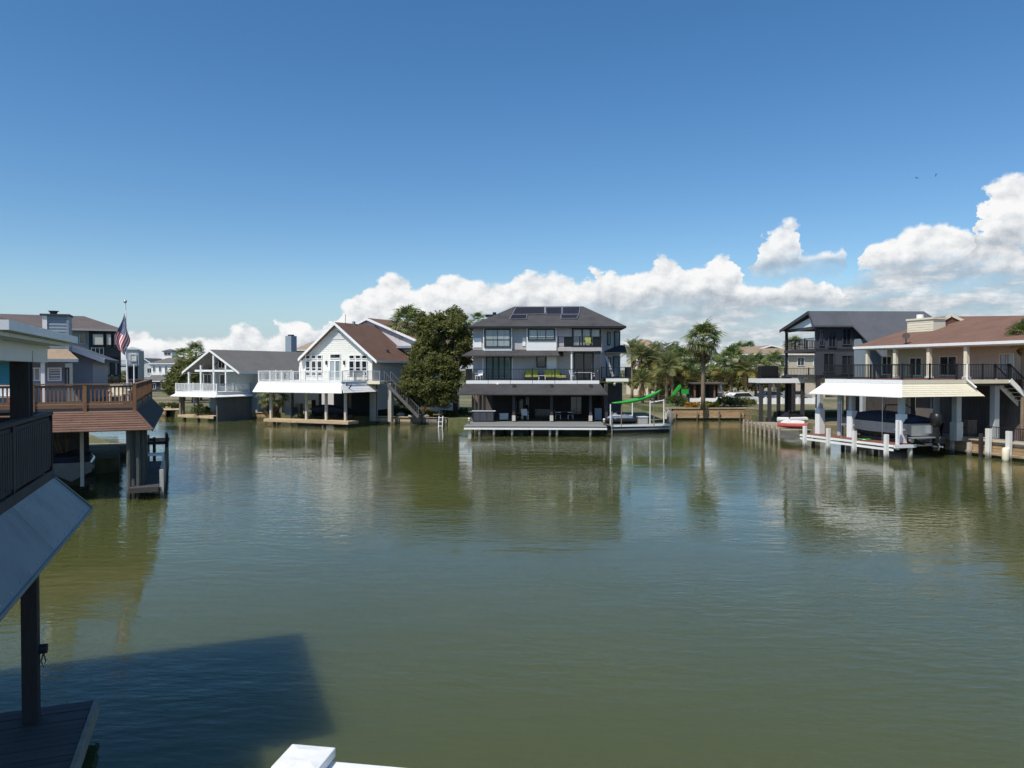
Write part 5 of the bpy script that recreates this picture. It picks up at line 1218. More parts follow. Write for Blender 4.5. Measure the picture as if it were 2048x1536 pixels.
# ================================================================== second neighbour: shake apron, redwood rail, blue house
oN2 = atz(298, 1003, 0.0); FN2 = Frame(oN2.x, oN2.y, AXIS + 1.5)
def neighbour_second():
    F = FN2; g = F.py; gx = F.pxx
    b = F.thing('redwood_boat_house', 'boat house with brown shake apron and redwood deck rail on the left bank', 'boat house')
    YD, XD = 1.3, -0.75
    zd = 3.92; zA = g(290, 861, YD - 0.75)[1]; zt = g(270, 821, YD)[1]
    xR = g(269, 815, YD)[0]; xB = g(305, 861, YD - 0.75)[0]
    yfar = gx(302, 785, xR)[0]
    XL = xR - 14
    # apron shakes: one course per row
    n = 9
    for i in range(n):
        t0, t1 = i / n, (i + 1) / n; P = lambda t, up: (YD - 0.75 * (1 - t), zA + (zt - zA) * t + up)
        (y0, z0), (y1, z1) = P(t0, 0.035), P(min(1, t1 + 0.02), 0.004)
        r0, r1 = xB + (xR - xB) * t0, xB + (xR - xB) * t1
        MB().prism([(XL, y0, z0), (r0, y0, z0), (r1, y1, z1), (XL, y1, z1)], (0, 0.015, -0.035)).build('shake_course', M['course'], b)
    barp(b, 'hip_cap', M['course'], (xB, YD - 0.76, zA + 0.03), (xR, YD, zt + 0.03), 0.14, 0.03)
    slab(b, 'side_apron', [(xB + 0.004, YD - 0.75, zA), (xB + 0.004, yfar + 0.7, zA), (xR + 0.01, yfar, zt), (xR + 0.01, YD, zt)], 0.06, M['darkroof'])
    # deck edge and beams
    boxp(b, 'deck_fascia', M['darkwood'], XL, xR, YD, YD + 0.06, zt - 0.03, zd - 0.03); boxp(b, 'deck_fascia', M['darkwood'], xR, xR + 0.05, YD, yfar, zt - 0.03, zd - 0.03)
    planks(b, XL, xR, YD + 0.07, yfar, zd, M['redwoodh'], 0.35, along='x', name='deck_plank')
    # redwood rail, every baluster its own piece
    def redrail(p, q, posts):
        p, q = Vector(p), Vector(q); L = (q - p).length; d = (q - p).normalized(); U = Vector((0, 0, 1))
        r = MB(); r.bar(p + U * 0.98, q + U * 0.98, 0.16, 0.05); r.bar(p + U * 0.88, q + U * 0.88, 0.05, 0.10); r.bar(p + U * 0.20, q + U * 0.20, 0.05, 0.10)
        r.bar(p + U * 0.05, q + U * 0.05, 0.06, 0.16)
        o = r.build('railing', M['redwoodh'], b)
        for i in range(posts + 1): c = p.lerp(q, i / posts); MB().box(c.x - 0.07, c.x + 0.07, c.y - 0.07, c.y + 0.07, zt - 0.1, c.z + 0.95).build('rail_post', M['redwood'], o)
        k = int(L / 0.15); me = MB().box(-0.03, 0.03, -0.022, 0.022, 0.15, 0.93).mesh('baluster', M['redwood'])
        for i in range(1, k): place('baluster', me, o, p + d * (L * i / k))
    redrail((xR - 7.5, YD + 0.03, zd), (xR, YD + 0.03, zd), 4)
    redrail((xR, YD + 0.1, zd), (xR, yfar, zd), 3)
    redrail((xR - 7.5, yfar, zd), (xR, yfar, zd), 4)
    # posts in the water: a cluster of weathered piles at the corner
    for px, y, r, zt_ in ((257, 0.9, 0.10, 2.9), (266, 1.3, 0.12, 2.9), (275, 1.0, 0.10, 2.9), (283, 1.5, 0.11, 2.9), (290, 2.4, 0.10, 2.9)):
        q = g(px, 920, y)[0]; MB().tube([(q, y, -1.4), (q + 0.02, y, 1.2), (q, y, zA + 0.3)], [r * 1.1, r, r * 0.95], 9).build('post', M['darkpile'], b)
    for y in (5.5, 9.5): boxp(b, 'post', M['pile'], xR - 0.35, xR - 0.1, y, y + 0.25, -1.4, zt - 0.05)
    q = g(164, 890, YD + 1.6)[0]; boxp(b, 'post', M['palepile'], q - 0.07, q + 0.07, YD + 1.5, YD + 1.64, 0.4, zt - 0.04)
    boxp(b, 'ceiling', M['shade'], XL, xR - 0.1, YD + 0.2, yfar - 0.1, zt - 0.12, zt - 0.04)
    # boat hanging in the slip
    bt = thing('skiff', 'small dark skiff resting in the slip behind the corner piles', 'boat', F.w(xR - 2.6, YD + 1.6, 0.62), F.a + R(4))
    hull(bt, 4.6, 1.7, 0, 0.8, M['boatgrey']); boxp(bt, 'cover', M['canvas'], -0.7, 0.7, 0.4, 2.4, 0.8, 1.05)
    boxp(bt, 'cradle', M['pile'], -0.9, 0.9, 1.0, 1.2, -0.3, 0.02); boxp(bt, 'cradle', M['pile'], -0.9, 0.9, 3.0, 3.2, -0.3, 0.06)
    lp = F.thing('slip_platform', 'low brown plank platform on piles left of the dark skiff', 'platform')
    planks(lp, xR - 7.5, xR - 4.2, YD + 2.0, YD + 5.6, 0.72, M['bulkpale'], 0.2, along='x'); boxp(lp, 'fascia', M['pile'], xR - 7.5, xR - 4.2, YD + 1.92, YD + 1.99, 0.38, 0.70)
    for x in (xR - 7.2, xR - 4.4):
        for y in (YD + 2.2, YD + 5.3): pile(lp, x, y, -1.3, 0.67, 0.13, M['darkpile'])
    # dock along the canal with pale end board and outer piles
    d = F.thing('canal_side_dock', 'dark plank dock with slanting outer piles along the redwood boat house', 'dock')
    xo = gx(300, 985, 0)[0] if False else 0.35
    planks(d, -0.75, xo, 0.4, 10.5, 0.55, M['darkplank'], 0.2, along='x')
    boxp(d, 'end_board', M['darkplank'], -0.75, xo, 0.33, 0.39, 0.34, 0.54); boxp(d, 'side_board', M['darkplank'], xo + 0.03, xo + 0.09, 0.4, 10.5, 0.34, 0.54)
    for i, y in enumerate((0.5, 2.0, 3.6, 5.4, 7.4, 9.6)): MB().bar((xo + 0.14, y, -1.3), (xo + 0.12, y, 1.25 + 0.02 * i), 0.16).build('pile', M['palepile'] if i < 3 else M['pile'], d)
    t0, z_ = g(283, 874, 5.0); t1, _ = g(322, 874, 5.0)
    tb = thing('white_bench', 'white timber bench top on legs at the middle of the dark canal dock', 'bench', F.w((t0 + t1) / 2 - 0.2, 5.2, 0.55), F.a)
    boxp(tb, 'seat', M['trimwhite'], -0.75, 0.75, -0.3, 0.3, 0.85, 0.95)
    for sx in (-1, 1): boxp(tb, 'leg', M['trimwhite'], sx * 0.7 - 0.05, sx * 0.7 + 0.05, -0.28, 0.28, 0, 0.85)
    # shore edge under the boat house: sunlit timber walk and shed
    s = F.thing('shore_walk', 'sunlit timber shore walk behind the redwood slip', 'walkway')
    planks(s, XL + 3, xR - 1.2, yfar + 0.4, yfar + 1.7, 0.78, M['bulkpale'], 0.32, along='x')
    boxp(s, 'bulkhead_face', M['pile'], XL + 3, xR - 1.2, yfar + 0.3, yfar + 0.39, -1.0, 0.75)
    for i in range(4): pile(s, XL + 4 + i * 3, yfar + 0.2, -1.2, 0.95, 0.13, M['pile'])
    far_dock = atz(334, 884, 0.9)
    l = thing('mooring_piles', 'cluster of dark mooring piles with cross beams standing in the water off the left bank', 'mooring', (far_dock.x, far_dock.y, 0), F.a)
    for (x, y, zt_) in ((0, 0, 1.4), (-0.75, 0.3, 1.2), (-0.1, 3, 1.3), (-1.2, 2.6, 1.2)): pile(l, x, y, -1.2, zt_, 0.10, M['darkwood'])
    boxp(l, 'cross_beam', M['darkwood'], -1.3, 0.1, 0.1, 0.3, 0.75, 0.95); boxp(l, 'cross_beam', M['darkwood'], -1.3, 0.1, 2.7, 2.9, 0.75, 0.95)
    # ---------------------------------------------------------------- the blue house behind the deck
    h = F.thing('blue_house', 'blue-grey clapboard house with tall chimney behind the redwood deck', 'house')
    YB = 7.0
    xw = g(186, 740, YB)[0]; x_l = g(-60, 740, YB)[0]; zw = g(150, 714, YB)[1]
    lap_wall(h, 'y', YB, lambda z: (x_l - 6, g(130, 740, YB)[0]), zd - 0.2, g(60, 716, YB)[1], M['bluesiding'], 0.16, name='clapboard_wall')
    # projecting gabled part on the right
    gp, gz = g(131, 684, YB + 1.4); ge, gze = g(209, 718, YB + 1.4); gw0 = g(186, 720, YB + 2)[0]
    MB().prism([(gp - 0.2, YB + 2, zd - 0.2), (gw0, YB + 2, zd - 0.2), (gw0, YB + 2, gze + 0.1), (gp - 0.2, YB + 2, gz - 0.25)], (0, 8, 0)).build('wall', M['bluesiding'], h)
    slab(h, 'roof', [(gp - 0.3, YB + 1.4, gz), (ge, YB + 1.4, gze), (ge, YB + 11, gze), (gp - 0.3, YB + 11, gz)], 0.14, M['slateroof'])
    MB().prism([(gp - 0.3, YB + 1.36, gz + 0.03), (ge, YB + 1.36, gze + 0.03), (ge, YB + 1.36, gze - 0.22), (gp - 0.3, YB + 1.36, gz - 0.22)], (0, 0.036, 0)).build('rake_board', M['trimwhite'], h)
    boxp(h, 'ground_floor_wall', M['shade'], x_l - 6, gw0 - 0.6, YB + 5, YB + 5.2, GZ, zd - 0.22)
    for x in (gw0 - 0.4, gw0 - 3.5, gw0 - 6.5): boxp(h, 'pier', M['darkwood'], x - 0.15, x + 0.15, YB + 2.1, YB + 2.4, GZ - 0.2, zd - 0.21)
    # low tan porch roof across the front
    r1, ze = g(157, 718, YB - 1.0); rt, zt2 = g(125, 690, YB + 1.0)
    slab(h, 'porch_roof', [(x_l - 7, YB - 1.0, ze), (r1, YB - 1.0, ze), (rt, YB + 1.0, zt2), (x_l - 7, YB + 1.0, zt2)], 0.12, M['tanroof'])
    boxp(h, 'gutter', M['bluesiding'], x_l - 7, r1, YB - 1.06, YB - 1.004, ze - 0.14, ze)
    # chimney in clapboards
    c0, cz = g(80, 631, YB + 0.4); c1, _ = g(133, 631, YB + 0.4)
    lap_wall(h, 'y', YB + 0.4, lambda z: (c0 + 0.3, c1), zt2 - 0.9, cz, M['bluesiding'], 0.15, name='chimney_clapboard', joined=False, back=1.2)
    boxp(h, 'chimney_corner', M['trimwhite'], c0 + 0.10, c0 + 0.296, YB + 0.34, YB + 0.52, zt2 - 0.8, cz); boxp(h, 'chimney_corner', M['bluesiding'], c1 + 0.003, c1 + 0.1, YB + 0.34, YB + 1.5, zt2 - 0.9, cz)
    boxp(h, 'chimney_cap', M['slateroof'], c0, c1 + 0.14, YB + 0.28, YB + 1.65, cz + 0.003, cz + 0.09)
    q, z = g(107, 622, YB + 0.9); MB().tube([(q, YB + 0.9, cz + 0.09), (q, YB + 0.9, z - 0.03), (q, YB + 0.9, z)], [0.12, 0.2, 0.26], 10).build('flue', M['darkwall'], h)
    # windows, teal wall, columns
    def win(px0, px1, py0, py1, **k):
        a0, z1 = g(px0, py0, YB - 0.035); a1, z0 = g(px1, py1, YB - 0.035); return window(h, 'y', YB - 0.035, a0, a1, z0, z1, **k)
    win(57, 82, 735, 762, nx=2, glass=M['glassblue']); win(95, 124, 735, 762, split=(0.2, 0.4, 0.6, 0.8), glass=M['bluesiding'], name='shutter_window')
    win(130, 139, 735, 770, frame=M['darkwall'], name='door')
    q = g(86, 740, YB - 0.8)[0]; boxp(h, 'porch_column', M['trimwhite'], q - 0.08, q + 0.08, YB - 0.9, YB - 0.74, zd, ze - 0.14)
    a0, z1 = g(-40, 722, YB - 0.3); a1, z0 = g(45, 790, YB - 0.3); boxp(h, 'teal_panel', M['teal'], a0, a1, YB - 0.3, YB - 0.04, zd, z1)
    # furniture on the deck
    X = lambda px, y: g(px, 790, y)[0]
    chair(F, X(8, 4), 4.0, zd, R(15), 'white and teal deck chair left of the dark porch post', frame=M['trimwhite'], seat=M['trimwhite'])
    chair(F, X(24, 4.6), 4.6, zd, R(-20), 'red deck chair beside the white one by the dark porch post', frame=M['red'], seat=M['trimwhite'])
    for i, px in enumerate((232, 246)):
        chair(F, X(px, 4 + i), 4.0 + i, zd, R(30 * i), ('cream deck chair left of the flagpole behind the redwood rail', 'cream deck chair right by the flagpole behind the redwood rail')[i], frame=M['cream'])
    # flagpole and flag on the deck
    yp = 6.2; xp, zt3 = g(250.5, 605, yp); _, zb3 = g(254, 770, yp); 
    f = thing('flagpole', 'tall white flagpole with silver ball on the redwood deck', 'flagpole', F.w(xp, yp, zd), F.a)
    MB().tube([(0.08, 0, 0), (0.0, 0, zt3 - zd)], [0.045, 0.025], 8).build('pole', M['trimwhite'], f)
    c = Vector((0, 0, zt3 - zd + 0.05)); MB().loft([[c + Vector((0.08 * math.sin(t) * math.cos(a), 0.08 * math.sin(t) * math.sin(a), -0.08 * math.cos(t))) for a in [2 * math.pi * k / 10 for k in range(10)]] for t in [math.pi * (0.02 + 0.96 * j / 8) for j in range(9)]]).build('ball_finial', M['alu'], f, smooth=True)
    xq, zq = g(268, 729, yp); f2 = thing('short_pole', 'short white pole right of the flagpole on the redwood deck', 'pole', F.w(xq, yp, zd), F.a)
    MB().tube([(0, 0, 0), (0, 0, zq - zd)], [0.04, 0.03], 8).build('pole', M['trimwhite'], f2); boxp(f2, 'foot', M['trimwhite'], -0.09, 0.09, -0.09, 0.09, 0.001, 0.05)
    _, zf1 = g(252, 621, yp); _, zf0 = g(252, 692, yp)
    flag(F, xp, yp, zf1, zf0)
    return zd

def flag_material():
    """stripes and canton mapped on the cloth's own u (fly) and v (hoist) coordinates"""
    m = bpy.data.materials.new('flag_cloth'); m.use_nodes = True; t = m.node_tree; b = t.nodes['Principled BSDF']
    uv = t.nodes.new('ShaderNodeUVMap'); sp = t.nodes.new('ShaderNodeSeparateXYZ'); t.links.new(uv.outputs[0], sp.inputs[0])
    u, v = Sock(t, sp.outputs[0]), Sock(t, sp.outputs[1])
    stripe = ((v * 6.5)._m('FRACT'))._m('LESS_THAN', 0.5)                      # 13 stripes, red first and last
    canton = u._m('LESS_THAN', 0.4)._m('MULTIPLY', v._m('GREATER_THAN', 6 / 13))
    su = (u * 27.5)._m('FRACT') - 0.5; sv = ((v - 6 / 13) * 16.7)._m('FRACT') - 0.5
    star = (su * su + sv * sv)._m('LESS_THAN', 0.05)
    m1 = t.nodes.new('ShaderNodeMixRGB'); t.links.new(stripe.o, m1.inputs[0]); m1.inputs[1].default_value = (0.84, 0.83, 0.81, 1); m1.inputs[2].default_value = (0.58, 0.03, 0.04, 1)
    m2 = t.nodes.new('ShaderNodeMixRGB'); t.links.new(star.o, m2.inputs[0]); m2.inputs[1].default_value = (0.015, 0.03, 0.13, 1); m2.inputs[2].default_value = (0.78, 0.78, 0.76, 1)
    m3 = t.nodes.new('ShaderNodeMixRGB'); t.links.new(canton.o, m3.inputs[0]); t.links.new(m1.outputs[0], m3.inputs[1]); t.links.new(m2.outputs[0], m3.inputs[2])
    t.links.new(m3.outputs[0], b.inputs['Base Color']); b.inputs['Roughness'].default_value = 0.8
    return m
def flag(F, xp, yp, ztop, zbot):
    """a limp flag: the hoist is on the pole, the fly end hangs down in folds"""
    Hh = (ztop - zbot) * 0.56; Lf = (ztop - zbot) * 1.05; NU, NV = 40, 16; vs, fs, uvs = [], [], []
    for i in range(NU + 1):
        u = i / NU
        for j in range(NV + 1):
            v = j / NV
            w = math.sin(min(1.0, 0.08 + u * 1.1) * math.pi / 2) ** 0.8
            drop = Lf * 0.70 * u + 0.10 * u * (v - 0.5)
            x = 0.50 * (0.40 - v) * w + 0.13 * math.sin(u * 5.2 + v * 2.0) * w - 0.10 * u
            vs.append((x, 0.10 * math.sin(v * 8.5 + u * 2.5) * w - 0.03, Hh * v * (1 - 0.62 * w) - drop)); uvs.append((u, v))
    for i in range(NU):
        for j in range(NV): a = i * (NV + 1) + j; fs.append((a, a + NV + 1, a + NV + 2, a + 1))
    me = bpy.data.meshes.new('flag'); me.from_pydata(vs, [], fs); l = me.uv_layers.new(name='UVMap')
    for lp in me.loops: l.data[lp.index].uv = uvs[lp.vertex_index]
    me.materials.append(flag_material()); me.polygons.foreach_set('use_smooth', [True] * len(me.polygons))
    t = thing('flag', 'limp red, white and blue striped flag hanging from the flagpole', 'flag', F.w(xp, yp - 0.05, ztop - Hh), F.a)
    o = bpy.data.objects.new('cloth', me); COL.objects.link(o); o.parent = t
    sd = o.modifiers.new('thick', 'SOLIDIFY'); sd.thickness = 0.004
    rp = MB(); rp.tube([(0.02, 0.0, Hh), (0.02, 0.0, -0.1)], 0.012, 5); rp.build('halyard', M['trimwhite'], t)
neighbour_second()
def bare_tree():
    p = atz(128, 925, GZ + 0.05); t = thing('bare_tree', 'pale bare little tree on the shore under the shake apron', 'tree', p); rng = random.Random(4); b = MB()
    for k in range(7):
        a = k * 0.9; e = Vector((0.5 * math.cos(a), 0.5 * math.sin(a), 1.5 + 0.25 * (k % 3))); b.tube([(0.05 * math.cos(a), 0.05 * math.sin(a), -0.1), e * 0.5 + Vector((rng.uniform(-.15, .15), 0, 0.1)), e], [0.09, 0.05, 0.015], 6)
    b.build('trunk', M['palmbark'], t, smooth=True)
bare_tree()

# ================================================================== third house on the left bank, brown hip roof and lit blinds
def neighbour_third():
    c = aty(240, 745, 62); F = Frame(c.x, c.y, AXIS + 6.5); g = F.py
    h = F.thing('brown_hip_house', 'two-storey house with dark brown hip roof and pale window blinds behind the flag', 'house')
    x0 = g(-80, 700, 0)[0]; x1 = g(238, 700, 0)[0]; ze = g(200, 661, -0.8)[1]; zt = g(120, 631, 5)[1]
    ex1 = g(246, 661, -0.8)[0]; rx1 = g(168, 633, 5)[0]
    z2 = g(200, 694, 0)[1]
    for (a, b) in ((x0 - 6, g(178, 700, 0)[0]),): boxp(h, 'wall', M['bluesiding'], a, b, 0, 10, GZ, ze + 0.05)
    boxp(h, 'wall', M['greygreen'], g(178, 700, 0)[0] + 0.004, x1, 1.6, 10, GZ, ze + 0.05)
    hip_roof(h, x0 - 8, ex1, -0.8, 11, ze + 0.15, x0 - 3, rx1, 5, zt, M['umberroof'], M['greywall'])
    # corner porch of dark posts with pale blinds
    for px in (179, 209.5, 224.5, 239): q = g(px, 700, 0.1)[0]; boxp(h, 'post', M['black'], q - 0.1, q + 0.1, 0.02, 0.22, GZ, ze - 0.02)
    boxp(h, 'balcony', M['darkwall'], g(178, 700, 0)[0], x1 + 0.1, -0.05, 1.6, z2 - 0.75, z2 - 0.02)
    for (a, b) in ((184, 208), (211.5, 223.5), (227, 237.5)):
        q0, z1 = g(a, 667, -0.72); q1, z0 = g(b, 691, -0.72); window(h, 'y', -0.72, q0, q1, z0, z1, frame=M['black'], glass=M['screen'], fw=0.04)
    railing(h, (g(183, 700, 0)[0], -0.1, z2 - 0.7), (g(207, 700, 0)[0], -0.1, z2 - 0.7), 0.65, M['trimwhite'], pitch=0.25, bal=0.05, post=0.05)
    for (a, b, c_, d_, gl) in ((158, 171, 668, 688, M['glass']), (187, 206, 716, 752, M['glassblue']), (213, 222, 716, 752, M['glassblue']), (228, 237, 716, 752, M['glassblue'])):
        y = 0 if a < 175 else 1.6
        q0, z1 = g(a, c_, y); q1, z0 = g(b, d_, y); window(h, 'y', y - 0.004, q0, q1, z0, z1, frame=M['black'] if a > 175 else M['greywall'], glass=gl)
neighbour_third()

def tower_house():
    c = aty(256, 745, 96); F = Frame(c.x, c.y, AXIS - 4); g = F.py
    h = F.thing('narrow_house', 'narrow pale green house with white window right behind the flagpole', 'house')
    x1 = g(277, 720, 0)[0]; zt = g(265, 699, 0)[1]; x0 = g(252, 720, 0)[0]
    boxp(h, 'wall', M['greywhite'], x0, x1, 0, 0.3, GZ, zt); boxp(h, 'wall', M['greygreen'], x0, x1, 0.304, 4.5, GZ, zt - 0.1)
    MB().prism([(x0 - 0.15, -0.15, zt), (x1 + 0.15, -0.15, zt), ((x0 + x1) / 2, -0.15, zt + 0.35)], (0, 4.8, 0)).build('roof', M['trimwhite'], h)
    q0, z1 = g(260, 708, 0); q1, z0 = g(273, 723, 0); window(h, 'y', -0.004, q0, q1, z0, z1, glass=M['screen'])
    q0, z1 = g(256, 731, 0); q1, z0 = g(276, 758, 0); window(h, 'y', -0.004, q0, q1, z0, z1, nx=3, frame=M['darkwall'])
    railing(h, (x0 - 0.6, -0.8, g(260, 731, 0)[1]), (x1, -0.8, g(260, 731, 0)[1]), 0.6, M['darkwall'], pitch=0.25); boxp(h, 'balcony', M['darkwall'], x0 - 0.6, x1, -0.9, -0.004, g(260, 734, 0)[1], g(260, 731, 0)[1])
tower_house()

# ------------------------------------------------------------------ plants
def leaf_cloud(mb, centre, rad, n, size, rng, flat=0.0):
    """n small leaf faces scattered round a point"""
    cx, cy, cz = centre
    for _ in range(n):
        a = rng.uniform(0, 2 * math.pi); z = rng.uniform(-1, 1); r = rng.random() ** 0.45; q = math.sqrt(1 - z * z)
        p = Vector((cx + rad[0] * r * q * math.cos(a), cy + rad[1] * r * q * math.sin(a), cz + rad[2] * r * z))
        d = Vector((rng.gauss(0, 1), rng.gauss(0, 1), rng.gauss(0, 0.6))).normalized(); e = d.cross(Vector((rng.gauss(0, 1), rng.gauss(0, 1), rng.gauss(0, 1) + 0.4))).normalized()
        s = size * rng.uniform(0.6, 1.35); i = len(mb.v)
        mb.v += [tuple(p - d * s), tuple(p + e * s * 0.45), tuple(p + d * s), tuple(p - e * s * 0.45)]; mb.f.append((i, i + 1, i + 2, i + 3))
def broad_tree(name, label, base, height, lobes, leaf, seed, trunk_r=0.2, density=1.0, size=0.16, group=None, cat='tree', clump=0.62, bark=None):
    """lobes: (dx, dy, z, rx, rz) in metres from the base; every lobe is filled with leaf clumps, limbs run to the lobes"""
    rng = random.Random(seed); t = thing(name, label, cat, base, 0, group)
    tr = MB(); fork = height * 0.34
    lx = rng.uniform(-.2, .2); tr.tube([(0, 0, -0.2), (lx * 0.5, 0, fork * 0.5), (lx, 0, fork)], [trunk_r * 1.25, trunk_r, trunk_r * 0.85], 9)
    for (dx, dy, z, rx, rz) in lobes:
        m = Vector((lx + dx * 0.45, dy * 0.45, fork + (z - fork) * 0.55)); tr.tube([(lx, 0, fork - 0.15), m, (dx, dy, z), (dx * 1.05, dy, z + rz * 0.6)], [trunk_r * 0.62, trunk_r * 0.42, trunk_r * 0.22, 0.02], 6)
        for _ in range(3):
            e = Vector((dx + rng.uniform(-.8, .8) * rx, dy + rng.uniform(-.8, .8) * rx, z + rng.uniform(-.5, .7) * rz)); tr.tube([m.lerp(Vector((dx, dy, z)), 0.5), e], [trunk_r * 0.2, 0.015], 5)
    tr.build('trunk', bark or M['bark'], t, smooth=True)
    mb = MB()
    for (dx, dy, z, rx, rz) in lobes:
        k = int(24 * density * (rx * rz) ** 0.75) + 5
        for _ in range(k):
            a = rng.uniform(0, 2 * math.pi); w = rng.uniform(-1, 1); r = rng.uniform(0.45, 1.05); q = math.sqrt(1 - w * w)
            c = (dx + rx * r * q * math.cos(a), dy + rx * r * q * math.sin(a), z + rz * r * w)
            cs = clump * rng.uniform(0.55, 1.2); leaf_cloud(mb, c, (cs, cs, cs * 0.75), int(46 * rng.uniform(0.6, 1.3)), size, rng)
    mb.build('crown', leaf, t)
    return t

def fan_frond(material, seed, dead=False):
    """petiole along +x and a pleated fan of blades with drooping tips"""
    rng = random.Random(seed); mb = MB(); L = 0.95
    mb.tube([(0, 0, 0), (L * 0.5, 0, 0.04), (L, 0, 0.0)], [0.022, 0.018, 0.012], 4)
    n = 20
    for i in range(n):
        a = R(-100 + 200 * i / (n - 1)) * (0.55 if dead else 1); l = (0.85 + 0.2 * math.cos(a)) * rng.uniform(0.9, 1.08); w = 0.055
        d = Vector((math.cos(a), math.sin(a), 0)); s = Vector((-d.y, d.x, 0)); o = Vector((L, 0, 0)); dr = -0.22 - 0.12 * rng.random() - (0.35 if dead else 0)
        m = o + d * l * 0.6 + Vector((0, 0, 0.03 + (0.05 if i % 2 else -0.02))); e = o + d * l * 0.93 + Vector((0, 0, dr))
        i0 = len(mb.v); mb.v += [tuple(o - s * 0.012), tuple(o + s * 0.012), tuple(m + s * w), tuple(m - s * w), tuple(e + s * 0.012), tuple(e - s * 0.012)]
        mb.f += [(i0, i0 + 1, i0 + 2, i0 + 3), (i0 + 3, i0 + 2, i0 + 4, i0 + 5)]
    return mb.mesh('frond', material)
def feather_frond(material, seed):
    rng = random.Random(seed); mb = MB(); L = 2.3; pts = []
    for i in range(8): u = i / 7; pts.append(Vector((L * u * (1 - 0.12 * u), 0, 0.35 * math.sin(u * 1.6) - 0.75 * u * u)))
    mb.tube(pts, [0.03 * (1 - 0.8 * i / 7) + 0.004 for i in range(8)], 4)
    for i in range(30):
        u = 0.14 + 0.85 * i / 29; k = u * 7; j = min(6, int(k)); p = pts[j].lerp(pts[j + 1], k - j); t = (pts[j + 1] - pts[j]).normalized()
        for s in (-1, 1):
            l = 0.62 * math.sin(math.pi * (0.15 + 0.8 * u)) + 0.1; d = (t * 0.75 + Vector((0, s * 0.85, 0.18 + rng.uniform(-.12, .12)))).normalized(); n = Vector((t.x, 0, t.z)) * 0.028
            m = p + d * l * 0.55; e = p + d * l + Vector((0, 0, -0.16 * l - 0.03)); i0 = len(mb.v)
            mb.v += [tuple(p - n * 0.5), tuple(p + n * 0.5), tuple(m + n), tuple(m - n), tuple(e)]; mb.f += [(i0, i0 + 1, i0 + 2, i0 + 3), (i0 + 3, i0 + 2, i0 + 4)]
    return mb.mesh('frond', material)
FAN = [fan_frond(M['frond'], i) for i in range(3)]; FANGREY = [fan_frond(M['greyfrond'], 5 + i) for i in range(2)]
FANYEL = [fan_frond(M['yellowfrond'], 9)]; FANDEAD = [fan_frond(M['deadfrond'], 11 + i, True) for i in range(2)]
FEA = [feather_frond(M['greyfrond'], 21 + i) for i in range(3)]; FEAY = [feather_frond(M['yellowfrond'], 31)]; FEAD = [feather_frond(M['deadfrond'], 33)]
def palm(label, base, height, crown, seed, kind='fan', n=30, dead=8, r=0.17, group='palm trees', lean=0.0, live=None):
    rng = random.Random(seed); t = thing('palm_tree', label, 'palm tree', base, 0, group)
    pts = [(lean * (k / 5) ** 2, 0, -0.15 + (height + 0.15) * k / 5) for k in range(6)]
    MB().tube(pts, [r * 1.35] + [r * (1.05 - 0.05 * k) for k in range(5)], 10).build('trunk', M['palmbark'], t, smooth=True)
    top_ = Vector(pts[-1]); sc = crown / (1.85 if kind == 'fan' else 2.2)
    lv = live or (FAN if kind == 'fan' else FEA); dd = FANDEAD if kind == 'fan' else FEAD; yl = FANYEL if kind == 'fan' else FEAY
    for i in range(n):
        u = (i + 0.5) / n; pitch = R(82 - 125 * u ** 0.85) if kind == 'fan' else R(78 - 95 * u); yaw = i * 2.39996 + rng.uniform(-.2, .2)
        me = rng.choice(yl) if u > 0.85 and rng.random() < 0.6 else rng.choice(lv)
        place('frond', me, t, top_ + Vector((0, 0, 0.25 * (1 - u))), (rng.uniform(-.35, .35), -pitch, yaw), sc * rng.uniform(0.85, 1.12))
    for i in range(dead):
        place('dry_frond', rng.choice(dd), t, top_ + Vector((0, 0, -0.15 - 0.5 * rng.random())), (rng.uniform(-.4, .4), R(rng.uniform(48, 78)), rng.uniform(0, 6.28)), sc * rng.uniform(0.65, 0.9))
    return t
def shrub(name, label, base, rx, rz, leaf, seed, n=None, size=0.10, group='garden shrubs'):
    rng = random.Random(seed); t = thing(name, label, 'shrub', base, 0, group)
    st = MB()
    for _ in range(6): st.tube([(rng.uniform(-.1, .1), rng.uniform(-.1, .1), -0.05), (rng.uniform(-.6, .6) * rx, rng.uniform(-.6, .6) * rx, rz * rng.uniform(0.6, 1.2))], [0.03, 0.008], 5)
    st.build('stem', M['bark'], t); mb = MB()
    for _ in range(int(14 * max(1, rx * 1.5))):
        c = (rng.uniform(-.8, .8) * rx, rng.uniform(-.6, .6) * rx, rz * rng.uniform(0.25, 1.2)); leaf_cloud(mb, c, (rx * 0.4, rx * 0.4, rz * 0.35), 55, size, rng)
    mb.build('foliage', leaf, t); return t

# ================================================================== raised lot between the charcoal and the tan house
LOTZ = 1.30
lot = [(17.4, 84.6), (25.5, 84.6), (26.6, 78), (48, 78), (70, 100), (70, 150), (16, 150), (15.6, 90)]
struct(MB().prism([(x, y, LOTZ) for x, y in lot], (0, 0, -0.7)).build('raised_lot', M['ground']))
bw = thing('timber_bulkhead', 'tan timber bulkhead of stacked planks in front of the raised lot', 'bulkhead', (17.0, 84.45, 0))
for r_ in range(6):
    for k in range(3):
        a, c = 0.0 + 2.9 * k + (0.7 if r_ % 2 else 0), 2.9 * (k + 1) + (0.7 if r_ % 2 and k < 2 else 0) - (0.2 if k == 2 else 0)
        boxp(bw, 'plank', M['bulkwood'], a + 0.01, c - 0.01, -0.05 + random.uniform(-.012, .012), 0.06, -0.3 + 0.26 * r_, -0.05 + 0.26 * r_)
boxp(bw, 'cap', M['bulkpale'], -0.2, 8.7, -0.16, 0.3, 1.27, 1.34)
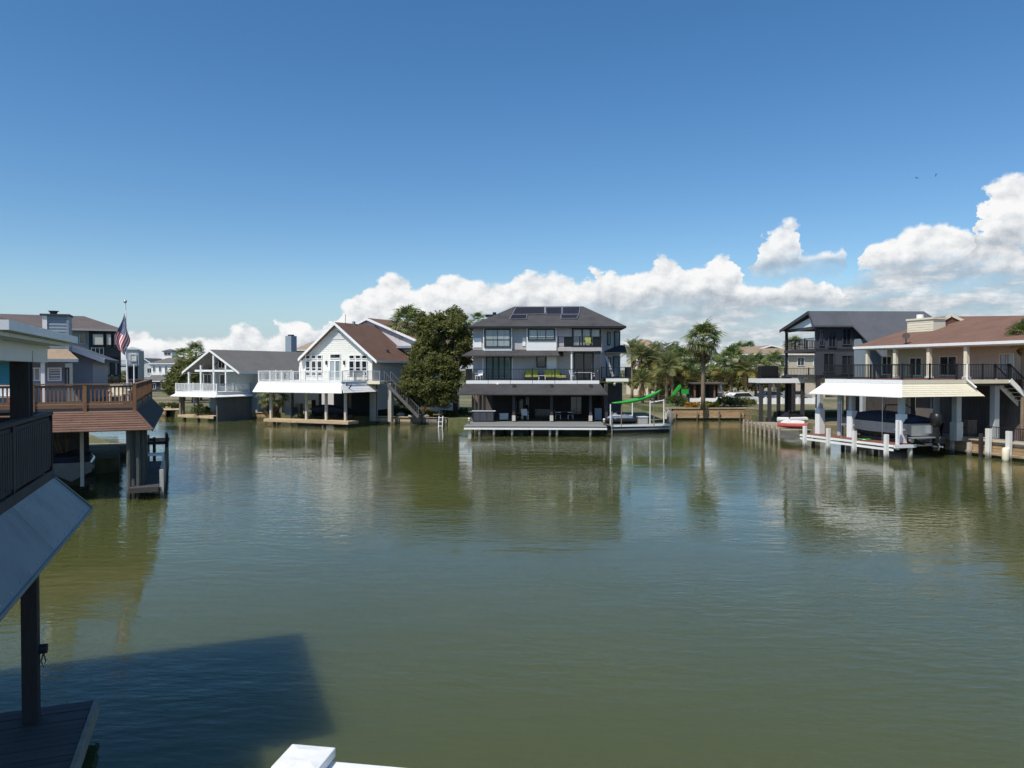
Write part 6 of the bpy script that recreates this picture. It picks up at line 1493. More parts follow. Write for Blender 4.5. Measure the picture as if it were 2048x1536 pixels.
boxp(bw, 'waler', M['bulkpale'], 0.4, 8.3, -0.2, -0.07, 0.22, 0.36)
for x in (0.9, 3.3, 5.7, 8.0): pile(bw, x, -0.28, -1.2, 0.95, 0.10, M['pile'])
bw2 = thing('grey_bulkhead', 'low weathered bulkhead boards between the white and the charcoal house', 'bulkhead', (-14.0, 78.72, 0), math.atan2(-2.0, 7.5))
for k in range(4): boxp(bw2, 'plank', M['bulkpale'] if k in (0, 1) else M['pile'], 0.02 + 1.95 * k, 1.95 * (k + 1) - 0.01, -0.12, -0.03, -0.6, 0.62 + random.uniform(-.05, .05))
boxp(bw2, 'cap', M['bulkpale'], 0, 4.1, -0.25, 0.35, 0.70, 0.78); boxp(bw2, 'cap', M['pile'], 4.12, 7.8, -0.2, 0.3, 0.69, 0.76)
for x in (0.3, 2.6, 5.0, 7.4): pile(bw2, x, -0.22, -1.2, 0.85, 0.11, M['pile'])
bw3 = thing('shore_bulkhead', 'tan shore bulkhead between the grey-roofed and the white house', 'bulkhead', (-34.3, 88.2, 0), math.atan2(-3.6, 8.5))
for k in range(4): boxp(bw3, 'plank', M['bulkwood'], 0.02 + 2.3 * k, 2.3 * (k + 1) - 0.01, -0.1, 0.0, -0.6, 0.66)
boxp(bw3, 'cap', M['bulkpale'], 0, 9.3, -0.2, 0.5, 0.75, 0.82)
bw4 = thing('left_shore_bulkhead', 'tan sloping shore bulkhead left of the grey-roofed house', 'bulkhead', (-46.6, 101.2, 0), math.atan2(-11, 6.4))
for k in range(6): boxp(bw4, 'plank', M['bulkwood'], 0.02 + 2.1 * k, 2.1 * (k + 1) - 0.01, -0.5, -0.36, -0.6, 0.72)
boxp(bw4, 'cap', M['bulkpale'], 0, 12.6, -0.6, 1.6, 0.76, 0.82)

def lot_things():
    B = lambda px, py, z=LOTZ: atz(px, py, z)
    palm('tall fan palm with straight brown trunk standing on the tan bulkhead', B(1406, 817), 7.3, 2.3, 3, n=34, dead=6, r=0.22, live=FAN + FANGREY)
    # feathery palms beside the charcoal house
    for px, py, h, c, s, lab in ((1264, 800, 7.2, 2.3, 41, 'tallest feathery palm against the right side of the charcoal house'), (1299, 806, 5.3, 2.6, 42, 'grey-green feathery palm behind the green kayak'),
                            (1333, 812, 4.6, 2.5, 43, 'feathery palm leaning over the ladder at the lot corner'), (1318, 809, 3.0, 2.2, 44, 'short feathery palm behind the white lift frame'),
                            (1345, 806, 6.0, 2.5, 46, 'tall feathery palm left of the green slide'), (1281, 806, 6.2, 2.5, 47, 'feathery palm second from the charcoal house'), (1312, 803, 6.4, 2.4, 48, 'feathery palm rising behind the kayak end'),
                            (1285, 812, 2.9, 2.0, 45, 'low feathery palm under the charcoal house bay')):
        palm(lab, B(px, py, 1.0), h, c, s, 'feather', n=26, dead=6, r=0.2, group='feathery palms beside the charcoal house')
    for px, py, Y, h, c, s, k, lab in ((1362, 800, 100, 5.2, 2.2, 51, 'fan', 'fan palm behind the green slide'), (1386, 800, 104, 4.0, 1.9, 52, 'fan', 'small fan palm left of the pergola'),
                             (1462, 800, 98, 5.2, 2.2, 53, 'fan', 'broad fan palm right of the tall palm'), (1492, 800, 96, 4.0, 2.3, 54, 'feather', 'brownish feathery palm above the white boat'),
                             (1512, 800, 99, 4.6, 2.0, 55, 'fan', 'fan palm left of the boat house screen'), (1548, 800, 104, 5.0, 1.9, 56, 'fan', 'fan palm in front of the white-edged gable'),
                             (1438, 800, 108, 4.6, 1.9, 57, 'fan', 'fan palm behind the pergola roof'), (1476, 700, 150, 8.4, 1.9, 58, 'fan', 'distant fan palm left of the two on the skyline'),
                             (1497, 700, 155, 8.8, 1.9, 59, 'fan', 'distant fan palm right of the two on the skyline'), (1585, 700, 140, 8.6, 2.0, 60, 'fan', 'distant fan palm behind the dark gable')):
        p = aty(px, 740, Y); palm(lab, (p.x, p.y, LOTZ if Y < 149 else GZ), h, c, s, k, n=24, dead=9, r=0.18, group='palms in the gardens behind the raised lot')
    for i, (px, Y, h, lab) in enumerate(((1340, 112, 5.6, 'olive bushy tree behind the feathery palms'), (1425, 118, 5.2, 'olive bushy tree behind the pergola'), (1478, 114, 5.4, 'olive bushy tree right of the pergola'),
                                         (1527, 112, 5.0, 'olive bushy tree behind the boat house'), (1300, 116, 6.2, 'olive bushy tree beside the charcoal house'), (1385, 120, 5.0, 'olive bushy tree left of the tall palm'))):
        p = aty(px, 740, Y); broad_tree('garden_tree', lab, (p.x, p.y, LOTZ), h, [(-1.3, 0, h * 0.55, 1.7, 1.4), (1.2, 0.3, h * 0.6, 1.7, 1.4), (0, 0, h * 0.72, 1.6, 1.3), (2.4, 0, h * 0.42, 1.4, 1.2), (-2.4, 0, h * 0.42, 1.4, 1.2)], M['oliveleaf'], 70 + i, 0.16, 0.7, 0.2, 'bushy trees behind the raised lot')
    for px, py, rx, rz, leaf, s, lab in ((1424, 815, 0.75, 0.5, 'yellowleaf', 1, 'bright yellow bush right of the tall palm trunk'), (1386, 815, 0.8, 0.45, 'orangeleaf', 2, 'orange flowering bush left of the tall palm trunk'),
                                     (1353, 812, 1.3, 0.9, 'shrub', 3, 'round green bush at the left end of the tan bulkhead'), (1372, 813, 0.8, 0.5, 'shrub', 4, 'low green bush beside the orange flowers'),
                                     (1446, 813, 0.9, 0.8, 'oakleaf', 5, 'dark green bush right of the yellow one'), (1500, 811, 0.8, 0.5, 'shrub', 6, 'low green bush by the side dock'),
                                     (1462, 812, 1.1, 0.9, 'shrub', 21, 'leafy bush in front of the white car'), (1482, 813, 1.0, 0.8, 'oliveleaf', 22, 'olive bush at the right end of the tan bulkhead'), (1398, 803, 1.2, 0.8, 'shrub', 23, 'green bush behind the tall palm trunk'),
                                     (1337, 800, 1.4, 1.5, 'shrub', 7, 'tall leafy bush behind the lot corner')):
        shrub('shrub', lab, B(px, py), rx, rz, M[leaf], s)
    # pergola
    p = aty(1418, 740, 97); F = Frame(p.x, p.y, 0, LOTZ)
    t = F.thing('pergola', 'brown timber pergola with flat roof behind the tall palm', 'pergola')
    w = 1.8; zr = 2.35
    for x in (-w, -0.6, 0.7, w):
        for y in (0, 3): boxp(t, 'post', M['redwood'] if y == 0 else M['darkwood'], x - 0.09, x + 0.09, y - 0.09, y + 0.09, 0, zr)
    slab(t, 'roof', [(-w - 0.4, -0.5, zr + 0.18), (w + 0.4, -0.5, zr + 0.18), (w + 0.4, 3.5, zr + 0.3), (-w - 0.4, 3.5, zr + 0.3)], 0.12, M['umberroof'])
    boxp(t, 'back_panel', M['shade'], -w, w, 3.1, 3.2, 0, zr)
    # green slide
    p = aty(1347, 740, 93); F = Frame(p.x, p.y, 0, LOTZ); t = F.thing('green_slide', 'bright green plastic play slide on posts in the raised garden', 'slide')
    secs = []
    for i in range(9): u = i / 8; x, z = 0.9 - 1.3 * u, 2.0 - 1.75 * (u ** 1.3) * (1.15 - 0.15 * u); secs.append([(x, 0, z + 0.45), (x, 0.06, z + 0.45), (x, 0.1, z + 0.06), (x, 0.7, z + 0.06), (x, 0.74, z + 0.45), (x, 0.8, z + 0.45), (x, 0.8, z), (x, 0, z)])
    MB().loft(secs).build('chute', M['green'], t)
    boxp(t, 'platform', M['darkwood'], 0.9, 1.9, 0.0, 0.8, 1.9, 2.0); boxp(t, 'panel', M['green'], 0.95, 1.85, 0.02, 0.06, 1.3, 1.88)
    for x in (0.95, 1.85): boxp(t, 'post', M['darkwood'], x - 0.06, x + 0.06, 0.3, 0.42, 0, 1.9)
    boxp(t, 'ladder', M['darkwood'], 1.95, 2.03, 0.2, 0.7, 0, 2.0)
    p = atz(1378, 799, LOTZ); t = thing('blue_bin', 'blue plastic bin on the raised lot left of the tall palm', 'bin', p)
    MB().loft([[(x * s, y * s, z) for x, y in ((-1, -1), (1, -1), (1, 1), (-1, 1))] for s, z in ((0.28, 0), (0.36, 0.75))]).build('body', M['blueplastic'], t); boxp(t, 'lid', M['blueplastic'], -0.4, 0.4, -0.4, 0.4, 0.752, 0.82)
    # white boat on a trailer with folded umbrella
    p = atz(1430, 804, LOTZ); t = thing('white_boat', 'white open boat on a trailer behind the yellow bush', 'boat', (p.x - 2.6, p.y + 1.2, LOTZ + 0.35), R(-90))
    hull(t, 6.2, 2.1, 0.0, 0.85, M['boatwhite']); boxp(t, 'console', M['boatwhite'], -0.4, 0.4, 2.4, 3.1, 0.86, 1.5); boxp(t, 'windscreen', M['glassblue'], -0.38, 0.38, 3.1, 3.14, 1.3, 1.75)
    for y in (1.5, 3.5): boxp(t, 'trailer_beam', M['alu'], -0.9, 0.9, y, y + 0.12, -0.2, 0.03)
    for s in (-1, 1): MB().tube([(s * 0.95 - 0.1, 2.5, -0.05), (s * 0.95 + 0.1, 2.5, -0.05)], 0.3, 14).build('wheel', M['rubber'], t)
    p = atz(1449, 800, LOTZ); t = thing('folded_umbrella', 'white folded patio umbrella right of the white boat', 'umbrella', (p.x, p.y + 2.6, LOTZ))
    MB().tube([(0, 0, 0), (0, 0, 2.9)], 0.03, 6).build('pole', M['alu'], t); MB().tube([(0, 0, 0.9), (0.03, 0, 1.4), (0, 0, 2.1), (0, 0, 2.85)], [0.45, 0.36, 0.24, 0.03], 9).build('canopy', M['boatwhite'], t); boxp(t, 'base', M['concrete'], -0.3, 0.3, -0.3, 0.3, 0, 0.1)
    # low white wall along the street side, parked cars
    p = aty(1370, 740, 95); t = thing('white_garden_wall', 'long low white wall across the back of the raised lot', 'wall', (p.x, p.y, LOTZ))
    for k in range(8): boxp(t, 'wall_panel', M['trimwhite'], 2.0 * k + 0.01, 2.0 * k + 1.99, 0, 0.15, 0, 0.72)
    for k in range(9): boxp(t, 'pier', M['trimwhite'], 2.0 * k - 0.1, 2.0 * k + 0.1, -0.06, 0.21, 0, 0.85)
    def car(px, Y, rot, paint, lab):
        p = aty(px, 740, Y); t = thing('parked_car', lab, 'car', (p.x, p.y, LOTZ), rot, 'cars parked behind the raised lot')
        prof = [(-2.2, 0.35), (-2.25, 0.85), (-1.5, 0.98), (-0.9, 1.45), (0.9, 1.5), (1.6, 0.98), (2.2, 0.9), (2.25, 0.35)]
        MB().prism([(x, -0.85, z) for x, z in prof], (0, 1.7, 0)).build('body', paint, t, bevel=0.06)
        MB().prism([(x, -0.87, z) for x, z in ((-1.35, 1.0), (-0.85, 1.38), (0.85, 1.42), (1.4, 1.0))], (0, 1.74, 0)).build('side_window', M['glass'], t)
        for x in (-1.4, 1.4):
            for y in (-0.8, 0.8): o = MB().tube([(x, y - 0.1, 0.33), (x, y + 0.1, 0.33)], 0.33, 16).build('wheel', M['rubber'], t); MB().tube([(x, y - 0.11, 0.33), (x, y + 0.11, 0.33)], 0.18, 12).build('rim', M['alu'], o)
        for y in (-0.6, 0.6): boxp(t, 'headlight', M['trimwhite'], 2.2, 2.27, y - 0.18, y + 0.18, 0.62, 0.8)
    car(1540, 100, R(10), M['bluesiding'], 'blue-grey car parked behind the boat house posts'); car(1586, 102, R(-5), M['boatsilver'], 'silver car parked right of the blue-grey one')
    car(1478, 94, R(15), M['boatwhite'], 'white car parked at the end of the low white wall')
lot_things()

# ---- beside the charcoal house: white-edged lift with kayak
def kayak_lift():
    a = atz(1222, 850, 0.75); F = Frame(a.x, a.y, 14)
    L = F.l(atz(1330, 846, 0.75)).x
    t = F.thing('floating_dock', 'narrow floating dock with white edge right of the charcoal house', 'dock')
    planks(t, 0, L, 0.05, 1.9, 0.72, M['greyplank'], 0.2, along='y')
    boxp(t, 'edge_board', M['trimwhite'], 0, L, -0.04, 0.02, 0.58, 0.76); boxp(t, 'edge_board', M['alu'], 0, L, -0.03, 0.02, 0.30, 0.42); boxp(t, 'float', M['rubber'], 0.1, L - 0.1, 0.05, 1.85, -0.2, 0.30)
    for x in (0.05, L - 0.05): pile(t, x, -0.1, -1.2, 2.2 if x > 1 else 1.9, 0.05, M['alu'])
    # frame of white pipe
    g = F.thing('lift_frame', 'white pipe lift frame standing on the narrow floating dock', 'frame')
    for x in (0.3, L * 0.42, L * 0.72, L - 0.25):
        MB().tube([(x, 0.9, 0.73), (x, 0.9, 2.5 + 0.4 * x / L)], 0.05, 8).build('post', M['trimwhite'], g)
    MB().tube([(L * 0.72, 0.9, 2.6), (L - 0.25, 0.9, 2.8)], 0.05, 8).build('rail', M['trimwhite'], g); MB().tube([(0.3, 0.9, 1.5), (L * 0.42, 0.9, 1.5)], 0.035, 8).build('rail', M['trimwhite'], g)
    # green kayak slung from the posts
    k = F.thing('kayak', 'long green kayak slung high beside the charcoal house', 'kayak')
    p0 = F.l(aty(1224, 806, 64.8)); p1 = F.l(aty(1282, 798, 65.4)); p2 = F.l(aty(1323, 779, 66.2)); secs = []
    for i in range(15):
        u = i / 14; c = p0 * (1 - u) ** 2 + (p1 * 2 - p0 * 0.5 - p2 * 0.5) * 2 * u * (1 - u) + p2 * u * u; w = math.sin(math.pi * (0.03 + 0.94 * u)) ** 0.6
        secs.append([c + Vector((0, math.cos(a_) * 0.33 * w, math.sin(a_) * 0.17 * w)) for a_ in [2 * math.pi * q / 10 for q in range(10)]])
    MB().loft(secs).build('hull', M['green'], k, smooth=True)
    c = secs[7][0]; MB().loft([[s_ + Vector((0, 0, 0.03)) for s_ in secs[j][1:5]] for j in (6, 7, 8)], closed=False).build('cockpit_rim', M['rubber'], k)
    for u in (2, 11):
        e = secs[u][7]; MB().tube([e, (e.x, e.y, 0.73)], 0.04, 6).build('stand', M['pile'], k)
    # black jet ski on the dock and odds and ends
    jetski(F.w(L * 0.22, 1.1, 0.73), F.a + R(80), 'black jet ski on the floating dock beside the charcoal house', M['rubber'], M['boatsilver'])
    b = F.thing('dock_box', 'grey dock box with pale lid under the white pipe frame', 'box'); boxp(b, 'body', M['greywall'], L * 0.55, L * 0.68, 0.9, 1.5, 0.73, 1.3); boxp(b, 'lid', M['trimwhite'], L * 0.54, L * 0.69, 0.86, 1.54, 1.302, 1.37)
    l = atz(1345, 841, 0.2); t = thing('boarding_ladder', 'weathered ladder leaning at the left end of the tan bulkhead', 'ladder', (l.x, l.y - 0.4, 0), R(10))
    for s in (0, 0.45): barp(t, 'rail', M['palepile'], (s, 0, -0.5), (s - 0.9, 0.5, 1.5), 0.07)
    for i in range(5): u = i / 5 + 0.1; barp(t, 'rung', M['palepile'], (-0.9 * u, 0.5 * u, -0.5 + 2 * u), (0.45 - 0.9 * u, 0.5 * u, -0.5 + 2 * u), 0.05)
    c = thing('corner_pier', 'grey timber corner pier between floating dock and tan bulkhead', 'pier', (15.0, 75.6, 0))
    for k_ in range(5): boxp(c, 'plank', M['pile'], 0.1 + 0.42 * k_, 0.5 + 0.42 * k_, -0.15 + 1.7 * k_ / 1.0 * 0.9, -0.02 + 1.7 * k_ * 0.9, -1, 0.95)
    for k_ in range(4): pile(c, 0.1 + 0.55 * k_, -0.3 + 2.2 * k_, -1.2, 1.25, 0.13, M['palepile'])
kayak_lift()

# ---- trees and yard between white and charcoal houses
def yard_trees():
    b = atz(912, 832, GZ); s = b.y / FPX
    L = lambda px, py, dy=0.0: ((px - 912) * s, dy, (740 - py) * s + EYE - GZ)
    lob = []
    for px, py, r, rz in ((872, 652, 30, 26), (905, 640, 28, 26), (925, 668, 20, 24), (860, 690, 30, 26), (900, 690, 34, 28), (925, 712, 20, 22), (882, 725, 30, 24), (912, 655, 24, 24), (850, 668, 18, 18), (838, 705, 20, 24), (930, 690, 16, 26), (845, 640, 14, 14)):
        x, _, z = L(px, py); lob.append((x, random.uniform(-0.8, 1.4), z, r * s, rz * s))
    broad_tree('live_oak', 'tall dark live oak against the left side of the charcoal house', b, 8.5, lob, M['oakleaf'], 90, 0.26, 1.6, 0.15, 'live oaks by the bulkhead', clump=0.55)
    b2 = atz(832, 834, GZ); s2 = b2.y / FPX; lob = []
    for px, py, r, rz in ((838, 740, 26, 26), (870, 728, 28, 24), (902, 740, 22, 26), (825, 775, 28, 22), (862, 772, 34, 28), (900, 775, 26, 24), (815, 795, 20, 16), (812, 760, 16, 22), (880, 798, 30, 16), (848, 800, 28, 14)):
        lob.append(((px - 832) * s2, random.uniform(-1.0, 0.8), (740 - py) * s2 + EYE - GZ, r * s2, rz * s2))
    broad_tree('live_oak', 'lower spreading live oak with pale trunk on the bulkhead right of the white house', b2, 5.0, lob, M['oakleaf'], 91, 0.2, 1.6, 0.14, 'live oaks by the bulkhead', clump=0.5, bark=M['palmbark'])
    p = aty(814, 740, 86); palm('shaggy fan palm rising behind the white house beside the oak', (p.x, p.y, GZ), (740 - 652) * 86 / FPX + EYE - GZ, 2.3, 92, n=30, dead=12, live=FANGREY + FAN)
    p = aty(956, 740, 92); palm('slender palm top peeping over the charcoal roof', (p.x, p.y, GZ), (740 - 645) * 92 / FPX + EYE - GZ, 1.2, 93, n=18, dead=3)
    p = atz(540, 832, GZ); palm('short drooping fan palm under the left end of the wide white awning', (p.x, p.y + 1.2, GZ), 2.0, 1.9, 94, n=22, dead=10, live=FANGREY)
    for px, py, rx, rz, lf, sd, lab in ((812, 832, 1.0, 0.7, 'shrub', 11, 'leafy bush left of the pale oak trunk'), (862, 832, 0.8, 0.45, 'yellowleaf', 12, 'yellowish low plants on the bulkhead under the oak'), (895, 833, 0.8, 0.5, 'shrub', 13, 'green bush left of the dark oak trunk'),
                                    (845, 829, 0.7, 0.6, 'deadfrond', 14, 'dry brown bush right of the pale oak trunk'), (928, 833, 0.7, 0.6, 'shrub', 15, 'green bush at the dock end of the charcoal house'), (785, 830, 0.8, 0.8, 'oakleaf', 16, 'dark bush below the white house stair'),
                                    (402, 828, 1.0, 0.8, 'shrub', 17, 'green bush under the white porch of the grey-roofed house'), (340, 818, 1.2, 0.6, 'shrub', 18, 'green bush on the shore left of the grey-roofed house')):
        shrub('shrub', lab, atz(px, py, GZ), rx, rz, M[lf], sd)
    l = atz(880, 852, 0.15); t = thing('swim_ladder', 'white swim ladder on the bulkhead between the two houses', 'ladder', (l.x, l.y, 0), R(-15))
    for x in (-0.2, 0.2): barp(t, 'rail', M['trimwhite'], (x, 0, -0.5), (x, 0.3, 1.1), 0.06)
    for i in range(4): u = i / 4 + 0.15; barp(t, 'rung', M['trimwhite'], (-0.2, 0.3 * u, -0.5 + 1.6 * u), (0.2, 0.3 * u, -0.5 + 1.6 * u), 0.05)
    rng = random.Random(5)
    for i, (px, py, r) in enumerate(((803, 833, 0.5), (822, 835, 0.35), (851, 835, 0.4))):
        c = atz(px, py, GZ); o = MB().loft([[(r * math.sin(t_) * math.cos(a) * rng.uniform(0.8, 1.1), r * 0.8 * math.sin(t_) * math.sin(a) * rng.uniform(0.8, 1.1), r * 0.55 * (1 - math.cos(t_)) * 0.9 - 0.05) for a in [6.283 * k / 8 for k in range(8)]] for t_ in (0.1, 0.8, 1.5, 2.2, 2.9)]).build('boulder', M['concrete'], None)
        o.location = c; tag(o, ('pale boulder below the white house stair', 'small boulder left of the pale oak trunk', 'small boulder right of the pale oak trunk')[i], 'boulder', 'boulders on the bulkhead')
yard_trees()
p = aty(2046, 740, 50.5); palm('palm crown reaching into the right edge over the stair of the tan house', (p.x, p.y, GZ), (740 - 676) * 50.5 / FPX + EYE - GZ, 1.15, 96, 'fan', n=30, dead=4, r=0.13)

# ------------------------------------------------------------------ houses further back
def back_house(label, px0, px1, py_e, py_r, Y, wall, roof, kind='hip', depth=9, deg=0, pk=None, wins=3, trim=None, base=None, group='houses further back'):
    """pixel columns of the eaves, rows of eaves and ridge, at a depth judged from the plots in front"""
    c = aty(px0, 740, Y); F = Frame(c.x, c.y, deg); h = F.thing('background_house', label, 'house', group)
    w = F.py(px1, 740, 0)[0]; ze = F.py(px0, py_e, 0)[1]; zr = F.py(px0, py_r, 0 if kind == 'gable' else depth / 2)[1]; z0 = GZ - 0.1 if base is None else base
    if kind == 'hip':
        boxp(h, 'wall', wall, 0.5, w - 0.5, 0.5, depth - 0.5, z0, ze + 0.02); k = min(depth / 2, w * 0.4); hip_roof(h, 0, w, 0, depth, ze + 0.15, k, w - k, depth / 2, zr, roof, trim or M['trimwhite'])
    elif kind == 'gable':
        x = F.py(pk, 740, 0)[0] if pk else w / 2
        MB().prism([(0.5, 0.5, z0), (w - 0.5, 0.5, z0), (w - 0.5, 0.5, ze + 0.1), (x, 0.5, zr - 0.2), (0.5, 0.5, ze + 0.1)], (0, depth, 0)).build('wall', wall, h)
        gable_roof(h, 0, w, 0, depth + 0.6, ze, zr, roof, trim or M['trimwhite'], xr=x)
    else:                                               # side: ridge runs across the view
        boxp(h, 'wall', wall, 0.5, w - 0.5, 0.5, depth - 0.5, z0, ze + 0.02)
        slab(h, 'roof', [(0, 0, ze), (w, 0, ze), (w, depth / 2 - .001, zr), (0, depth / 2 - .001, zr)], 0.14, roof); slab(h, 'roof', [(0, depth / 2 + .001, zr), (w, depth / 2 + .001, zr), (w, depth, ze), (0, depth, ze)], 0.14, roof)
        boxp(h, 'gutter', trim or M['trimwhite'], 0, w, -0.06, -0.004, ze - 0.16, ze)
    for i in range(wins):
        a = 0.5 + (w - 1) * (i + 0.25) / wins; b = 0.5 + (w - 1) * (i + 0.7) / wins
        zt = min(ze - 0.5, ze - 0.4); window(h, 'y', 0.496, a, b, zt - 1.3, zt, nx=2, frame=M['trimwhite'])
        if zt - 4.2 > z0: window(h, 'y', 0.496, a, b, zt - 4.0, zt - 2.7, nx=2, frame=M['trimwhite'])
    return F, h, w, ze, zr
back_house('peach gabled house far behind the feathery palms', 1322, 1372, 697, 684, 140, M['tanstucco'], M['slateroof'], 'gable', pk=1346, wins=2)
back_house('brown-roofed house behind the tall palm crown', 1366, 1412, 716, 697, 132, M['lilac'], M['umberroof'], 'hip', wins=2)
back_house('white house with pale gable right of the tall palm', 1412, 1448, 712, 699, 136, M['trimwhite'], M['greyroof'], 'gable', wins=2)
back_house('tan-walled house with wide brown roof left of the dark gable', 1484, 1660, 708, 694, 118, M['tanstucco'], M['tanroof'], 'side', depth=10, wins=5)
F_, h_, w_, ze_, zr_ = back_house('low gable with white edge in front of the wide brown roof', 1506, 1586, 700.5, 689.5, 122, M['tanstucco'], M['tanroof'], 'gable', pk=1543, wins=2)
back_house('house with pale sloping roof behind the tallest feathery palm', 1262, 1330, 700, 679, 128, M['cream'], M['tanroof'], 'hip', wins=2)
back_house('brown hip-roofed house behind the ridge of the grey-roofed house', 586, 680, 701, 678, 128, M['greygreen'], M['tanroof'], 'hip', wins=2)
# far end of the canal, left
F, h, w, ze, zr = back_house('white far house with roof lantern at the end of the canal', 296, 352, 728, 713, 175, M['trimwhite'], M['greyroof'], 'hip', deg=-12, wins=4, depth=10, group='houses at the end of the canal')
x, z = F.py(341, 712, 5); lan = boxp(h, 'roof_lantern', M['trimwhite'], x - 1.1, x + 1.1, 4, 6, zr - 0.6, zr + 1.1); window(h, 'y', 3.996, x - 0.9, x + 0.9, zr + 0.2, zr + 0.95, nx=2); hip_roof(h, x - 1.4, x + 1.4, 3.7, 6.3, zr + 1.25, x - 0.3, x + 0.3, 5, zr + 1.7, M['slateroof'])
railing(h, (0.3, -2.4, ze - 3.0), (w, -2.4, ze - 3.0), 1.0, M['trimwhite'], pitch=0.3, bal=0.05); boxp(h, 'deck', M['greyplank'], 0.2, w, -2.5, 0.49, ze - 3.3, ze - 3.0)
for i in range(4): boxp(h, 'post', M['trimwhite'], 0.5 + i * (w - 1) / 3 - 0.12, 0.5 + i * (w - 1) / 3 + 0.12, -2.3, -2.06, 0.3, ze - 3.32)
back_house('pale blue far house left of the lantern house', 262, 312, 732, 716, 190, M['greywhite'], M['slateroof'], 'gable', wins=2, group='houses at the end of the canal')
back_house('dark low boat house at the foot of the far white house', 292, 338, 762, 750, 168, M['darkwall'], M['greyroof'], 'side', depth=5, wins=2, base=0.2, group='houses at the end of the canal')
def skyline_trees():
    for i, (px, Y, h, lab) in enumerate(((360, 118, 5.6, 'bushy tree left of the grey-roofed house'), (385, 112, 6.4, 'taller bushy tree behind the white porch'), (402, 122, 5.4, 'bushy tree behind the porch gable'))):
        p = aty(px, 740, Y); broad_tree('shore_tree', lab, (p.x, p.y, GZ), h, [(-1.2, 0, h * 0.55, 1.6, 1.5), (1.1, 0.3, h * 0.62, 1.6, 1.4), (0, 0, h * 0.8, 1.4, 1.2), (-0.4, 0, h * 0.34, 1.8, 1.2)], M['oliveleaf'], 170 + i, 0.16, 0.8, 0.2, 'trees left of the grey-roofed house')
    p = aty(392, 740, 116); palm('fan palm poking out of the trees left of the grey-roofed house', (p.x, p.y, GZ), (740 - 708) * 116 / FPX + EYE - GZ, 1.8, 181, n=24, dead=4)
    p = aty(368, 740, 120); palm('leftmost fan palm above the shore trees', (p.x, p.y, GZ), (740 - 716) * 120 / FPX + EYE - GZ, 1.7, 182, n=24, dead=4)
    # a far belt of trees closes the skyline behind all the plots
    rng = random.Random(3); mb = MB()
    for k in range(520):
        a = R(-46 + 92 * k / 520 + rng.uniform(-.1, .1)); d = rng.uniform(235, 330); hh = rng.uniform(2.2, 5.2)
        c = (d * math.sin(a), d * math.cos(a), GZ + hh * 0.5); leaf_cloud(mb, c, (rng.uniform(2, 4.5), 2.5, hh * 0.55), 60, 0.55, rng)
    o = mb.build('distant_trees', M['oakleaf']); tag(o, 'low belt of distant trees along the skyline', 'trees', kind='stuff')
skyline_trees()
# garden behind the third house seen under its porch
p = aty(205, 740, 62); shrub('shrub', 'green bush below the pale blinds of the brown hip-roofed house', (p.x, p.y - 0.6, GZ), 1.6, 3.2, M['shrub'], 61, group='garden shrubs')
# ------------------------------------------------------------------ two birds high on the right
def bird(px, py, Y, label, bank, s):
    p = aty(px, py, Y); t = thing('bird', label, 'bird', p, R(25), 'birds in the sky'); t.rotation_euler = (0, bank, R(25))
    secs = []
    for i in range(9):
        u = i / 8; r = 0.09 * math.sin(math.pi * (0.06 + 0.88 * u)) ** 0.7; y = -0.35 + 0.75 * u; secs.append([(r * s * math.cos(a), y * s, r * s * 0.9 * math.sin(a) + (0.03 * s if u > 0.75 else 0)) for a in [2 * math.pi * k / 8 for k in range(8)]])
    body = MB(); body.loft(secs); body.prism([(0.05 * s, -0.3 * s, 0), (-0.05 * s, -0.3 * s, 0), (-0.13 * s, -0.62 * s, 0), (0.13 * s, -0.62 * s, 0)], (0, 0, 0.012)); body.tube([(0, 0.36 * s, 0.02 * s), (0, 0.52 * s, 0.0)], [0.03 * s, 0.004], 6)
    for sd in (-1, 1):
        for (x0, x1, z0, z1, c0, c1) in ((0.05, 0.48, 0.03, 0.22, 0.15, 0.15), (0.48, 1.0, 0.22, 0.02, 0.15, 0.03)):
            body.prism([(sd * x0 * s, c0 * s, z0 * s), (sd * x1 * s, (c1 - 0.08 * (x1 > 0.9)) * s, z1 * s), (sd * x1 * s, (-c1 - 0.12 * (x1 > 0.9)) * s, z1 * s), (sd * x0 * s, -c0 * s, z0 * s)], (0, 0, 0.02 * s))
    body.build('body', M['rubber'], t)
bird(1833, 356, 120, 'dark bird in flight, left of the two above the clouds', R(12), 0.42)
bird(1872, 350, 150, 'smaller dark bird in flight, right of the two above the clouds', R(-75), 0.42)

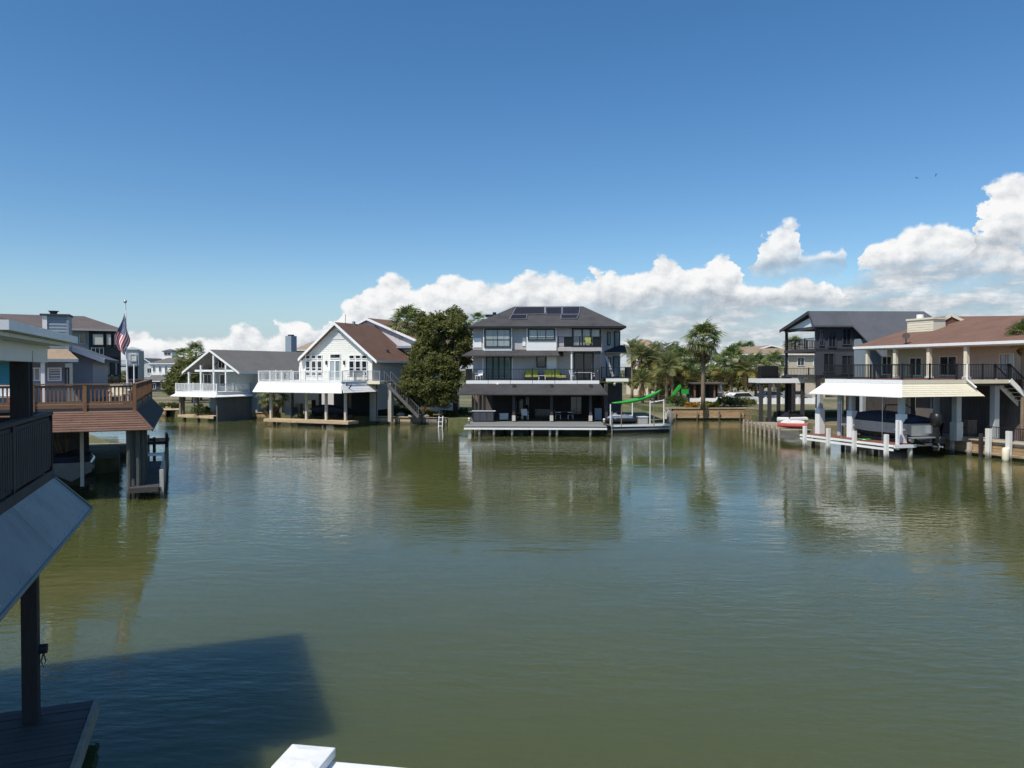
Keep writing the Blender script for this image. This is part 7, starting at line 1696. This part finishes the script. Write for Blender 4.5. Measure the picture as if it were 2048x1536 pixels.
# ------------------------------------------------------------------ gear kept under the houses and on the docks
def crate(F, x, y, z, w, d, h, m, label, lid=None):
    t = thing('storage_box', label, 'box', F.w(x, y, z), F.a); boxp(t, 'body', m, -w / 2, w / 2, -d / 2, d / 2, 0, h); boxp(t, 'lid', lid or m, -w / 2 - 0.02, w / 2 + 0.02, -d / 2 - 0.02, d / 2 + 0.02, h + 0.002, h + 0.06)
    for s_ in (-1, 1): boxp(t, 'handle', M['rubber'], s_ * (w / 2 + 0.025) - 0.015, s_ * (w / 2 + 0.025) + 0.015, -0.1, 0.1, h * 0.6, h * 0.6 + 0.05)
def cooler_and_gear():
    X = lambda F, px, y: F.py(px, 830, y)[0]
    F, z = F3, 0.96
    crate(F, X(F, 1008, 7.5), 7.5, z, 0.8, 0.5, 0.5, M['trimwhite'], 'white cooler left of the first post under the charcoal house')
    crate(F, X(F, 1085, 9.5), 9.5, z, 1.4, 0.6, 0.8, M['pile'], 'brown storage box between the posts under the charcoal house')
    table(F, X(F, 1128, 8.0), 8.0, z, 1.6, 0.9, 0.75, 'grey table under the charcoal house right of the middle post', M['greyslip'])
    for i, px in enumerate((1116, 1141)): chair(F, X(F, px, 8.0), 8.0, z, R(90 - 180 * i), ('grey chair at the left end of the table under the charcoal house', 'grey chair at the right end of the table under the charcoal house')[i], frame=M['alu'], seat=M['greyslip'])
    chair(F, X(F, 1050, 7.4), 7.4, z, R(15), 'lone white chair under the charcoal house left of the middle post')
    crate(F, X(F, 1196, 7.2), 7.2, z, 0.6, 0.5, 1.0, M['bluesiding'], 'blue-grey locker by the right post under the charcoal house')
    for (px, y, lab) in ((938, 2.0, 'short mooring post at the left end of the grey dock'), (1208, 1.2, 'short mooring post at the right end of the grey dock')):
        t = thing('mooring_post', lab, 'post', F.w(X(F, px, y), y, 0.93), F.a); MB().tube([(0, 0, 0), (0, 0, 0.45)], 0.08, 10).build('stub', M['palepile'], t); MB().tube([(0, 0, 0.45), (0, 0, 0.52)], [0.10, 0.06], 10).build('cap', M['trimwhite'], t)
        MB().tube([(0.1 * math.cos(a), 0.1 * math.sin(a), 0.2 + 0.02 * a) for a in [0.6 * k for k in range(22)]], 0.015, 5).build('rope', M['cream'], t)
    F, z = F2, 0.73
    crate(F, X(F, 580, 4.2), 4.2, z, 0.9, 0.6, 0.6, M['bluesiding'], 'blue-grey box under the wide white awning near the short palm')
    crate(F, X(F, 598, 5.6), 5.6, z, 0.7, 0.5, 1.1, M['tanstucco'], 'tall tan locker behind the posts of the white house')
    chair(F, X(F, 590, 2.4), 2.4, z, R(40), 'dark chair on the shore under the wide white awning', frame=M['rubber'])
    F, z = F6, 0.80
    crate(F, 8.8, 3.0, z, 0.8, 0.6, 1.2, M['pile'], 'brown locker under the deck of the tan house')
    crate(F, 9.2, -1.6, z, 1.0, 0.7, 0.8, M['boatgrey'], 'dark grey box below the stair of the tan house')
    table(F, 8.0, 5.6, z, 1.6, 0.9, 0.75, 'dark table under the tan house behind the speedboat', M['darkwood'])
    for i, y in enumerate((4.8, 6.5)): chair(F, 7.9, y, z, R(180 * (1 - i)), ('dark chair on the near side of the table under the tan house', 'dark chair on the far side of the table under the tan house')[i], frame=M['rubber'])
    t = thing('coiled_hose', 'green garden hose coiled on the red-brown plank dock', 'hose', F.w(-0.1, 3.0, 0.93), F.a)
    MB().tube([((0.22 + 0.004 * k) * math.cos(0.5 * k), (0.22 + 0.004 * k) * math.sin(0.5 * k), 0.02 + 0.004 * (k % 13)) for k in range(50)], 0.018, 6).build('coil', M['green'], t); MB().tube([(0.4, 0.05, 0.03), (0.55, 0.1, 0.03)], [0.02, 0.03], 6).build('nozzle', M['rubber'], t)
    F, z = FN2, 0.73
    crate(F, -6.2, 5.2, z, 0.8, 0.5, 0.6, M['bluesiding'], 'blue-grey box on the slip platform under the shake apron')
cooler_and_gear()
